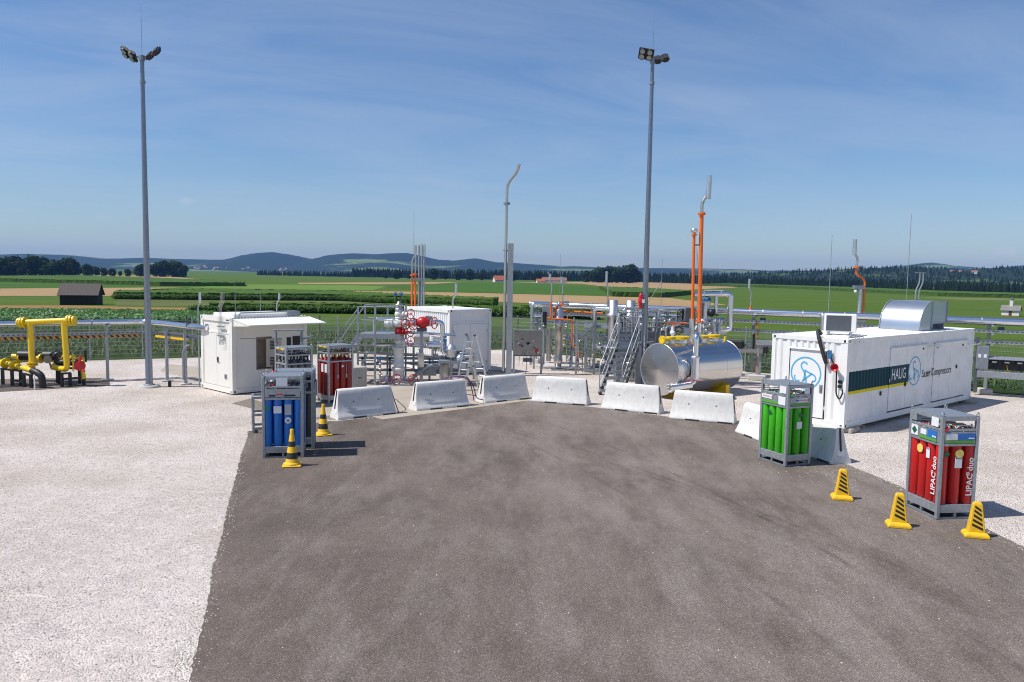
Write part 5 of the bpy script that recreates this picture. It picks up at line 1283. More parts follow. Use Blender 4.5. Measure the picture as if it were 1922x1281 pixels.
fence('welded wire mesh fence along the left grass bank', [(-31, 32.6), (-24.2, 35.8), (-16, 39.7), (-.5, 46.6)], 2.0)
wood = pmat('grey_fence_wood', (.16, .13, .10), .9, 0, .2, 5)
wf = thing('field_fence', 'old wooden posts with wires at the edge of the beet field', 'fence', (-30, 50, tz(-30, 50)))
for i in range(13):
    x = -62+i*5.2; y = 63+abs(i-6)*.1-2.5*(i % 2)*.3; z = tz(x, y)
    MB().cyl((x, y, z-.2), (x+.05, y, z+1.75), .07, .06, 7).build('post', wood, wf, True)
    if i == 2: MB().cyl((x, y, z+1.2), (x-1.3, y-.2, z), .05, .05, 6).build('brace', wood, wf, True)
for hh in (.6, 1.1, 1.6): MB().tube([(-62, 63, tz(-62, 63)+hh), (-31, 62.6, tz(-31, 62.6)+hh), (.4, 63, tz(.4, 63)+hh)], .006, 4).build('wire', galvd, wf, True)
# ------------------------------------------------------------------ yellow gas pipes
yp = thing('gas_pipe_station', 'yellow gas pipe loop with flanges on black stands', 'gas pipes', (-17.3, 29.4, 0))
def Y(mb, nm, m=yellow, par=None): return mb.build(nm, m, par or yp, par is None or par is yp)
Y(MB().tube([(-18.05, 29.4, 2.36), (-16.4, 29.4, 2.46)], .105, 14), 'header_pipe')
for x, z in ((-18.1, 2.355), (-16.36, 2.46)):
    m = MB()
    for k in (-.05, .05, .15): Y(MB().flange((x+(k if x > -17 else -k), 29.4, z), (1, 0, .06), .2 if k < .1 else .17, .06, 10), 'flange')
Y(MB().tube([(-17.85, 29.4, 2.38), (-17.82, 29.4, .62)], .105, 14), 'riser_pipe')
Y(MB().flange((-17.82, 29.4, .86), (0, 0, 1), .2, .05, 10).flange((-17.82, 29.4, .78), (0, 0, 1), .2, .05), 'flange')
Y(MB().tube([(-16.6, 29.4, 2.45), (-16.52, 29.4, .62), (-17.3, 29.8, .66)], .105, 14, .2), 'riser_pipe')
Y(MB().tube([(-19.4, 29.75, .85), (-18.7, 29.55, .78), (-17.55, 29.0, .6)], .095, 12), 'lower_pipe')
Y(MB().tube([(-17.6, 29.02, .61), (-17.35, 28.9, .57), (-17.15, 28.85, .45), (-17.12, 28.85, -.02)], .12, 12, .15), 'coated_bend', black)
for (x, y, z) in ((-18.95, 29.62, .8), (-18.5, 29.45, .74)): Y(MB().flange((x, y, z), (1, -.45, -.1), .2, .05, 10), 'flange')
Y(MB().tube([(-19.3, 30.6, .95), (-16.4, 30.3, .8)], .1, 12), 'rear_pipe')
for x in (-18.9, -18.1, -17.2, -16.9): Y(MB().flange((x, 30.45, .9), (1, -.1, -.05), .19, .05, 10), 'flange')
for (x, y) in ((-18.75, 30.5), (-17.75, 30.45)): Y(MB().cyl((x-.22, y, 1.0), (x+.35, y, 1.0), .2, n=14).cyl((x+.05, y, .85), (x+.05, y, 1.15), .13, n=10), 'valve_actuator', black)
for (x, y, z) in ((-17.1, 30.0, .82), (-16.75, 30.2, .8)): Y(MB().cyl((x-.18, y, z), (x+.18, y-.05, z), .13, n=12), 'coated_valve', black)
Y(MB().tube([(-17.3, 29.8, .66), (-17.25, 30.3, .85)], .1, 12), 'lower_pipe')
gp = MB().cyl((-17.1, 29.35, .72), (-17.1, 29.25, .95), .03, n=6); gp.cyl((-17.1, 29.2, 1.02), (-17.1, 29.12, 1.02), .14, n=16); Y(gp, 'gauge', pmat('dull_gauge', (.16, .13, .10), .5, .3))
Y(MB().tube([(-16.35, 29.5, .55), (-16.35, 29.5, 1.05), (-15.95, 29.5, 1.08), (-15.95, 29.5, .7)], .03, 6, .05), 'bracket')
Y(MB().flange((-16.02, 29.35, .78), (.25, -1, .1), .19, .1, 8).cyl((-16.0, 29.3, .9), (-15.97, 29.35, 1.15), .05, n=6).cyl((-15.9, 29.3, .62), (-15.8, 29.25, .6), .04, n=6), 'red_gear_box', red)
Y(MB().cyl((-16.15, 30.0, .85), (-16.15, 30.0, 1.3), .05, n=8), 'valve_stem', black)
Y(MB().tube([(-16.05, 29.6, .7), (-16.08, 29.7, .35), (-16.1, 29.7, .25)], .07, 8), 'drain_pipe')
for (x, y, h_) in ((-18.55, 29.35, .55), (-18.2, 29.3, .55), (-17.55, 28.85, .45), (-17.9, 29.0, .5), (-17.1, 29.9, .5), (-16.62, 29.2, .5), (-16.4, 29.35, .5), (-19.0, 29.5, .6), (-16.1, 29.75, .4), (-16.5, 30.2, .55), (-17.35, 30.2, .6)):
    Y(MB().b2((x-.045, y-.045, 0), (x+.045, y+.045, h_)), 'stand_leg', black)
for (a, b) in (((-19.05, 29.5, .6), (-18.15, 29.28, .56)), ((-17.95, 29.0, .5), (-17.5, 28.84, .46)), ((-16.68, 29.18, .5), (-16.36, 29.36, .5)), ((-16.7, 29.25, .28), (-16.1, 29.75, .3)), ((-17.4, 30.2, .6), (-16.45, 30.2, .56)), ((-18.6, 29.36, .2), (-17.9, 29.0, .2))):
    Y(MB().bar(a, b, .07), 'stand_bar', black)
Y(MB().cyl((-17.15, 28.4, 0), (-17.15, 28.4, .55), .022, n=6), 'sampling_post', paper)

# ------------------------------------------------------------------ pipe racks
hazard = None
def hazard_mat():
    m = bpy.data.materials.new('orange_black_hazard'); m.use_nodes = True; t = m.node_tree; b = t.nodes['Principled BSDF']; b.inputs['Roughness'].default_value = .5
    co = N(t, 'ShaderNodeTexCoord'); w = N(t, 'ShaderNodeTexWave'); w.inputs['Scale'].default_value = 2.2; w.bands_direction = 'DIAGONAL'; t.links.new(co.outputs['Object'], w.inputs[0])
    r = N(t, 'ShaderNodeValToRGB'); r.color_ramp.interpolation = 'CONSTANT'; r.color_ramp.elements[0].color = (.02, .02, .02, 1); r.color_ramp.elements[1].position = .5; r.color_ramp.elements[1].color = (.8, .28, .02, 1)
    t.links.new(w.outputs[0], r.inputs[0]); t.links.new(r.outputs[0], b.inputs['Base Color']); return m
hazard = hazard_mat()
def tray(t, a, b, w=.3, h=.09, nm='cable_tray', cables=True):
    """perforated cable tray: two side channels, rungs and a bundle of cables"""
    a = Vector(a); b = Vector(b); d = (b-a).normalized(); n = Vector((-d.y, d.x, 0)).normalized()
    m = MB()
    for s in (-1, 1):
        m.bar(a+n*s*w/2, b+n*s*w/2, .012, h); m.bar(a+n*s*w/2+Vector((0, 0, h/2)), b+n*s*w/2+Vector((0, 0, h/2)), .04, .01); m.bar(a+n*s*w/2-Vector((0, 0, h/2)), b+n*s*w/2-Vector((0, 0, h/2)), .04, .01)
    L = (b-a).length; k = .15
    while k < L: p = a+d*k; m.bar(p-n*w/2, p+n*w/2, .03, .015); k += .3
    m.build(nm, galv, t, True)
    hs = MB(); k = .08                       # slots along the near channel
    sgn = 1 if n.y < 0 else -1
    while k < L-.1: p = a+d*k+n*sgn*(w/2+.0065); hs.bar(p, p+d*.09, .004, h*.4); k += .16
    o = hs.build('slot_row', slate, t, True); o['kind'] = 'stuff'
    if cables:
        c = MB()
        for i in range(4): c.tube([a+n*(i*.05-.1)+Vector((0, 0, -.01+.012*(i % 2))), b+n*(i*.05-.1)+Vector((0, 0, -.01))], .02, 5)
        o = c.build('cables', cable, t, True)
rl = thing('pipe_rack', 'silver pipe and cable trays on posts behind the yellow pipes', 'pipe rack', (-14.6, 31.8, 0))
LP = [(-26, 24.9, 2.3), (-14.65, 31.8, 2.3), (-11.2, 29.2, 2.27)]
MB().tube(LP, .1, 12, .3).build('pipe', alu, rl, True)
for i, a in enumerate(((-24, 26.1, 2.3), (-21, 27.95, 2.3), (-18, 29.75, 2.3), (-16.3, 30.8, 2.3), (-13.4, 30.87, 2.3), (-12.2, 29.95, 2.3))):
    d_ = (11.35, 6.9, 0) if i < 4 else (3.45, -2.6, 0); MB().flange(a, d_, .108, .05).build('pipe_band', galvd, rl, True)
tray(rl, (-26, 25.2, 1.86), (-14.7, 32.05, 1.86)); tray(rl, (-14.4, 32.0, 1.86), (-10.9, 29.4, 1.84))
MB().bar((-26, 25.0, 1.74), (-14.9, 31.72, 1.74), .02, .09).build('hazard_strip', hazard, rl, True); MB().bar((-14.2, 31.6, 1.74), (-12.3, 30.18, 1.74), .02, .09).build('hazard_strip', yellowc, rl, True)
for (x, y) in ((-15.89, 31.1), (-13.55, 31.1), (-12.49, 30.3), (-20.5, 28.4)):
    MB().box((x, y, 1.1), (.11, .11, 2.2), R(32), .008).build('post', galv, rl, True); MB().box((x, y, .03), (.42, .3, .06), R(32), .01).build('post_foot', conc, rl, True)
    MB().bar((x-.25, y+.35, 2.16), (x+.25, y-.25, 2.16), .08, .06).build('cross_arm', galv, rl, True); MB().bar((x-.2, y+.3, 1.78), (x+.2, y-.2, 1.78), .07, .05).build('cross_arm', galv, rl, True)
MB().tube([(-12.55, 30.22, .2), (-12.55, 30.22, 1.3), (-12.42, 30.2, 1.5), (-12.2, 30.0, 1.55)], .04, 8, .15).build('downpipe', galv, rl, True)
tag(MB().box((-12.85, 29.7, .12), (.12, .1, .24), .4, .03).build('floor_lamp', black), 'small black ground lamp beside the office container', 'lamp')
# right rack
rr_ = thing('pipe_rack', 'long silver insulated pipe with cable trays along the right fence', 'pipe rack', (11.1, 35.2, 0))
A, B_, C_ = Vector((.9, 39.7, 2.95)), Vector((11.1, 35.25, 2.92)), Vector((24.5, 28.4, 2.9))
MB().tube([A, B_, C_], .15, 14).build('pipe', alu, rr_, True)
for k in range(16):
    p = A.lerp(B_, k/7) if k < 7 else B_.lerp(C_, (k-7)/9); MB().flange(p, B_-A if k < 7 else C_-B_, .157, .04).build('pipe_band', alur, rr_, True)
n_ = Vector((.4, .9, 0)).normalized()
for z in (2.52, 2.1):
    tray(rr_, A-Vector((0, 0, 2.95-z)), B_-Vector((0, 0, 2.92-z)), .32, .11); tray(rr_, B_-Vector((0, 0, 2.92-z)), C_-Vector((0, 0, 2.9-z)), .32, .11)
MB().bar(A-Vector((0, 0, 1.5))+n_*.3, B_-Vector((0, 0, 1.5))+n_*.3, .3, .16).build('low_duct', inox, rr_, True); MB().bar(B_-Vector((0, 0, 1.5))+n_*.3, C_-Vector((0, 0, 1.5))+n_*.3, .3, .16).build('low_duct', inox, rr_, True)
for k, p in enumerate([A.lerp(B_, t) for t in (.03, .3, .6, .97)]+[B_.lerp(C_, t) for t in (.2, .4, .58, .75, .9)]):
    MB().box((p.x, p.y+.2, 1.4), (.12, .12, 2.8), R(-26), .008).build('post', galv, rr_, True); MB().box((p.x, p.y+.2, .11), (.5, .5, .22), R(-26), .02).build('post_foot', conc, rr_, True)
    for z in (2.75, 2.42, 2.0): MB().bar((p.x-.2, p.y-.4, z), (p.x+.25, p.y+.55, z), .07, .06).build('cross_arm', galv, rr_, True)
    MB().box((p.x+.35, p.y, 2.62), (.22, .2, .14), R(-26)).build('junction_box', slate, rr_, True)
# switch boxes below the right rack
sb = thing('switch_panel', 'grey and black switch boxes under a small roof on the right fence', 'switch panel', (18.9, 30.85, 0), R(-27))
MB().b2((-.75, -.05, .1), (-.63, .07, 2.3)).build('post', slate, sb); MB().b2((-.72, -.12, 1.05), (-.3, .1, 1.95), .01).build('cabinet', galvd, sb); MB().b2((-.66, -.125, 1.5), (-.56, -.121, 1.64)).build('label', paper, sb); MB().b2((-.47, -.125, 1.5), (-.37, -.121, 1.64)).build('label', paper, sb)
MB().prism([(-.25, 1.46), (.2, 1.54), (.2, 1.56), (-.25, 1.48)], -.3, 1.0, lambda a, b, c: (c, a, b)).build('roof', galv, sb)
MB().b2((-.28, .02, 1.05), (.95, .1, 1.45)).build('back_board', black, sb)
for k in range(3):
    MB().box((-.1+k*.42, -.03, 1.32), (.26, .1, .14), 0, .02).build('socket', black, sb); MB().b2((-.18+k*.42, -.085, 1.33), (-.02+k*.42, -.081, 1.38)).build('label', paper, sb)
    MB().tube([(-.1+k*.42, -.05, 1.25), (-.08+k*.42, -.1, 1.1), (-.02+k*.42, -.05, 1.0)], .014, 5, .05).build('cable', yellow if k == 1 else rubber, sb)
MB().b2((-.66, -.14, .72), (.95, .0, .98), .01).build('trough', galv, sb)
MB().b2((1.02, -.05, .05), (1.1, .03, 2.3)).build('post', galv, sb); MB().b2((.9, .05, 1.15), (2.6, .3, 1.55), .01).build('duct_box', inox, sb)
# hand post right of the tank with tiny junction box
jp = thing('junction_post', 'short galvanised post with cable box on concrete foot beside the container', 'post', (10.75, 34.6, 0), R(-20))
MB().box((0, 0, .12), (.75, .6, .24), 0, .03).build('foot', conc, jp); MB().box((0, 0, .9), (.09, .09, 1.4)).build('post', galv, jp); MB().b2((-.1, -.1, 1.55), (1.0, .12, 1.75)).build('arm', galv, jp); MB().b2((.2, -.12, 1.2), (.42, .02, 1.5), .03).build('box', black, jp)
MB().tube([(.25, -.05, 1.25), (.18, -.05, .95), (.4, -.05, .95), (.35, -.05, 1.25)], .018, 5, .1).build('cable', rubber, jp)

# ------------------------------------------------------------------ vents, masts, rods
def gooseneck(nm, lab, base, h, kick, top, r, m=inox, foot=None, side=1, cap=True, cat='vent pipe'):
    """vent stack: straight pipe, a kick to the side, then a wider sleeve"""
    t = thing(nm, lab, cat, base)
    MB().tube([(0, 0, 0), (0, 0, h), (side*kick, 0, h+kick*1.6), (side*kick, 0, h+kick*1.6+top*.4)], r, 8, .1).build('pipe', m, t)
    if cap: MB().cyl((side*kick, 0, h+kick*1.6), (side*kick, 0, h+kick*1.6+top), r*1.7, n=10).build('sleeve', alur, t)
    if foot: MB().flange((0, 0, .02), (0, 0, 1), r*2.2, .05).cyl((0, 0, 0), (0, 0, .12), r*1.5, n=8).build('foot', foot, t)
    MB().flange((0, 0, h*.55), (0, 0, 1), r*1.6, .04).build('clamp', galvd, t)
    return t
gooseneck('vent_pipe', 'thin grey vent pipe standing left of the office container', (-11.75, 29.75, 0), 3.05, .07, .4, .028, galv)
x, y = lw(of, 2.3, .9); gooseneck('vent_pipe', 'small kinked vent pipe on the office container roof', (x, y, OH), .45, .1, .22, .025, inox)
x, y = lw(mc, 1.1, 1.3); gooseneck('vent_pipe', 'kinked vent pipe with sleeve on the white equipment container roof', (x, y, MH-.02), .45, .14, .45, .035, inox)
gooseneck('vent_pipe', 'slim kinked vent pipe on orange foot above the right pipe rack', (10.6, 35.5, 3.07), .75, .1, .42, .03, inox, orange, -1)
gooseneck('vent_pipe', 'kinked vent pipe on orange foot left of the separator column', (1.79, 36.8, 3.05), 1.0, .09, .28, .035, inox, orange, -1)
gooseneck('vent_pipe', 'kinked vent pipe on orange foot above the separator column', (2.3, 36.8, 3.05), .9, .06, .3, .035, inox, orange, -1)
gooseneck('vent_pipe', 'tall thin vent pipe with white sleeve above the skid frame', (4.36, 36.6, 2.2), 1.75, .08, .55, .03, inox, None, -1)
# stack with orange swan neck behind the compressor container
vs_ = thing('vent_stack', 'silver vent stack with orange swan neck behind the compressor container', 'vent stack', (14.75, 34.0, 0))
MB().tube([(.05, 0, .0), (.05, 0, 4.1)], .085, 10).build('column', alur, vs_); MB().tube([(.22, 0, 2.6), (.22, 0, 4.35), (.1, 0, 4.55), (-.15, 0, 4.62), (-.17, 0, 4.95)], .045, 10, .1).build('swan_neck', orange, vs_)
MB().flange((-.17, 0, 4.97), (0, 0, 1), .13, .06).build('flange', orange, vs_); MB().tube([(-.17, 0, 5.0), (-.14, 0, 5.35), (-.28, 0, 5.55), (-.28, 0, 5.7)], .05, 8, .1).build('outlet_pipe', inox, vs_); MB().cyl((-.29, 0, 5.5), (-.29, 0, 6.15), .085, n=12).build('sleeve', alur, vs_)
MB().b2((-.1, -.2, 2.6), (.28, .05, 3.05), .02).build('terminal_box', alur, vs_); MB().b2((-.25, -.12, 4.05), (.2, .12, 4.2)).build('bracket', galvd, vs_); MB().ball((-.2, -.1, 3.95), .07).build('lamp', paper, vs_)
for lab, x, y, z0, z1, r in (('very tall thin lightning rod left of the rooftop air conditioner', 11.1, 28.0, 0, 6.0, .016), ('tall thin lightning rod behind the duct cowl', 15.3, 31.0, 0, 7.0, .018), ('thin lightning rod on top of the bunch of vent stacks', -4.52, 36.3, 5.2, 7.2, .012), ('thin lightning rod with slanted stay right of the tall lamp post', 6.4, 34.4, 2.9, 5.2, .014), ('thin lightning rod above the separator column', 2.2, 37.3, 2.9, 5.4, .012)):
    t = thing('lightning_rod', lab, 'rod', (x, y, z0)); MB().cyl((0, 0, 0), (0, 0, z1-z0), r, r*.5, 6).build('rod', galv, t)
    if 'slanted' in lab: MB().cyl((0, 0, 1.35), (-.75, 0, .1), .015, n=5).build('stay', galv, t)
    if z0 == 0: MB().cyl((0, 0, 0), (0, 0, .1), .15, n=10).build('foot', conc, t)
tv = thing('vent_pair', 'pair of slim kinked vent pipes behind the duct cowl', 'vent pipes', (16.7, 33.0, 0))
for k in (0, .14): MB().tube([(k-.05, 0, 2.0), (k-.05, 0, 4.05), (k+.08, 0, 4.35), (k+.08, 0, 4.8)], .03, 7, .1).build('pipe', inox, tv)
MB().b2((-.1, -.05, 4.76), (.28, .05, 4.8)).build('cap_plate', galvd, tv); MB().b2((-.08, -.06, 3.6), (.14, .06, 3.68)).build('clamp', galvd, tv); MB().box((.02, .1, 1.2), (.1, .1, 2.4)).build('post', galv, tv)
# stack bunch behind the middle container
bs = thing('vent_stack_bunch', 'bunch of orange and grey vent stacks behind the white equipment container', 'vent stacks', (-4.5, 37.8, 0))
for (x, m_, z1, r) in ((-.28, orange, 4.3, .05), (-.13, orange, 4.35, .05)):
    MB().cyl((x, 0, 0), (x, 0, z1), r, n=8).build('stack', m_, bs); MB().flange((x, 0, z1), (0, 0, 1), r*2, .06).build('flange', orange, bs)
MB().tube([(-.28, 0, 4.3), (-.28, 0, 5.0), (-.14, 0, 5.25), (-.14, 0, 5.7)], .035, 7, .1).build('outlet', inox, bs); MB().tube([(-.13, 0, 4.35), (-.1, 0, 5.7)], .035, 7).build('outlet', inox, bs)
for x in (.04, .17, .28): MB().cyl((x, 0, 0), (x, 0, 5.7), .05, .04, 8).build('stack', galv, bs)
MB().cyl((.17, 0, 5.2), (.17, 0, 5.75), .055, n=8).build('sleeve', alur, bs); MB().cyl((.3, 0, 5.2), (.3, 0, 5.75), .05, n=8).build('sleeve', alur, bs); MB().b2((-.35, -.08, 4.1), (.36, .1, 4.17)).build('clamp', galvd, bs); MB().box((.1, .12, 2), (.14, .12, 4)).build('post', galvd, bs)
# tall vent mast with H-beam
vm = thing('vent_mast', 'tall vent pipe with bent outlet clamped to a grey steel beam', 'vent mast', (-.12, 34.6, 0))
hb = MB(); hb.b2((-.12, -.12, 0), (.12, -.1, 5.75)); hb.b2((-.12, .1, 0), (.12, .12, 5.75)); hb.b2((-.012, -.1, 0), (.012, .1, 5.75)); hb.build('steel_beam', galv, vm)
MB().b2((-.25, -.25, 0), (.25, .25, .04)).build('foot_plate', galvd, vm)
MB().tube([(-.24, 0, .2), (-.2, 0, 8.25), (.0, -.05, 8.55), (.22, -.12, 8.8), (.3, -.2, 9.1)], .065, 10, .3).build('vent_pipe', inox, vm)
MB().flange((-.205, 0, 7.45), (0, 0, 1), .15, .06, 8).build('flange', galvd, vm)
for z in (1.2, 3.1, 5.45): MB().bar((-.32, 0, z), (0, 0, z-.03), .05, .06).build('clamp', galvd, vm)

# ------------------------------------------------------------------ wellhead
wx, wy = -4.48, 31.4
wh = thing('wellhead', 'white and red wellhead valve tree with red handwheels', 'wellhead', (wx, wy, 0))
MB().lathe([(.36, .0), (.36, .08), (.24, .1), (.24, .22), (.29, .22), (.29, .33), (.22, .35), (.22, .55), (.27, .55), (.27, .68), (.2, .7), (.2, .82), (.245, .82), (.245, .86), (.2, .9), (.22, 1.4), (.27, 1.4), (.27, 1.47), (.12, 1.5), (.12, 1.58)], n=20).build('casing_head', whitep, wh)
def gate(z, m, r=.17, whl=True, dx=.3):
    b = MB().ball((0, 0, z), r, 14, 10, (1, 1, .95)); b.lathe([(.15, -.17), (.15, -.12), (.09, -.11), (.09, .11), (.15, .12), (.15, .17)], (0, 0, z), n=14)
    b.cyl((0, 0, z), (.34, -.08, z), .085, n=10); b.flange((.2, -.05, z), (1, -.22, 0), .13, .05, 6)
    o = b.build('gate_valve', m, wh)
    if whl: MB().wheel((.48, -.11, z+.02), (.75, -.66, 0), .19, .2).build('handwheel', red, o)
gate(1.72, whitep); gate(2.1, red); gate(2.79, whitep)
MB().lathe([(.12, 1.9), (.13, 1.93), (.13, 1.93), (.12, 1.94)], n=12).build('spool', whitep, wh)
x_ = MB().ball((0, 0, 2.44), .2, 14, 10); x_.cyl((-.5, -.05, 2.42), (.6, 0, 2.46), .12, n=12); x_.flange((-.28, -.03, 2.43), (1, 0, 0), .17, .07, 8); x_.flange((.26, 0, 2.45), (1, 0, 0), .17, .07, 8); x_.ball((-.4, -.05, 2.42), .17); x_.flange((-.52, -.05, 2.42), (1, 0, 0), .15, .06, 6)
x_.build('cross_block', whitep, wh); MB().wheel((.3, -.28, 2.42), (.6, -.8, 0), .19, .25).build('handwheel', red, wh)
MB().lathe([(.16, 2.94), (.16, 3.02), (.12, 3.03), (.12, 3.1), (.155, 3.1), (.155, 3.18), (.08, 3.2), (.06, 3.28), (.03, 3.3)], n=14).build('tree_cap', inox, wh)
MB().tube([(0, 0, 3.28), (-.1, 0, 3.4), (-.1, 0, 3.52)], .025, 6, .05).tube([(0, 0, 3.28), (.08, 0, 3.42), (.08, 0, 3.52)], .02, 6, .05).build('gauge_line', black, wh)
for x in (-.14, .08): MB().cyl((x, -.03, 3.58), (x, .05, 3.58), .075, n=12).ball((x, 0, 3.58), .05).build('transmitter', bluep, wh)
# wing line to the right with red choke
ck = MB().cyl((.6, 0, 2.46), (1.55, .0, 2.5), .075, n=10); ck.flange((.62, 0, 2.46), (1, 0, 0), .16, .07, 8); ck.build('wing_pipe', alu, wh)
MB().lathe([(.05, -.28), (.14, -.26), (.14, -.2), (.2, -.14), (.235, 0), (.2, .14), (.14, .2), (.14, .26), (.05, .28)], (.95, -.03, 2.48), (1, 0, 0), 18).build('choke_body', red, wh)
MB().wheel((.6, -.25, 2.42), (.7, -.7, 0), .23, .2).build('handwheel', red, wh); MB().wheel((1.42, -.12, 2.47), (.9, -.5, 0), .22, .35).build('handwheel', red, wh)
MB().tube([(1.2, 0, 2.5), (1.72, 0, 2.5), (1.75, 0, 1.28), (2.1, .05, 1.22)], .09, 12, .16).build('flow_line', alu, wh)
MB().b2((.84, -.06, .0), (.96, .06, 2.2)).b2((.72, -.18, 0), (1.08, .18, .03)).build('support_post', galv, wh); MB().b2((.72, -.12, 2.12), (1.1, .12, 2.26)).build('support_head', slate, wh)
MB().b2((.78, -.2, .72), (1.02, -.06, 1.28)).build('junction_box', beige, wh)
for (x, y) in ((-.02, -.42), (.62, -.42)): MB().wheel((x, y, .25), (.5, -.85, .1), .2, .3).build('handwheel', red, wh)
MB().tube([(-.5, -.1, .25), (.55, -.15, .25), (.75, -.1, .45), (1.2, -.1, .78), (1.8, -.05, .8)], .08, 10, .15).build('annulus_line', galvd, wh)
MB().ball((-.62, -.05, .25), .14).flange((-.45, -.1, .25), (1, 0, 0), .14, .08, 6).build('annulus_valve', whitep, wh)
MB().b2((-.35, -.5, .0), (.95, .35, .06)).build('cellar_cover', galvd, wh)
# sampling post left of the well
sp2 = thing('sampling_stand', 'slim instrument stand with blue gauge left of the wellhead', 'instrument', (-5.15, 31.0, 0))
MB().cyl((0, 0, 0), (0, 0, 1.05), .035, n=8).build('post', galv, sp2); MB().ball((0, 0, 1.1), .06).cyl((0, -.08, 1.05), (0, .02, 1.05), .07, n=12).build('gauge', bluep, sp2)
for z in (.45, .65, .85): MB().ball((.02, -.05, z), .055, sc=(1.2, 1, .8)).cyl((-.08, -.05, z), (.12, -.05, z), .02, n=6).build('needle_valve', inox, sp2)

# steel platform left of the well
pl = thing('steel_platform', 'grey steel access platform with handrails left of the wellhead', 'platform', (-5.4, 31.0, 0))
px0, px1, py0, py1, pz = -.62, 1.05, .0, 1.5, 2.0
MB().b2((px0, py0, pz-.04), (px1, py1, pz)).build('deck', galvd, pl); MB().b2((px0, py0-.03, pz-.16), (px1, py0-.003, pz+.02)).build('kick_plate', galv, pl)
for (x, y) in ((px0, py0), (.05, py0), (px0, py1), (.3, py1), (px1, py1)): MB().box((x, y, 1.55), (.07, .07, 3.1)).build('post', galv, pl)
for z in (3.08, 2.55):
    MB().tube([(px0, py0, z), (px1-.1, py0, z)], .022, 6).build('handrail', galv, pl); MB().tube([(px0, py1, z), (px1, py1, z)], .022, 6).build('handrail', galv, pl)
for z in (.35, .65, .95, 1.25, 1.55): MB().b2((px0+.04, py0-.02, z), (.02, py0+.02, z+.04)).build('ladder_rung', galv, pl)
for y in (.15, 1.35):
    MB().bar((px0, y, pz-.05), (px0-1.5, y+.1, .1), .04, .16).build('stringer', galv, pl); MB().tube([(px0-.02, y, 3.0), (px0-1.35, y+.1, 1.15), (px0-1.35, y+.1, .2)], .024, 6, .1).build('stair_rail', galv, pl)
for k in range(7): MB().b2((px0-.15-k*.2, .2, pz-.25-k*.25), (px0+.05-k*.2, 1.35, pz-.22-k*.25)).build('tread', galvd, pl)
MB().bar((px0, py0+.02, .4), (.05, py0+.02, 1.9), .04).build('brace', galv, pl)

# condenser box
cd = thing('condenser_unit', 'beige condenser box with horizontal louvres beside the red bundle', 'condenser', (-5.82, 28.95, 0), U)
MB().b2((0, 0, .06), (.62, .75, .93), .02).build('housing', beige, cd)
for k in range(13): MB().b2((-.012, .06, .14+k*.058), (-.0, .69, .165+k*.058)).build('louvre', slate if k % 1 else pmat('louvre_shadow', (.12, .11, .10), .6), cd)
g = MB()
for k in range(11): g.b2((.04, -.008, .12+k*.072), (.58, -.002, .126+k*.072))
for k in range(9): g.b2((.06+k*.062, -.009, .1), (.066+k*.062, -.003, .88))
o = g.build('grille', greyl, cd); o['kind'] = 'stuff'
MB().b2((.24, -.013, .52), (.36, -.004, .55)).build('badge', black, cd)
for x in (.08, .5): MB().b2((x, .05, 0), (x+.06, .7, .06)).build('foot', galvd, cd)

# manifold skid between the well and the container
sk = thing('well_manifold', 'low manifold of silver pipes and small valves behind the wellhead', 'manifold', (-3.6, 32.6, 0))
for k, (p, r, m_) in enumerate([([(-5.5, 32.0, 1.5), (-4.2, 32.3, 1.5), (-2.6, 32.3, 1.38)], .085, alu), ([(-6.3, 32.3, 1.15), (-4, 32.2, 1.1), (-2.0, 32.0, 1.0)], .06, inox), ([(-5.9, 31.9, .72), (-2.1, 31.9, .9)], .05, galv),
        ([(-5.5, 32.6, 1.98), (-4.3, 32.7, 1.97), (-2.3, 32.6, 1.9)], .06, alu), ([(-5.65, 32.5, 1.4), (-5.65, 32.5, 2.52), (-4.6, 32.5, 2.53)], .07, alu), ([(-5.6, 32.2, .95), (-3, 32.4, .55), (-2, 32.3, .5)], .045, inox), ([(-3.2, 32.0, .3), (-3.2, 32.0, 1.6)], .05, inox), ([(-2.55, 31.8, .3), (-2.55, 31.8, 1.5)], .04, galv), ([(-4.0, 32.3, 1.5), (-4.0, 32.3, .4), (-2.2, 32.2, .35)], .045, galv), ([(-2.1, 31.7, .25), (-2.1, 31.7, 1.25), (-1.5, 31.8, 1.25), (-1.5, 31.8, .2)], .06, inox)]):
    MB().tube(p, r, 9, .15).build('pipe', m_, sk, True)
for i, (x, y, z) in enumerate([(-3.75, 32.2, 1.12), (-3.1, 32.15, 1.1), (-2.8, 31.9, .9), (-2.3, 31.85, .95), (-4.9, 32.15, 1.1), (-5.4, 32.0, .75), (-3.45, 32.3, 1.45), (-2.9, 32.3, 1.42), (-2.55, 31.75, 1.1)]):
    b = MB().ball((x, y, z), .085).cyl((x, y, z), (x, y-.02, z+.2), .03, n=6).flange((x-.1, y, z), (1, 0, 0), .085, .035).flange((x+.1, y, z), (1, 0, 0), .085, .035).build('valve', (inox, whitep, galvd)[i % 3], sk, True)
    MB().wheel((x, y-.03, z+.22), (0, -.3, 1), .075).build('handwheel', (black, bluep, black)[i % 3], b, False) if 0 else None
    MB().flange((x, y-.03, z+.22), (0, 0, 1), .07, .02).build('knob', (black, bluep, red)[i % 3], sk, True)
MB().b2((-4.0, 32.4, 1.42), (-3.4, 32.85, 1.85), .02).build('box', inox, sk, True); MB().cyl((-3.35, 32.1, 1.52), (-2.65, 32.1, 1.52), .17, n=14).build('filter_drum', alu, sk, True)
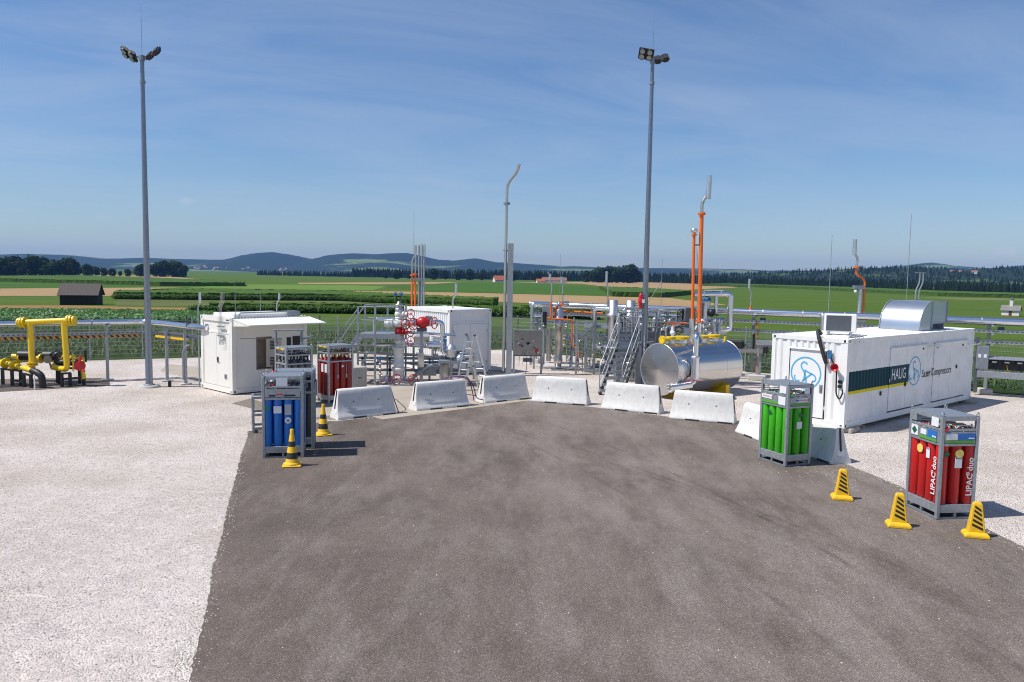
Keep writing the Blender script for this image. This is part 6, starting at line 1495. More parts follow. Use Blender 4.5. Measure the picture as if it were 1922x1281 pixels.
MB().b2((-2.85, 31.3, .05), (-2.5, 31.55, .85), .02).build('valve_box', beige, sk, True); MB().b2((-3.75, 31.5, .35), (-3.0, 31.6, .8)).build('cabinet', galvd, sk, True); MB().b2((-2.55, 32.2, 1.0), (-1.9, 32.5, 1.3), .02).build('cabinet', slate, sk, True)
for z in (.5, .98): MB().bar((-6.2, 31.85, z), (-1.7, 31.85, z+.03), .08, .1).build('skid_beam', galvd, sk, True)
for x in (-6.0, -4.9, -3.3, -2.45, -1.8): MB().box((x, 31.85, .5), (.08, .08, 1.0)).build('skid_post', galvd, sk, True)
fl = thing('filter_pot', 'round silver filter pot with blue gauge beside the ladder', 'filter', (-2.38, 31.2, 0))
MB().lathe([(.2, 1.15), (.2, 1.4), (.22, 1.42), (.2, 1.46), (.17, 1.56), (.1, 1.64), (0, 1.68)], n=16).build('pot', alur, fl); MB().cyl((0, 0, 0), (0, 0, 1.15), .06, n=8).build('leg', galv, fl); MB().cyl((-.25, 0, 1.3), (-.25, 0, 1.75), .025, n=6).cyl((-.25, -.05, 1.8), (-.25, .03, 1.8), .07, n=12).build('gauge', bluep, fl); MB().ball((-.25, 0, 1.95), .06).build('gauge_head', bluep, fl)
MB().lathe([(.16, 0), (.2, .08), (.19, .16), (.08, .24), (0, .25)], (.35, 0, 1.02), (0, -.2, 1), 16).build('dome_cover', alur, fl); MB().b2((-.5, -.3, .92), (.75, .25, 1.02)).build('shelf', galvd, fl)
for x in (-.4, .6): MB().b2((x, -.2, 0), (x+.07, -.13, .92)).build('leg', galvd, fl)

# ladder
ld = thing('stepladder', 'aluminium folding stepladder standing open before the white container', 'ladder', (-1.55, 30.2, 0))
ap = [Vector((-.2, 0, 2.12)), Vector((.12, -.02, 2.1))]; fa = [Vector((-.55, -.25, 0)), Vector((-.22, -.35, 0))]; fb = [Vector((.42, .35, 0)), Vector((.72, .0, 0))]
fb = [Vector((.28, .5, 0)), Vector((.68, .32, 0))]
for A_, F_ in zip(ap, fa): MB().bar(A_, F_, .05, .08).build('front_stile', alur, ld)
for A_, F_ in zip(ap, fb): MB().bar(A_+Vector((.04, .04, 0)), F_, .05, .08).build('rear_stile', alur, ld)
for ff in (fa, fb):
    for k in range(1, 8): t_ = k/8; MB().cyl(ap[0].lerp(ff[0], t_), ap[1].lerp(ff[1], t_), .024, n=6).build('rung', alur, ld)
for A_ in ap: MB().ball(A_, .055).build('hinge', slate, ld)
for A_, F_ in list(zip(ap, fa))+list(zip(ap, fb)): MB().ball(A_.lerp(F_, .58), .045).build('joint', slate, ld); MB().box(F_+Vector((0, 0, .02)), (.05, .08, .04)).build('rubber_foot', rubber, ld)
# purple hoses
for lab, p in (('purple hose looping over the first concrete barrier', [(-5.0, 29.5, .05), (-4.85, 28.7, .3), (-4.5, 27.6, .7), (-4.2, 26.2, .95), (-3.9, 25.35, .85), (-3.72, 25.1, .4), (-3.55, 24.95, .02)]),
               ('purple hose bent over the top of the second concrete barrier', [(-3.3, 29.6, .04), (-2.9, 28.2, .35), (-2.3, 27.0, .88), (-2.0, 26.6, .97), (-1.5, 26.75, .93), (-1.25, 26.8, .6), (-1.2, 26.9, .2), (-.9, 27.2, .1)]),
               ('purple hose lying on the slab near the third barrier', [(-2.6, 29.8, .04), (-2.2, 28.6, .1), (-1.6, 27.6, .25), (-.95, 27.55, .14), (-.4, 28.2, .06)]),
               ('second purple hose draped beside the bunch on the second barrier', [(-3.0, 29.4, .04), (-2.6, 28.0, .4), (-2.15, 27.0, .92), (-1.85, 26.75, .98), (-1.45, 26.8, .95), (-1.3, 27.1, .3), (-1.3, 27.5, .04)])):
    tag(MB().tube(p, .017, 6, .5, 8).build('hose', purple), lab, 'hose')
# instrument panel
ip = thing('instrument_panel', 'grey instrument panel board with gauges and tubing right of the mast', 'panel', (.72, 35.3, 0), R(6))
MB().b2((-.62, 0, .82), (.62, .04, 1.95)).build('board', pmat('panel_steel', (.30, .28, .26), .35, .8, .1, 4), ip)
for x in (-.62, .62): MB().b2((x-.04, .04, 0), (x+.04, .12, 1.98)).build('post', galv, ip)
MB().b2((-.64, -.1, 1.95), (.64, .06, 1.98)).build('rain_edge', galv, ip); MB().b2((-.62, -.06, .8), (.62, .02, .84)).build('edge', slate, ip)
random.seed(3)
for k in range(14):
    x, z = random.uniform(-.5, .5), random.uniform(.9, 1.55); g = MB().cyl((x, -.05, z), (x, 0, z), random.uniform(.03, .06), n=10); g.build('gauge', (black, inox, slate)[k % 3], ip)
for k in range(6): x = -.45+k*.17; MB().tube([(x, -.03, 1.2-.05*k % .3), (x+.08, -.05, 1.0), (x+.05, -.03, .4+.05*(k % 3))], .012, 5, .05).build('tube', inox, ip)
MB().b2((.32, -.04, 1.0), (.45, 0, 1.15)).build('tag_plate', red, ip); MB().b2((-.2, -.08, .55), (.2, .04, .72)).build('junction_box', slate, ip)
for x in (-.1, .55): MB().tube([(x, -.05, .85), (x+.05, -.1, .4), (x, -.05, 0)], .014, 5, .1).build('purple_hose', purple, ip)

# pole frame behind the grey bundle and the bend off the right rack
fr_ = thing('pole_frame', 'slim galvanised pole frame standing before the office awning', 'frame', (-7.6, 27.0, 0), R(20))
for x in (-.42, .42): MB().cyl((x, 0, 0), (x, 0, 2.42), .045, n=8).build('post', galvd, fr_)
MB().cyl((-.5, 0, 2.42), (.5, 0, 2.42), .03, n=8).build('cross_bar', galv, fr_)
MB().cyl((.42, 0, 2.1), (.8, .1, 2.2), .03, n=6).build('stub', galvd, fr_)
bd_ = thing('drop_pipe', 'silver pipe bending down from the right rack behind the container', 'pipe', (13.2, 34.0, 0))
MB().tube([(13.2, 34.1, 2.95), (13.2, 33.8, 2.95), (13.2, 33.75, 0)], .1, 10, .15).build('pipe', alur, bd_, True)
# ------------------------------------------------------------------ separator area
random.seed(11)
def valve(t, c, ax, r, m, knob, hw=False):
    c = Vector(c); a = Vector(ax).normalized()
    b = MB().ball(c, r, 10, 7); b.flange(c-a*r*1.2, a, r*1.1, r*.35).flange(c+a*r*1.2, a, r*1.1, r*.35); b.cyl(c, c+Vector((0, 0, r*2.4)), r*.35, n=6); b.build('valve', m, t, True)
    if hw: MB().wheel(c+Vector((0, -.02, r*2.5)), (0, -.5, 1), r*1.3).build('handwheel', knob, t, True)
    else: MB().cyl(c+Vector((0, 0, r*2.2)), c+Vector((0, 0, r*2.9)), r*.8, n=10).build('knob', knob, t, True)
se = thing('separator_column', 'stainless separator column with side pipes and orange lines', 'separator', (2.15, 37.0, 0))
MB().lathe([(.16, .0), (.16, .25), (.21, .27), (.21, .45), (.19, .5), (.19, 2.0), (.23, 2.0), (.23, 2.1), (.21, 2.12), (.21, 2.75), (.15, 2.82), (.1, 2.9)], (2.17, 37, .05), n=18).build('shell', inox, se, True)
MB().b2((1.85, 36.7, 0), (2.5, 37.3, .08)).build('plinth', galvd, se, True)
for p, r, m_ in [([(2.15, 37, 2.9), (2.15, 37, 3.08), (2.6, 37.2, 3.1)], .12, alu), ([(.93, 38.0, .1), (.93, 38.0, 3.02), (1.9, 38.0, 3.05)], .085, alu), ([(1.0, 37.6, 2.5), (1.42, 37.6, 2.5), (1.42, 37.6, 1.5)], .065, alu), ([(1.72, 37, .4), (1.72, 37, 1.95)], .11, inox), ([(1.78, 36.8, 3.1), (1.77, 36.8, 2.43), (1.55, 36.8, 2.42), (2.78, 36.8, 2.36), (2.8, 36.8, 1.08), (3.1, 36.8, 1.08), (3.1, 36.8, .75)], .035, orange), ([(2.3, 36.9, 3.05), (2.0, 36.9, 2.95), (1.95, 36.9, 2.5)], .04, orange), ([(2.35, 37.3, 2.75), (4.2, 36.9, 2.68)], .045, orange), ([(2.55, 36.9, .3), (2.55, 36.9, 2.6), (2.75, 36.9, 2.7)], .03, inox), ([(2.8, 37.1, .2), (2.8, 37.1, 1.2)], .06, inox), ([(1.3, 36.8, .12), (3.2, 36.9, .12)], .05, inox), ([(1.5, 37.3, .2), (1.5, 37.3, 2.2)], .05, galv), ([(2.4, 36.85, 1.55), (2.75, 36.85, 1.5), (2.75, 36.85, .3)], .025, bluep)]:
    MB().tube(p, r, 8, .12).build('pipe', m_, se, True)
for c, k in (((2.42, 36.75, 1.48), yellow), ((2.42, 36.75, 1.2), yellow), ((1.95, 36.7, 2.0), yellow), ((1.95, 36.7, 1.05), black), ((2.5, 36.8, 2.02), paper), ((1.45, 36.9, 2.05), bluep), ((1.3, 37.1, 1.9), bluep), ((1.9, 36.7, .6), brass), ((2.85, 36.9, .9), bluep), ((3.05, 36.9, 1.5), black), ((2.6, 36.7, .5), black)): valve(se, c, (1, 0, 0), .06, inox, k)
MB().b2((1.42, 37.1, 1.95), (1.6, 37.3, 2.7)).build('cabinet', black, se, True); MB().b2((1.4, 37.3, 2.4), (1.9, 37.5, 2.95)).build('support', galv, se, True); MB().b2((3.0, 36.85, .6), (3.2, 36.95, .9)).build('red_box', orange, se, True)
for x in (1.05, 1.45, 2.75, 3.1): MB().box((x, 37.2, .3), (.07, .07, .6)).build('leg', galvd, se, True)
# steel skid frame with piping
sf = thing('process_skid', 'galvanised process skid frame packed with silver piping and two drums', 'process skid', (5, 36, 0))
pts = [(3.4, 36.3), (4.35, 36.2), (6.2, 35.2), (3.9, 37.6), (6.9, 36.2), (8.6, 35.3)]
for x, y in pts: MB().box((x, y, 1.05), (.14, .14, 2.1)).build('post', galv, sf, True)
for a, b in (((3.3, 36.35), (6.9, 34.9)), ((3.9, 37.7), (8.6, 35.3)), ((3.4, 36.3), (3.9, 37.6))): MB().bar((*a, 2.12), (*b, 2.12), .16, .14).build('beam', galv, sf, True); MB().bar((*a, .1), (*b, .1), .14, .12).build('beam', galvd, sf, True)
MB().ring((3.4, 36.3, 2.28), (.4, 1, 0), .07, .018, 12, 5).build('lifting_eye', galv, sf, True)
for x, y in ((4.45, 35.2), (5.2, 35.1)): MB().lathe([(.18, 1.4), (.2, 1.5), (.2, 2.6), (.3, 2.65), (.3, 2.72), (.2, 2.8), (.21, 3.36), (.0, 3.38)], (x, y, 0), n=16).build('drum', alur, sf, True)
for p, r, m_ in [([(4.45, 35.6, 2.95), (3.72, 36, 2.95), (3.74, 36, 1.22), (4.8, 35.8, 1.24)], .1, alu), ([(5.2, 35.3, 2.85), (4.95, 35.1, 2.85), (4.9, 35, 1.6)], .1, alu), ([(5.3, 35, 2.75), (7.7, 34.1, 2.74)], .085, alu), ([(5.4, 35.5, 3.05), (9.4, 34.2, 3.05)], .09, alu), ([(5.6, 34.6, 2.45), (5.6, 34.6, 2.8)], .06, alu), ([(5.0, 34.8, 2.3), (6.6, 34.3, 2.3)], .05, inox), ([(4.3, 36, .9), (6.0, 35.2, .9), (6, 35.2, 2.1)], .06, inox), ([(4.2, 36, .5), (6.5, 35, .5)], .07, inox), ([(4.0, 36.2, 1.7), (4.8, 35.9, 1.7), (4.8, 35.9, .4)], .05, galv), ([(5.4, 35.3, .3), (5.4, 35.3, 1.9)], .08, alu), ([(5.8, 35, .3), (5.8, 35, 1.9)], .06, inox), ([(6.0, 34.4, 2.3), (6.9, 34.0, 2.35), (7.4, 33.9, 2.35)], .035, galv), ([(4.6, 36.4, 2.4), (8.6, 34.7, 2.4)], .05, inox)]:
    MB().tube(p, r, 9, .16).build('pipe', m_, sf, True)
for k in range(34):
    t_ = random.random(); x = 3.9+4.3*t_; y = 35.9-1.5*t_+random.uniform(-.2, .5); z = random.choice((.4, .7, 1.0, 1.35, 1.7)) if x < 5.6 else random.uniform(2.2, 2.75)
    valve(sf, (x, y, z), (1, -.3, 0), random.uniform(.055, .085), random.choice((inox, alur, whitep, galvd)), random.choice((black, bluep, slate, yellow, black, inox)), k % 5 == 0)
MB().box((4.6, 35.9, 1.75), (.18, .18, .6), 0, .02).build('actuator', alur, sf, True); MB().b2((5.5, 35.4, 2.95), (6.4, 35.8, 3.12)).build('box', alur, sf, True)
MB().bar((4.35, 35.9, 2.1), (4.35, 35.9, 3.35), .09, .14).build('stub_post', slate, sf, True)
# access stairs and landing
ss = thing('steel_stairs', 'galvanised steel stairs with handrails leading to the tank platform', 'stairs', (4.6, 31.0, 0))
lz = 1.78; la, lb = Vector((4.15, 31.05, lz)), Vector((5.02, 31.35, lz)); dr = Vector((-.55, -.83, 0)).normalized(); dr = Vector((-.62, -.2, 0)); 
sd_ = (lb-la).normalized()
ba, bb_ = Vector((3.3, 29.5, .02)), Vector((4.2, 29.85, .02))
for a, b in ((la, ba), (lb, bb_)): MB().bar(a, b, .06, .24).build('stringer', slate, ss, True)
for k in range(8):
    t_ = (k+.6)/8.2; p, q = la.lerp(ba, t_), lb.lerp(bb_, t_); MB().bar(p+Vector((0, -.02, .03)), q+Vector((0, -.02, .03)), .24, .035).bar(p+Vector((-.04, -.13, .0)), q+Vector((-.04, -.13, .0)), .03, .11).build('tread', galv, ss, True)
MB().add([(*la.xy, lz), (*lb.xy, lz), (5.9, 32.6, lz), (4.9, 32.6, lz), (*la.xy, lz-.05), (*lb.xy, lz-.05), (5.9, 32.6, lz-.05), (4.9, 32.6, lz-.05)], [(0, 1, 2, 3), (7, 6, 5, 4), (0, 4, 5, 1), (1, 5, 6, 2), (2, 6, 7, 3), (3, 7, 4, 0)]).build('landing', galvd, ss, True)
MB().bar(la+Vector((-.02, -.04, -.1)), lb+Vector((.02, -.04, -.1)), .04, .36).build('landing_beam', galv, ss, True)
for p in (la+Vector((.05, .1, 0)), lb, Vector((4.6, 32.4, lz)), Vector((5.7, 32.4, lz))): MB().box((p.x, p.y+.05, (lz-.05)/2), (.18, .18, lz-.06)).build('post', galvd, ss, True)
for a, b, k in ((la, ba, 0), (lb, bb_, 1)):
    top = a+Vector((.04, .02, 1.2)); low = b+Vector((0, .05, 1.05))
    MB().tube([top+Vector((.25, .3, 0)), top, low, low-Vector((0, 0, 1.0))], .024, 7, .1).build('handrail', galv, ss, True)
    MB().tube([a+Vector((0, 0, .55)), b+Vector((0, .05, .5))], .016, 6).build('knee_rail', galv, ss, True)
    for t_ in (0, .5): q = a.lerp(b, t_); MB().cyl(q, q+Vector((0, 0, 1.15-.1*t_)), .022, n=6).build('baluster', galv, ss, True)
for a, b in ((Vector((4.2, 31.1, lz)), Vector((4.95, 32.6, lz))), (Vector((5.0, 31.45, lz)), Vector((5.9, 32.6, lz))), (Vector((5.9, 32.6, lz)), Vector((4.9, 32.6, lz)))):
    for z in (1.2, .6): MB().cyl(a+Vector((0, 0, z)), b+Vector((0, 0, z)), .022, n=6).build('handrail', galv, ss, True)
    for t_ in (0, .5, 1): MB().cyl(a.lerp(b, t_), a.lerp(b, t_)+Vector((0, 0, 1.2)), .02, n=6).build('baluster', galv, ss, True)
for z in (.12, .34): MB().bar(la+Vector((0, -.02, z)), lb+Vector((0, -.02, z)), .03, .14).build('kick_plate', galvd, ss, True)
for k in range(6): MB().bar((4.35, 32.0, .2+k*.26), (5.2, 32.25, .2+k*.26), .06, .06).build('ladder_bar', galv, ss, True)
# platform beside the tank
tp = thing('tank_platform', 'galvanised walkway behind the silver tank with toe boards', 'platform', (6.2, 33, 0), 0)
MB().b2((5.0, 32.62, 1.72), (7.6, 34.0, 1.78)).build('deck', galvd, tp, True); MB().b2((5.0, 32.6, 1.6), (6.1, 32.618, 1.9)).build('toe_board', slate, tp, True)
for x in (5.05, 6.2, 7.4): MB().box((x, 33.3, .86), (.12, .12, 1.7)).build('post', galv, tp, True)
for z in (2.35, 2.9):
    MB().cyl((5.05, 32.7, z), (6.1, 32.7, z), .022, n=6).build('handrail', galv, tp, True)
for x in (5.05, 5.55, 6.1): MB().cyl((x, 32.7, 1.78), (x, 32.7, 2.9), .02, n=6).build('baluster', galv, tp, True)

# ------------------------------------------------------------------ tank
TA = R(36); ax = Vector((math.cos(TA), math.sin(TA), 0)); TR = .95; TL = 3.55; tcz = 1.06
t0 = Vector((5.42, 29.0, tcz))
tk = thing('storage_tank', 'shiny aluminium clad horizontal tank on yellow saddles', 'tank', (t0.x, t0.y, 0), TA)
tk_m = pmat('tank_cladding', (.64, .635, .63), .2, 1., .03, 1.2, .05, 3)
# shell built of overlapping sheets
nsh = 4
for k in range(nsh):
    a, b = k*TL/nsh, (k+1)*TL/nsh
    MB().lathe([(TR+.004*(k % 2), a+.001), (TR+.004*(k % 2), b)], (0, 0, tcz), (1, 0, 0), 48).build('shell_sheet', tk_m, tk)
endm = pmat('brushed_end_sheet', (.62, .615, .61), .24, 1., .04, 2, .06, 8)
# gored end caps: eight flat sectors each
for e in (0, 1):
    x0_ = -.0015 if e == 0 else TL+.0015; tip = -.085 if e == 0 else TL+.085
    for g_ in range(8):
        a0, a1 = g_*math.pi/4+.004, (g_+1)*math.pi/4-.004; vs = [(tip, 0, tcz)]
        for q in np.linspace(a0, a1, 7): vs.append((x0_, TR*math.cos(q), tcz+TR*math.sin(q)))
        MB().add(vs, [(0, i, i+1) if e else (0, i+1, i) for i in range(1, 7)]).build('end_gore', endm, tk)
    MB().ring((x0_, 0, tcz), (1, 0, 0), TR, .02, 48, 5).build('end_rim', alur, tk)
for x in (.55, TL-.75):
    MB().prism([(-.8, .02), (.8, .02), (.8, .38), (.6, .36), (.3, .17), (0, .11), (-.3, .17), (-.6, .36), (-.8, .38)], x, x+.22, lambda a, b, c: (c, a, b)).build('saddle', yellow, tk)
    MB().b2((x-.12, -.85, 0), (x+.34, .85, .02)).build('saddle_foot', yellow, tk)
for i, (x, r) in enumerate(((.55, .2), (1.15, .28), (2.2, .3), (2.95, .24))):
    z = tcz+TR-.03
    MB().cyl((x, 0, z-.05), (x, 0, z+.14), r*.85, n=16).build('nozzle', alur, tk)
    MB().flange((x, 0, z+.17), (0, 0, 1), r, .05, 12).flange((x, 0, z+.235), (0, 0, 1), r, .05).build('flange', yellow, tk)
MB().flange((-.0, -.1, tcz+TR+.14), (1, 0, 0), .15, .08, 8).cyl((.0, -.1, tcz+TR+.14), (.55, 0, tcz+TR+.14), .07, n=10).build('side_nozzle', yellow, tk)
MB().cyl((3.5, -.1, tcz+TR-.1), (3.5, -.1, tcz+TR+.15), .05, n=8).build('lug', yellow, tk)
# front overflow pipe in two diameters and the low drain drum
ov = thing('overflow_pipe', 'polished overflow pipe running down the front of the tank', 'pipe', (6.6, 28.5, 0))
MB().tube([(7.0, 29.6, 2.1), (6.68, 28.68, 2.42), (6.61, 28.5, 2.3), (6.61, 28.5, 1.5)], .1, 12, .18).build('upper_pipe', alu, ov, True); MB().cyl((6.61, 28.5, 1.6), (6.61, 28.5, .8), .145, n=14).build('sleeve', alu, ov, True); MB().lathe([(.147, 1.52), (.16, 1.55), (.16, 1.61), (.1, 1.63)], (6.61, 28.5, 0), n=14).build('collar', alur, ov, True)
MB().tube([(6.61, 28.5, .82), (6.61, 28.5, .64), (6.3, 28.38, .6)], .07, 10, .1).build('elbow', alu, ov, True)
dd_ = thing('drain_drum', 'small silver drum lying below the tank front', 'drum', (6.2, 29.2, 0))
MB().cyl((5.7, 28.12, .5), (6.45, 28.42, .58), .14, n=14).flange((5.67, 28.11, .5), (.94, .34, 0), .17, .08, 8).build('drum', alu, dd_, True); MB().tube([(6.2, 28.2, .72), (6.45, 28.3, .78), (6.85, 28.5, .7)], .014, 5, .05).build('red_cable', red, dd_, True); MB().b2((6.0, 28.15, 0), (6.12, 28.35, .4)).build('support', galvd, dd_, True)
# orange vent pair
ovp = thing('vent_pair', 'two tall orange vent pipes rising behind the tank, the taller with silver outlet', 'vent pipes', (7.3, 31.5, 0))
MB().cyl((7.12, 31.5, 1.9), (7.1, 31.5, 2.8), .1, n=12).build('base_pipe', alur, ovp, True); MB().cyl((7.4, 31.5, 1.9), (7.41, 31.5, 2.65), .09, n=12).build('base_pipe', alu, ovp, True)
MB().cyl((7.12, 31.5, 2.8), (7.07, 31.5, 6.1), .06, n=12).build('short_stack', orange, ovp, True); MB().cyl((7.4, 31.5, 2.66), (7.34, 31.5, 6.9), .08, n=12).build('tall_stack', orange, ovp, True)
MB().flange((7.4, 31.5, 2.7), (0, 0, 1), .16, .06, 8).build('flange', orange, ovp, True); MB().flange((7.34, 31.5, 6.92), (0, 0, 1), .15, .07, 8).build('flange', orange, ovp, True); MB().flange((7.07, 31.5, 6.1), (0, 0, 1), .11, .06).build('flange', orange, ovp, True); MB().lathe([(.06, 6.13), (.06, 6.18), (.13, 6.2), (.13, 6.32), (.1, 6.34)], (7.07, 31.5, 0), n=14).build('cap', alur, ovp, True)
MB().tube([(7.34, 31.5, 6.95), (7.34, 31.5, 7.35), (7.52, 31.5, 7.65), (7.56, 31.5, 8.0)], .065, 10, .12).build('outlet_pipe', inox, ovp, True); MB().cyl((7.57, 31.5, 7.5), (7.6, 31.5, 8.4), .1, n=14).build('sleeve', alur, ovp, True)
for z in (3.1, 5.7): MB().bar((7.1, 31.5, z), (7.36, 31.5, z), .05, .06).build('clamp', orange if z < 4 else galvd, ovp, True)
MB().cyl((7.2, 31.5, 5.6), (7.9, 33.5, 3.2), .006, n=4).build('guy_wire', galvd, ovp, True); MB().cyl((7.2, 31.5, 5.6), (7.25, 31.3, 3.0), .006, n=4).build('guy_wire', galvd, ovp, True)
# polished process loop right of the orange stacks
pp = thing('process_loop', 'large polished pipe loop behind the right end of the tank', 'pipe loop', (8.6, 33, 0))
MB().tube([(7.5, 33, 3.72), (9.0, 33, 3.78), (9.05, 33, 2.3), (8.2, 33.0, 2.22), (8.1, 33, 2.05)], .12, 14, .18).build('pipe', alu, pp, True)
MB().cyl((8.45, 33.1, 3.75), (8.45, 33.1, 3.0), .085, n=12).build('branch_pipe', alu, pp, True)
for p_, a_ in (((7.9, 33, 3.735), (1, 0, 0)), ((8.6, 33, 3.765), (1, 0, 0)), ((9.03, 33, 3.0), (0, 0, 1)), ((8.75, 33, 2.27), (1, 0, 0))): MB().flange(p_, a_, .13, .03).build('pipe_band', alur, pp, True)
MB().b2((7.9, 32.95, 3.88), (8.7, 33.15, 3.92)).build('rain_plate', alu, pp, True)
vsl = thing('regulator_unit', 'regulator unit of drums and blue fittings behind the orange stacks', 'regulator', (7.9, 33.2, 0))
MB().lathe([(.42, 2.55), (.42, 2.62), (.3, 2.64), (.3, 2.75)], (8.0, 33.2, 0), n=18).build('base_drum', inox, vsl, True)
for k in range(5):
    q = k*1.25; MB().cyl((7.95+.2*math.cos(q), 33.2+.2*math.sin(q), 2.75), (7.95+.2*math.cos(q), 33.2+.2*math.sin(q), 3.5), .09, n=10).build('tube', alur, vsl, True); MB().ball((7.95+.22*math.cos(q), 33.15+.22*math.sin(q), 3.52), .085).build('fitting', bluep, vsl, True)
MB().cyl((7.45, 33, 2.9), (7.45, 33, 4.0), .05, n=8).build('stem', inox, vsl, True); MB().cyl((7.45, 33, 3.6), (7.45, 33, 4.1), .035, n=8).build('stem_cover', bluep, vsl, True); MB().b2((7.2, 33.1, 2.3), (7.6, 33.4, 3.15)).build('cabinet', slate, vsl, True)
MB().ball((8.25, 33.0, 2.98), .17).build('blower', black, vsl, True); MB().cyl((7.3, 33.3, 0), (7.3, 33.3, 2.3), .06, n=8).build('leg', galv, vsl, True); MB().cyl((8.6, 33.3, 0), (8.6, 33.3, 2.5), .06, n=8).build('leg', galv, vsl, True)
for x in (8.32, 8.52): MB().lathe([(.08, 2.1), (.08, 2.6), (.05, 2.66), (.03, 2.75)], (x, 32.7, 0), n=10).build('bottle', inox, vsl, True)
random.seed(5)
for k in range(26):
    x = random.uniform(6.0, 8.7); y = 31.3+(x-6)*.55+random.uniform(0, .8); z = random.uniform(2.15, 2.7)
    valve(vsl, (x, y, z), (1, .4, 0), random.uniform(.05, .08), random.choice((inox, alur, whitep)), random.choice((black, bluep, black, yellow, slate)), k % 6 == 0)
for k in range(12):
    x = random.uniform(5.9, 8.3); y = 31.2+(x-6)*.6+random.uniform(0, .6); z = random.uniform(2.1, 2.6)
    MB().tube([(x, y, z-.35), (x, y, z), (x+random.uniform(.3, .8), y+.3, z+random.uniform(-.05, .2))], random.uniform(.018, .04), 6, .08).build('tube', random.choice((inox, galv, slate)), vsl, True)
lv = thing('lever_valve', 'valve with long orange lever on top of the tank', 'valve', (6.3, 31.2, 0))
MB().cyl((6.3, 31.2, 1.95), (6.3, 31.2, 2.5), .06, n=8).ball((6.3, 31.2, 2.25), .11).flange((6.3, 31.2, 2.05), (0, 0, 1), .12, .05, 6).build('body', whitep, lv, True); MB().tube([(6.35, 31.2, 2.42), (6.35, 31.2, 2.58), (6.0, 31.2, 2.6), (6.85, 31.25, 2.65)], .03, 6).build('lever', orange, lv, True)
MB().b2((6.75, 31.2, 2.15), (7.0, 31.3, 2.45)).build('plate', galvd, lv, True)
# black equipment on the low rack right of the tank
lr = thing('low_rack', 'low rack with black pump covers behind the tank, before the fence', 'rack', (9.8, 35.6, 0), R(-24))
MB().b2((-.6, -.15, 1.15), (1.4, .25, 1.3)).build('shelf', inox, lr); MB().box((.2, 0, 1.48), (.75, .35, .36), 0, .06).build('cover', rubber, lr); MB().box((-.35, 0, 1.42), (.3, .3, .25), 0, .05).build('cover', rubber, lr); MB().cyl((1.0, 0, 1.3), (1.0, 0, 2.0), .05, n=8).build('stem', black, lr)
for x in (-.5, 1.3): MB().b2((x-.05, 0, 0), (x+.05, .1, 1.15)).build('leg', galv, lr)
MB().tube([(1.15, .1, 0), (1.15, .1, 2.4), (.9, .1, 2.45)], .03, 6, .08).build('red_pipe', orange, lr)

# crowded upper deck of the process skid: grating, railings, risers and instrument boxes
ud = thing('upper_deck', 'crowded upper deck of railings, risers and valves behind the stairs', 'deck', (5.3, 34, 0))
MB().b2((4.3, 33.2, 2.0), (6.9, 34.6, 2.06)).build('grating', galvd, ud, True); MB().b2((4.3, 33.17, 1.85), (6.9, 33.195, 2.12)).build('kick_plate', slate, ud, True)
for x in (4.35, 5.2, 6.05, 6.85):
    MB().box((x, 33.25, 1.0), (.1, .1, 2.0)).build('post', galv, ud, True); MB().cyl((x, 33.22, 2.06), (x, 33.22, 3.1), .024, n=6).build('baluster', galv, ud, True)
for z in (2.55, 3.1): MB().cyl((4.35, 33.22, z), (6.85, 33.22, z), .024, n=6).build('handrail', galv, ud, True)
random.seed(21)
for k in range(9):
    x = 4.5+k*.29; y = random.uniform(33.5, 34.3); h_ = random.uniform(2.5, 3.05); r_ = random.choice((.05, .07, .09))
    MB().tube([(x, y, .2), (x, y, h_), (x+random.choice((-.35, .35, .5)), y+.1, h_)], r_, 8, .14).build('riser', random.choice((alu, alur, inox, galv)), ud, True)
for k in range(16): valve(ud, (random.uniform(4.4, 6.8), random.uniform(33.3, 34.2), random.uniform(.4, 1.7) if k % 2 else random.uniform(2.2, 2.9)), (1, .2, 0), random.uniform(.06, .1), random.choice((inox, alur, galvd)), random.choice((black, slate, bluep, yellow)), k % 4 == 0)
for k in range(5): x = 4.5+k*.5; MB().box((x, 33.6, 2.3), (.22, .2, .3), .2, .02).build('instrument_box', random.choice((alur, slate, galvd)), ud, True)
for z, m_ in ((1.3, galv), (.7, inox), (1.62, galvd)): MB().tube([(4.35, 34.6, z), (5.0, 33.9, z), (6.8, 33.6, z)], .06, 8, .2).build('header', m_, ud, True)
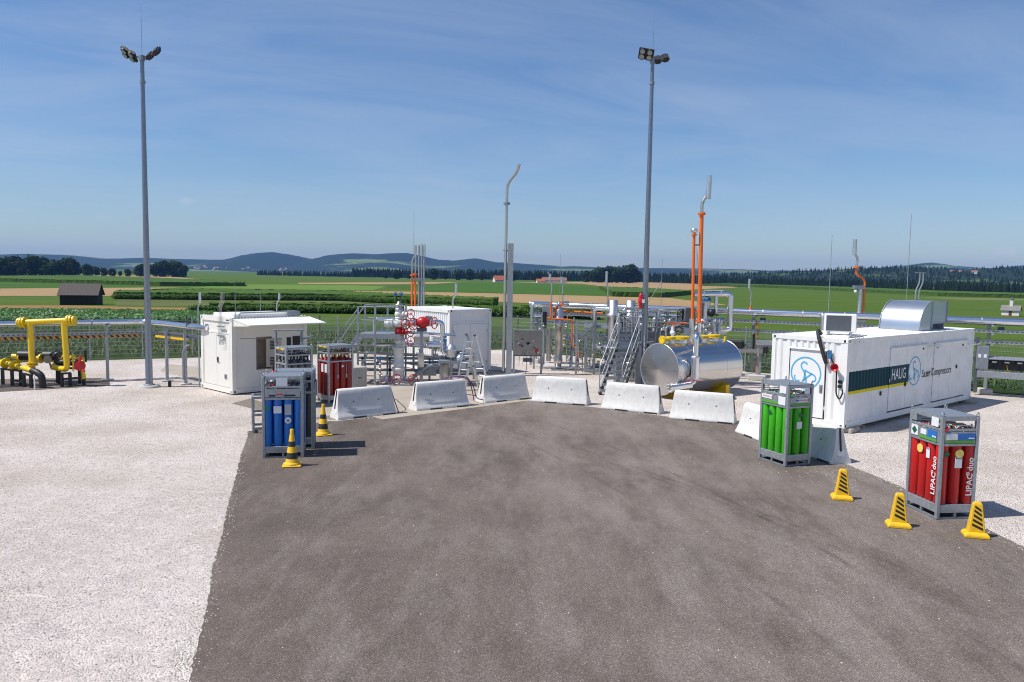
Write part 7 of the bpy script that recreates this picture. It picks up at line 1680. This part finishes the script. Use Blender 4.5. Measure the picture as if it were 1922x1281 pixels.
for (x, y, z, w_, d_, h_, m_) in ((4.75, 34.9, 1.0, .7, .5, 1.1, slate), (5.7, 34.7, 1.1, .6, .5, 1.0, galvd), (6.5, 34.3, 1.0, .7, .6, 1.2, slate), (5.3, 34.2, 2.42, .55, .4, .65, galvd), (6.25, 34.0, 2.4, .5, .4, .6, slate), (4.6, 34.3, 2.35, .35, .35, .5, black), (6.75, 33.6, 2.3, .3, .3, .5, black)):
    MB().box((x, y, z), (w_, d_, h_), R(-20), .03).build('shade_filler_box', m_, ud, True)  # added dark boxes standing in for the shade between the pipes
for k in range(10):
    x = random.uniform(4.4, 7.4); y = random.uniform(33.4, 34.6); MB().tube([(x, y, 2.1), (x, y, random.uniform(2.6, 3.2)), (x+random.uniform(-.6, .6), y, random.uniform(2.4, 3.2)), (x+.5, y+.2, 2.2)], .022, 5, .1).build('cable', rubber if k % 3 else galvd, ud, True)
for k in range(5): MB().cyl((4.6+k*.5, 33.45, .25), (4.9+k*.5, 33.45, .25), .12, n=10).build('pump_motor', (slate, bluep, galvd)[k % 3], ud, True)
lf = thing('tubing_stand', 'light steel frame with thin pipes left of the process skid', 'frame', (3.3, 35.5, 0))
for x in (2.9, 3.7): MB().box((x, 35.6, 1.2), (.08, .08, 2.4)).build('post', galv, lf, True)
for z in (1.0, 1.9, 2.35): MB().bar((2.85, 35.6, z), (3.75, 35.6, z), .06, .07).build('rail', galv, lf, True)
for k in range(4): MB().tube([(3.0+k*.17, 35.5, .1), (3.0+k*.17, 35.5, 1.5+.2*k), (3.2+k*.17, 35.6, 1.6+.2*k)], .028, 6, .06).build('tube', (inox, galv)[k % 2], lf, True)
for k in range(5): valve(lf, (2.95+k*.17, 35.45, .5+.25*(k % 3)), (0, 0, 1), .055, inox, (black, yellow, bluep)[k % 3])
# ------------------------------------------------------------------ haze: one even body of air round everything
hz = MB().b2((-8800, -250, -26), (8800, 9200, 190)).build('haze', None)
hm = bpy.data.materials.new('summer_haze'); hm.use_nodes = True; t = hm.node_tree; t.nodes.clear()
pv = N(t, 'ShaderNodeVolumePrincipled'); pv.inputs['Color'].default_value = (.22, .47, 1, 1); pv.inputs['Density'].default_value = 6.5e-5; pv.inputs['Anisotropy'].default_value = .1
mo = N(t, 'ShaderNodeOutputMaterial'); t.links.new(pv.outputs[0], mo.inputs['Volume'])
hz.data.materials.clear(); hz.data.materials.append(hm); stuff(hz, 'thin pale summer haze over the fields and hills', 'haze')
for o in list(bpy.data.objects):
    for k in ('_loc', '_rz'):
        if k in o: del o[k]
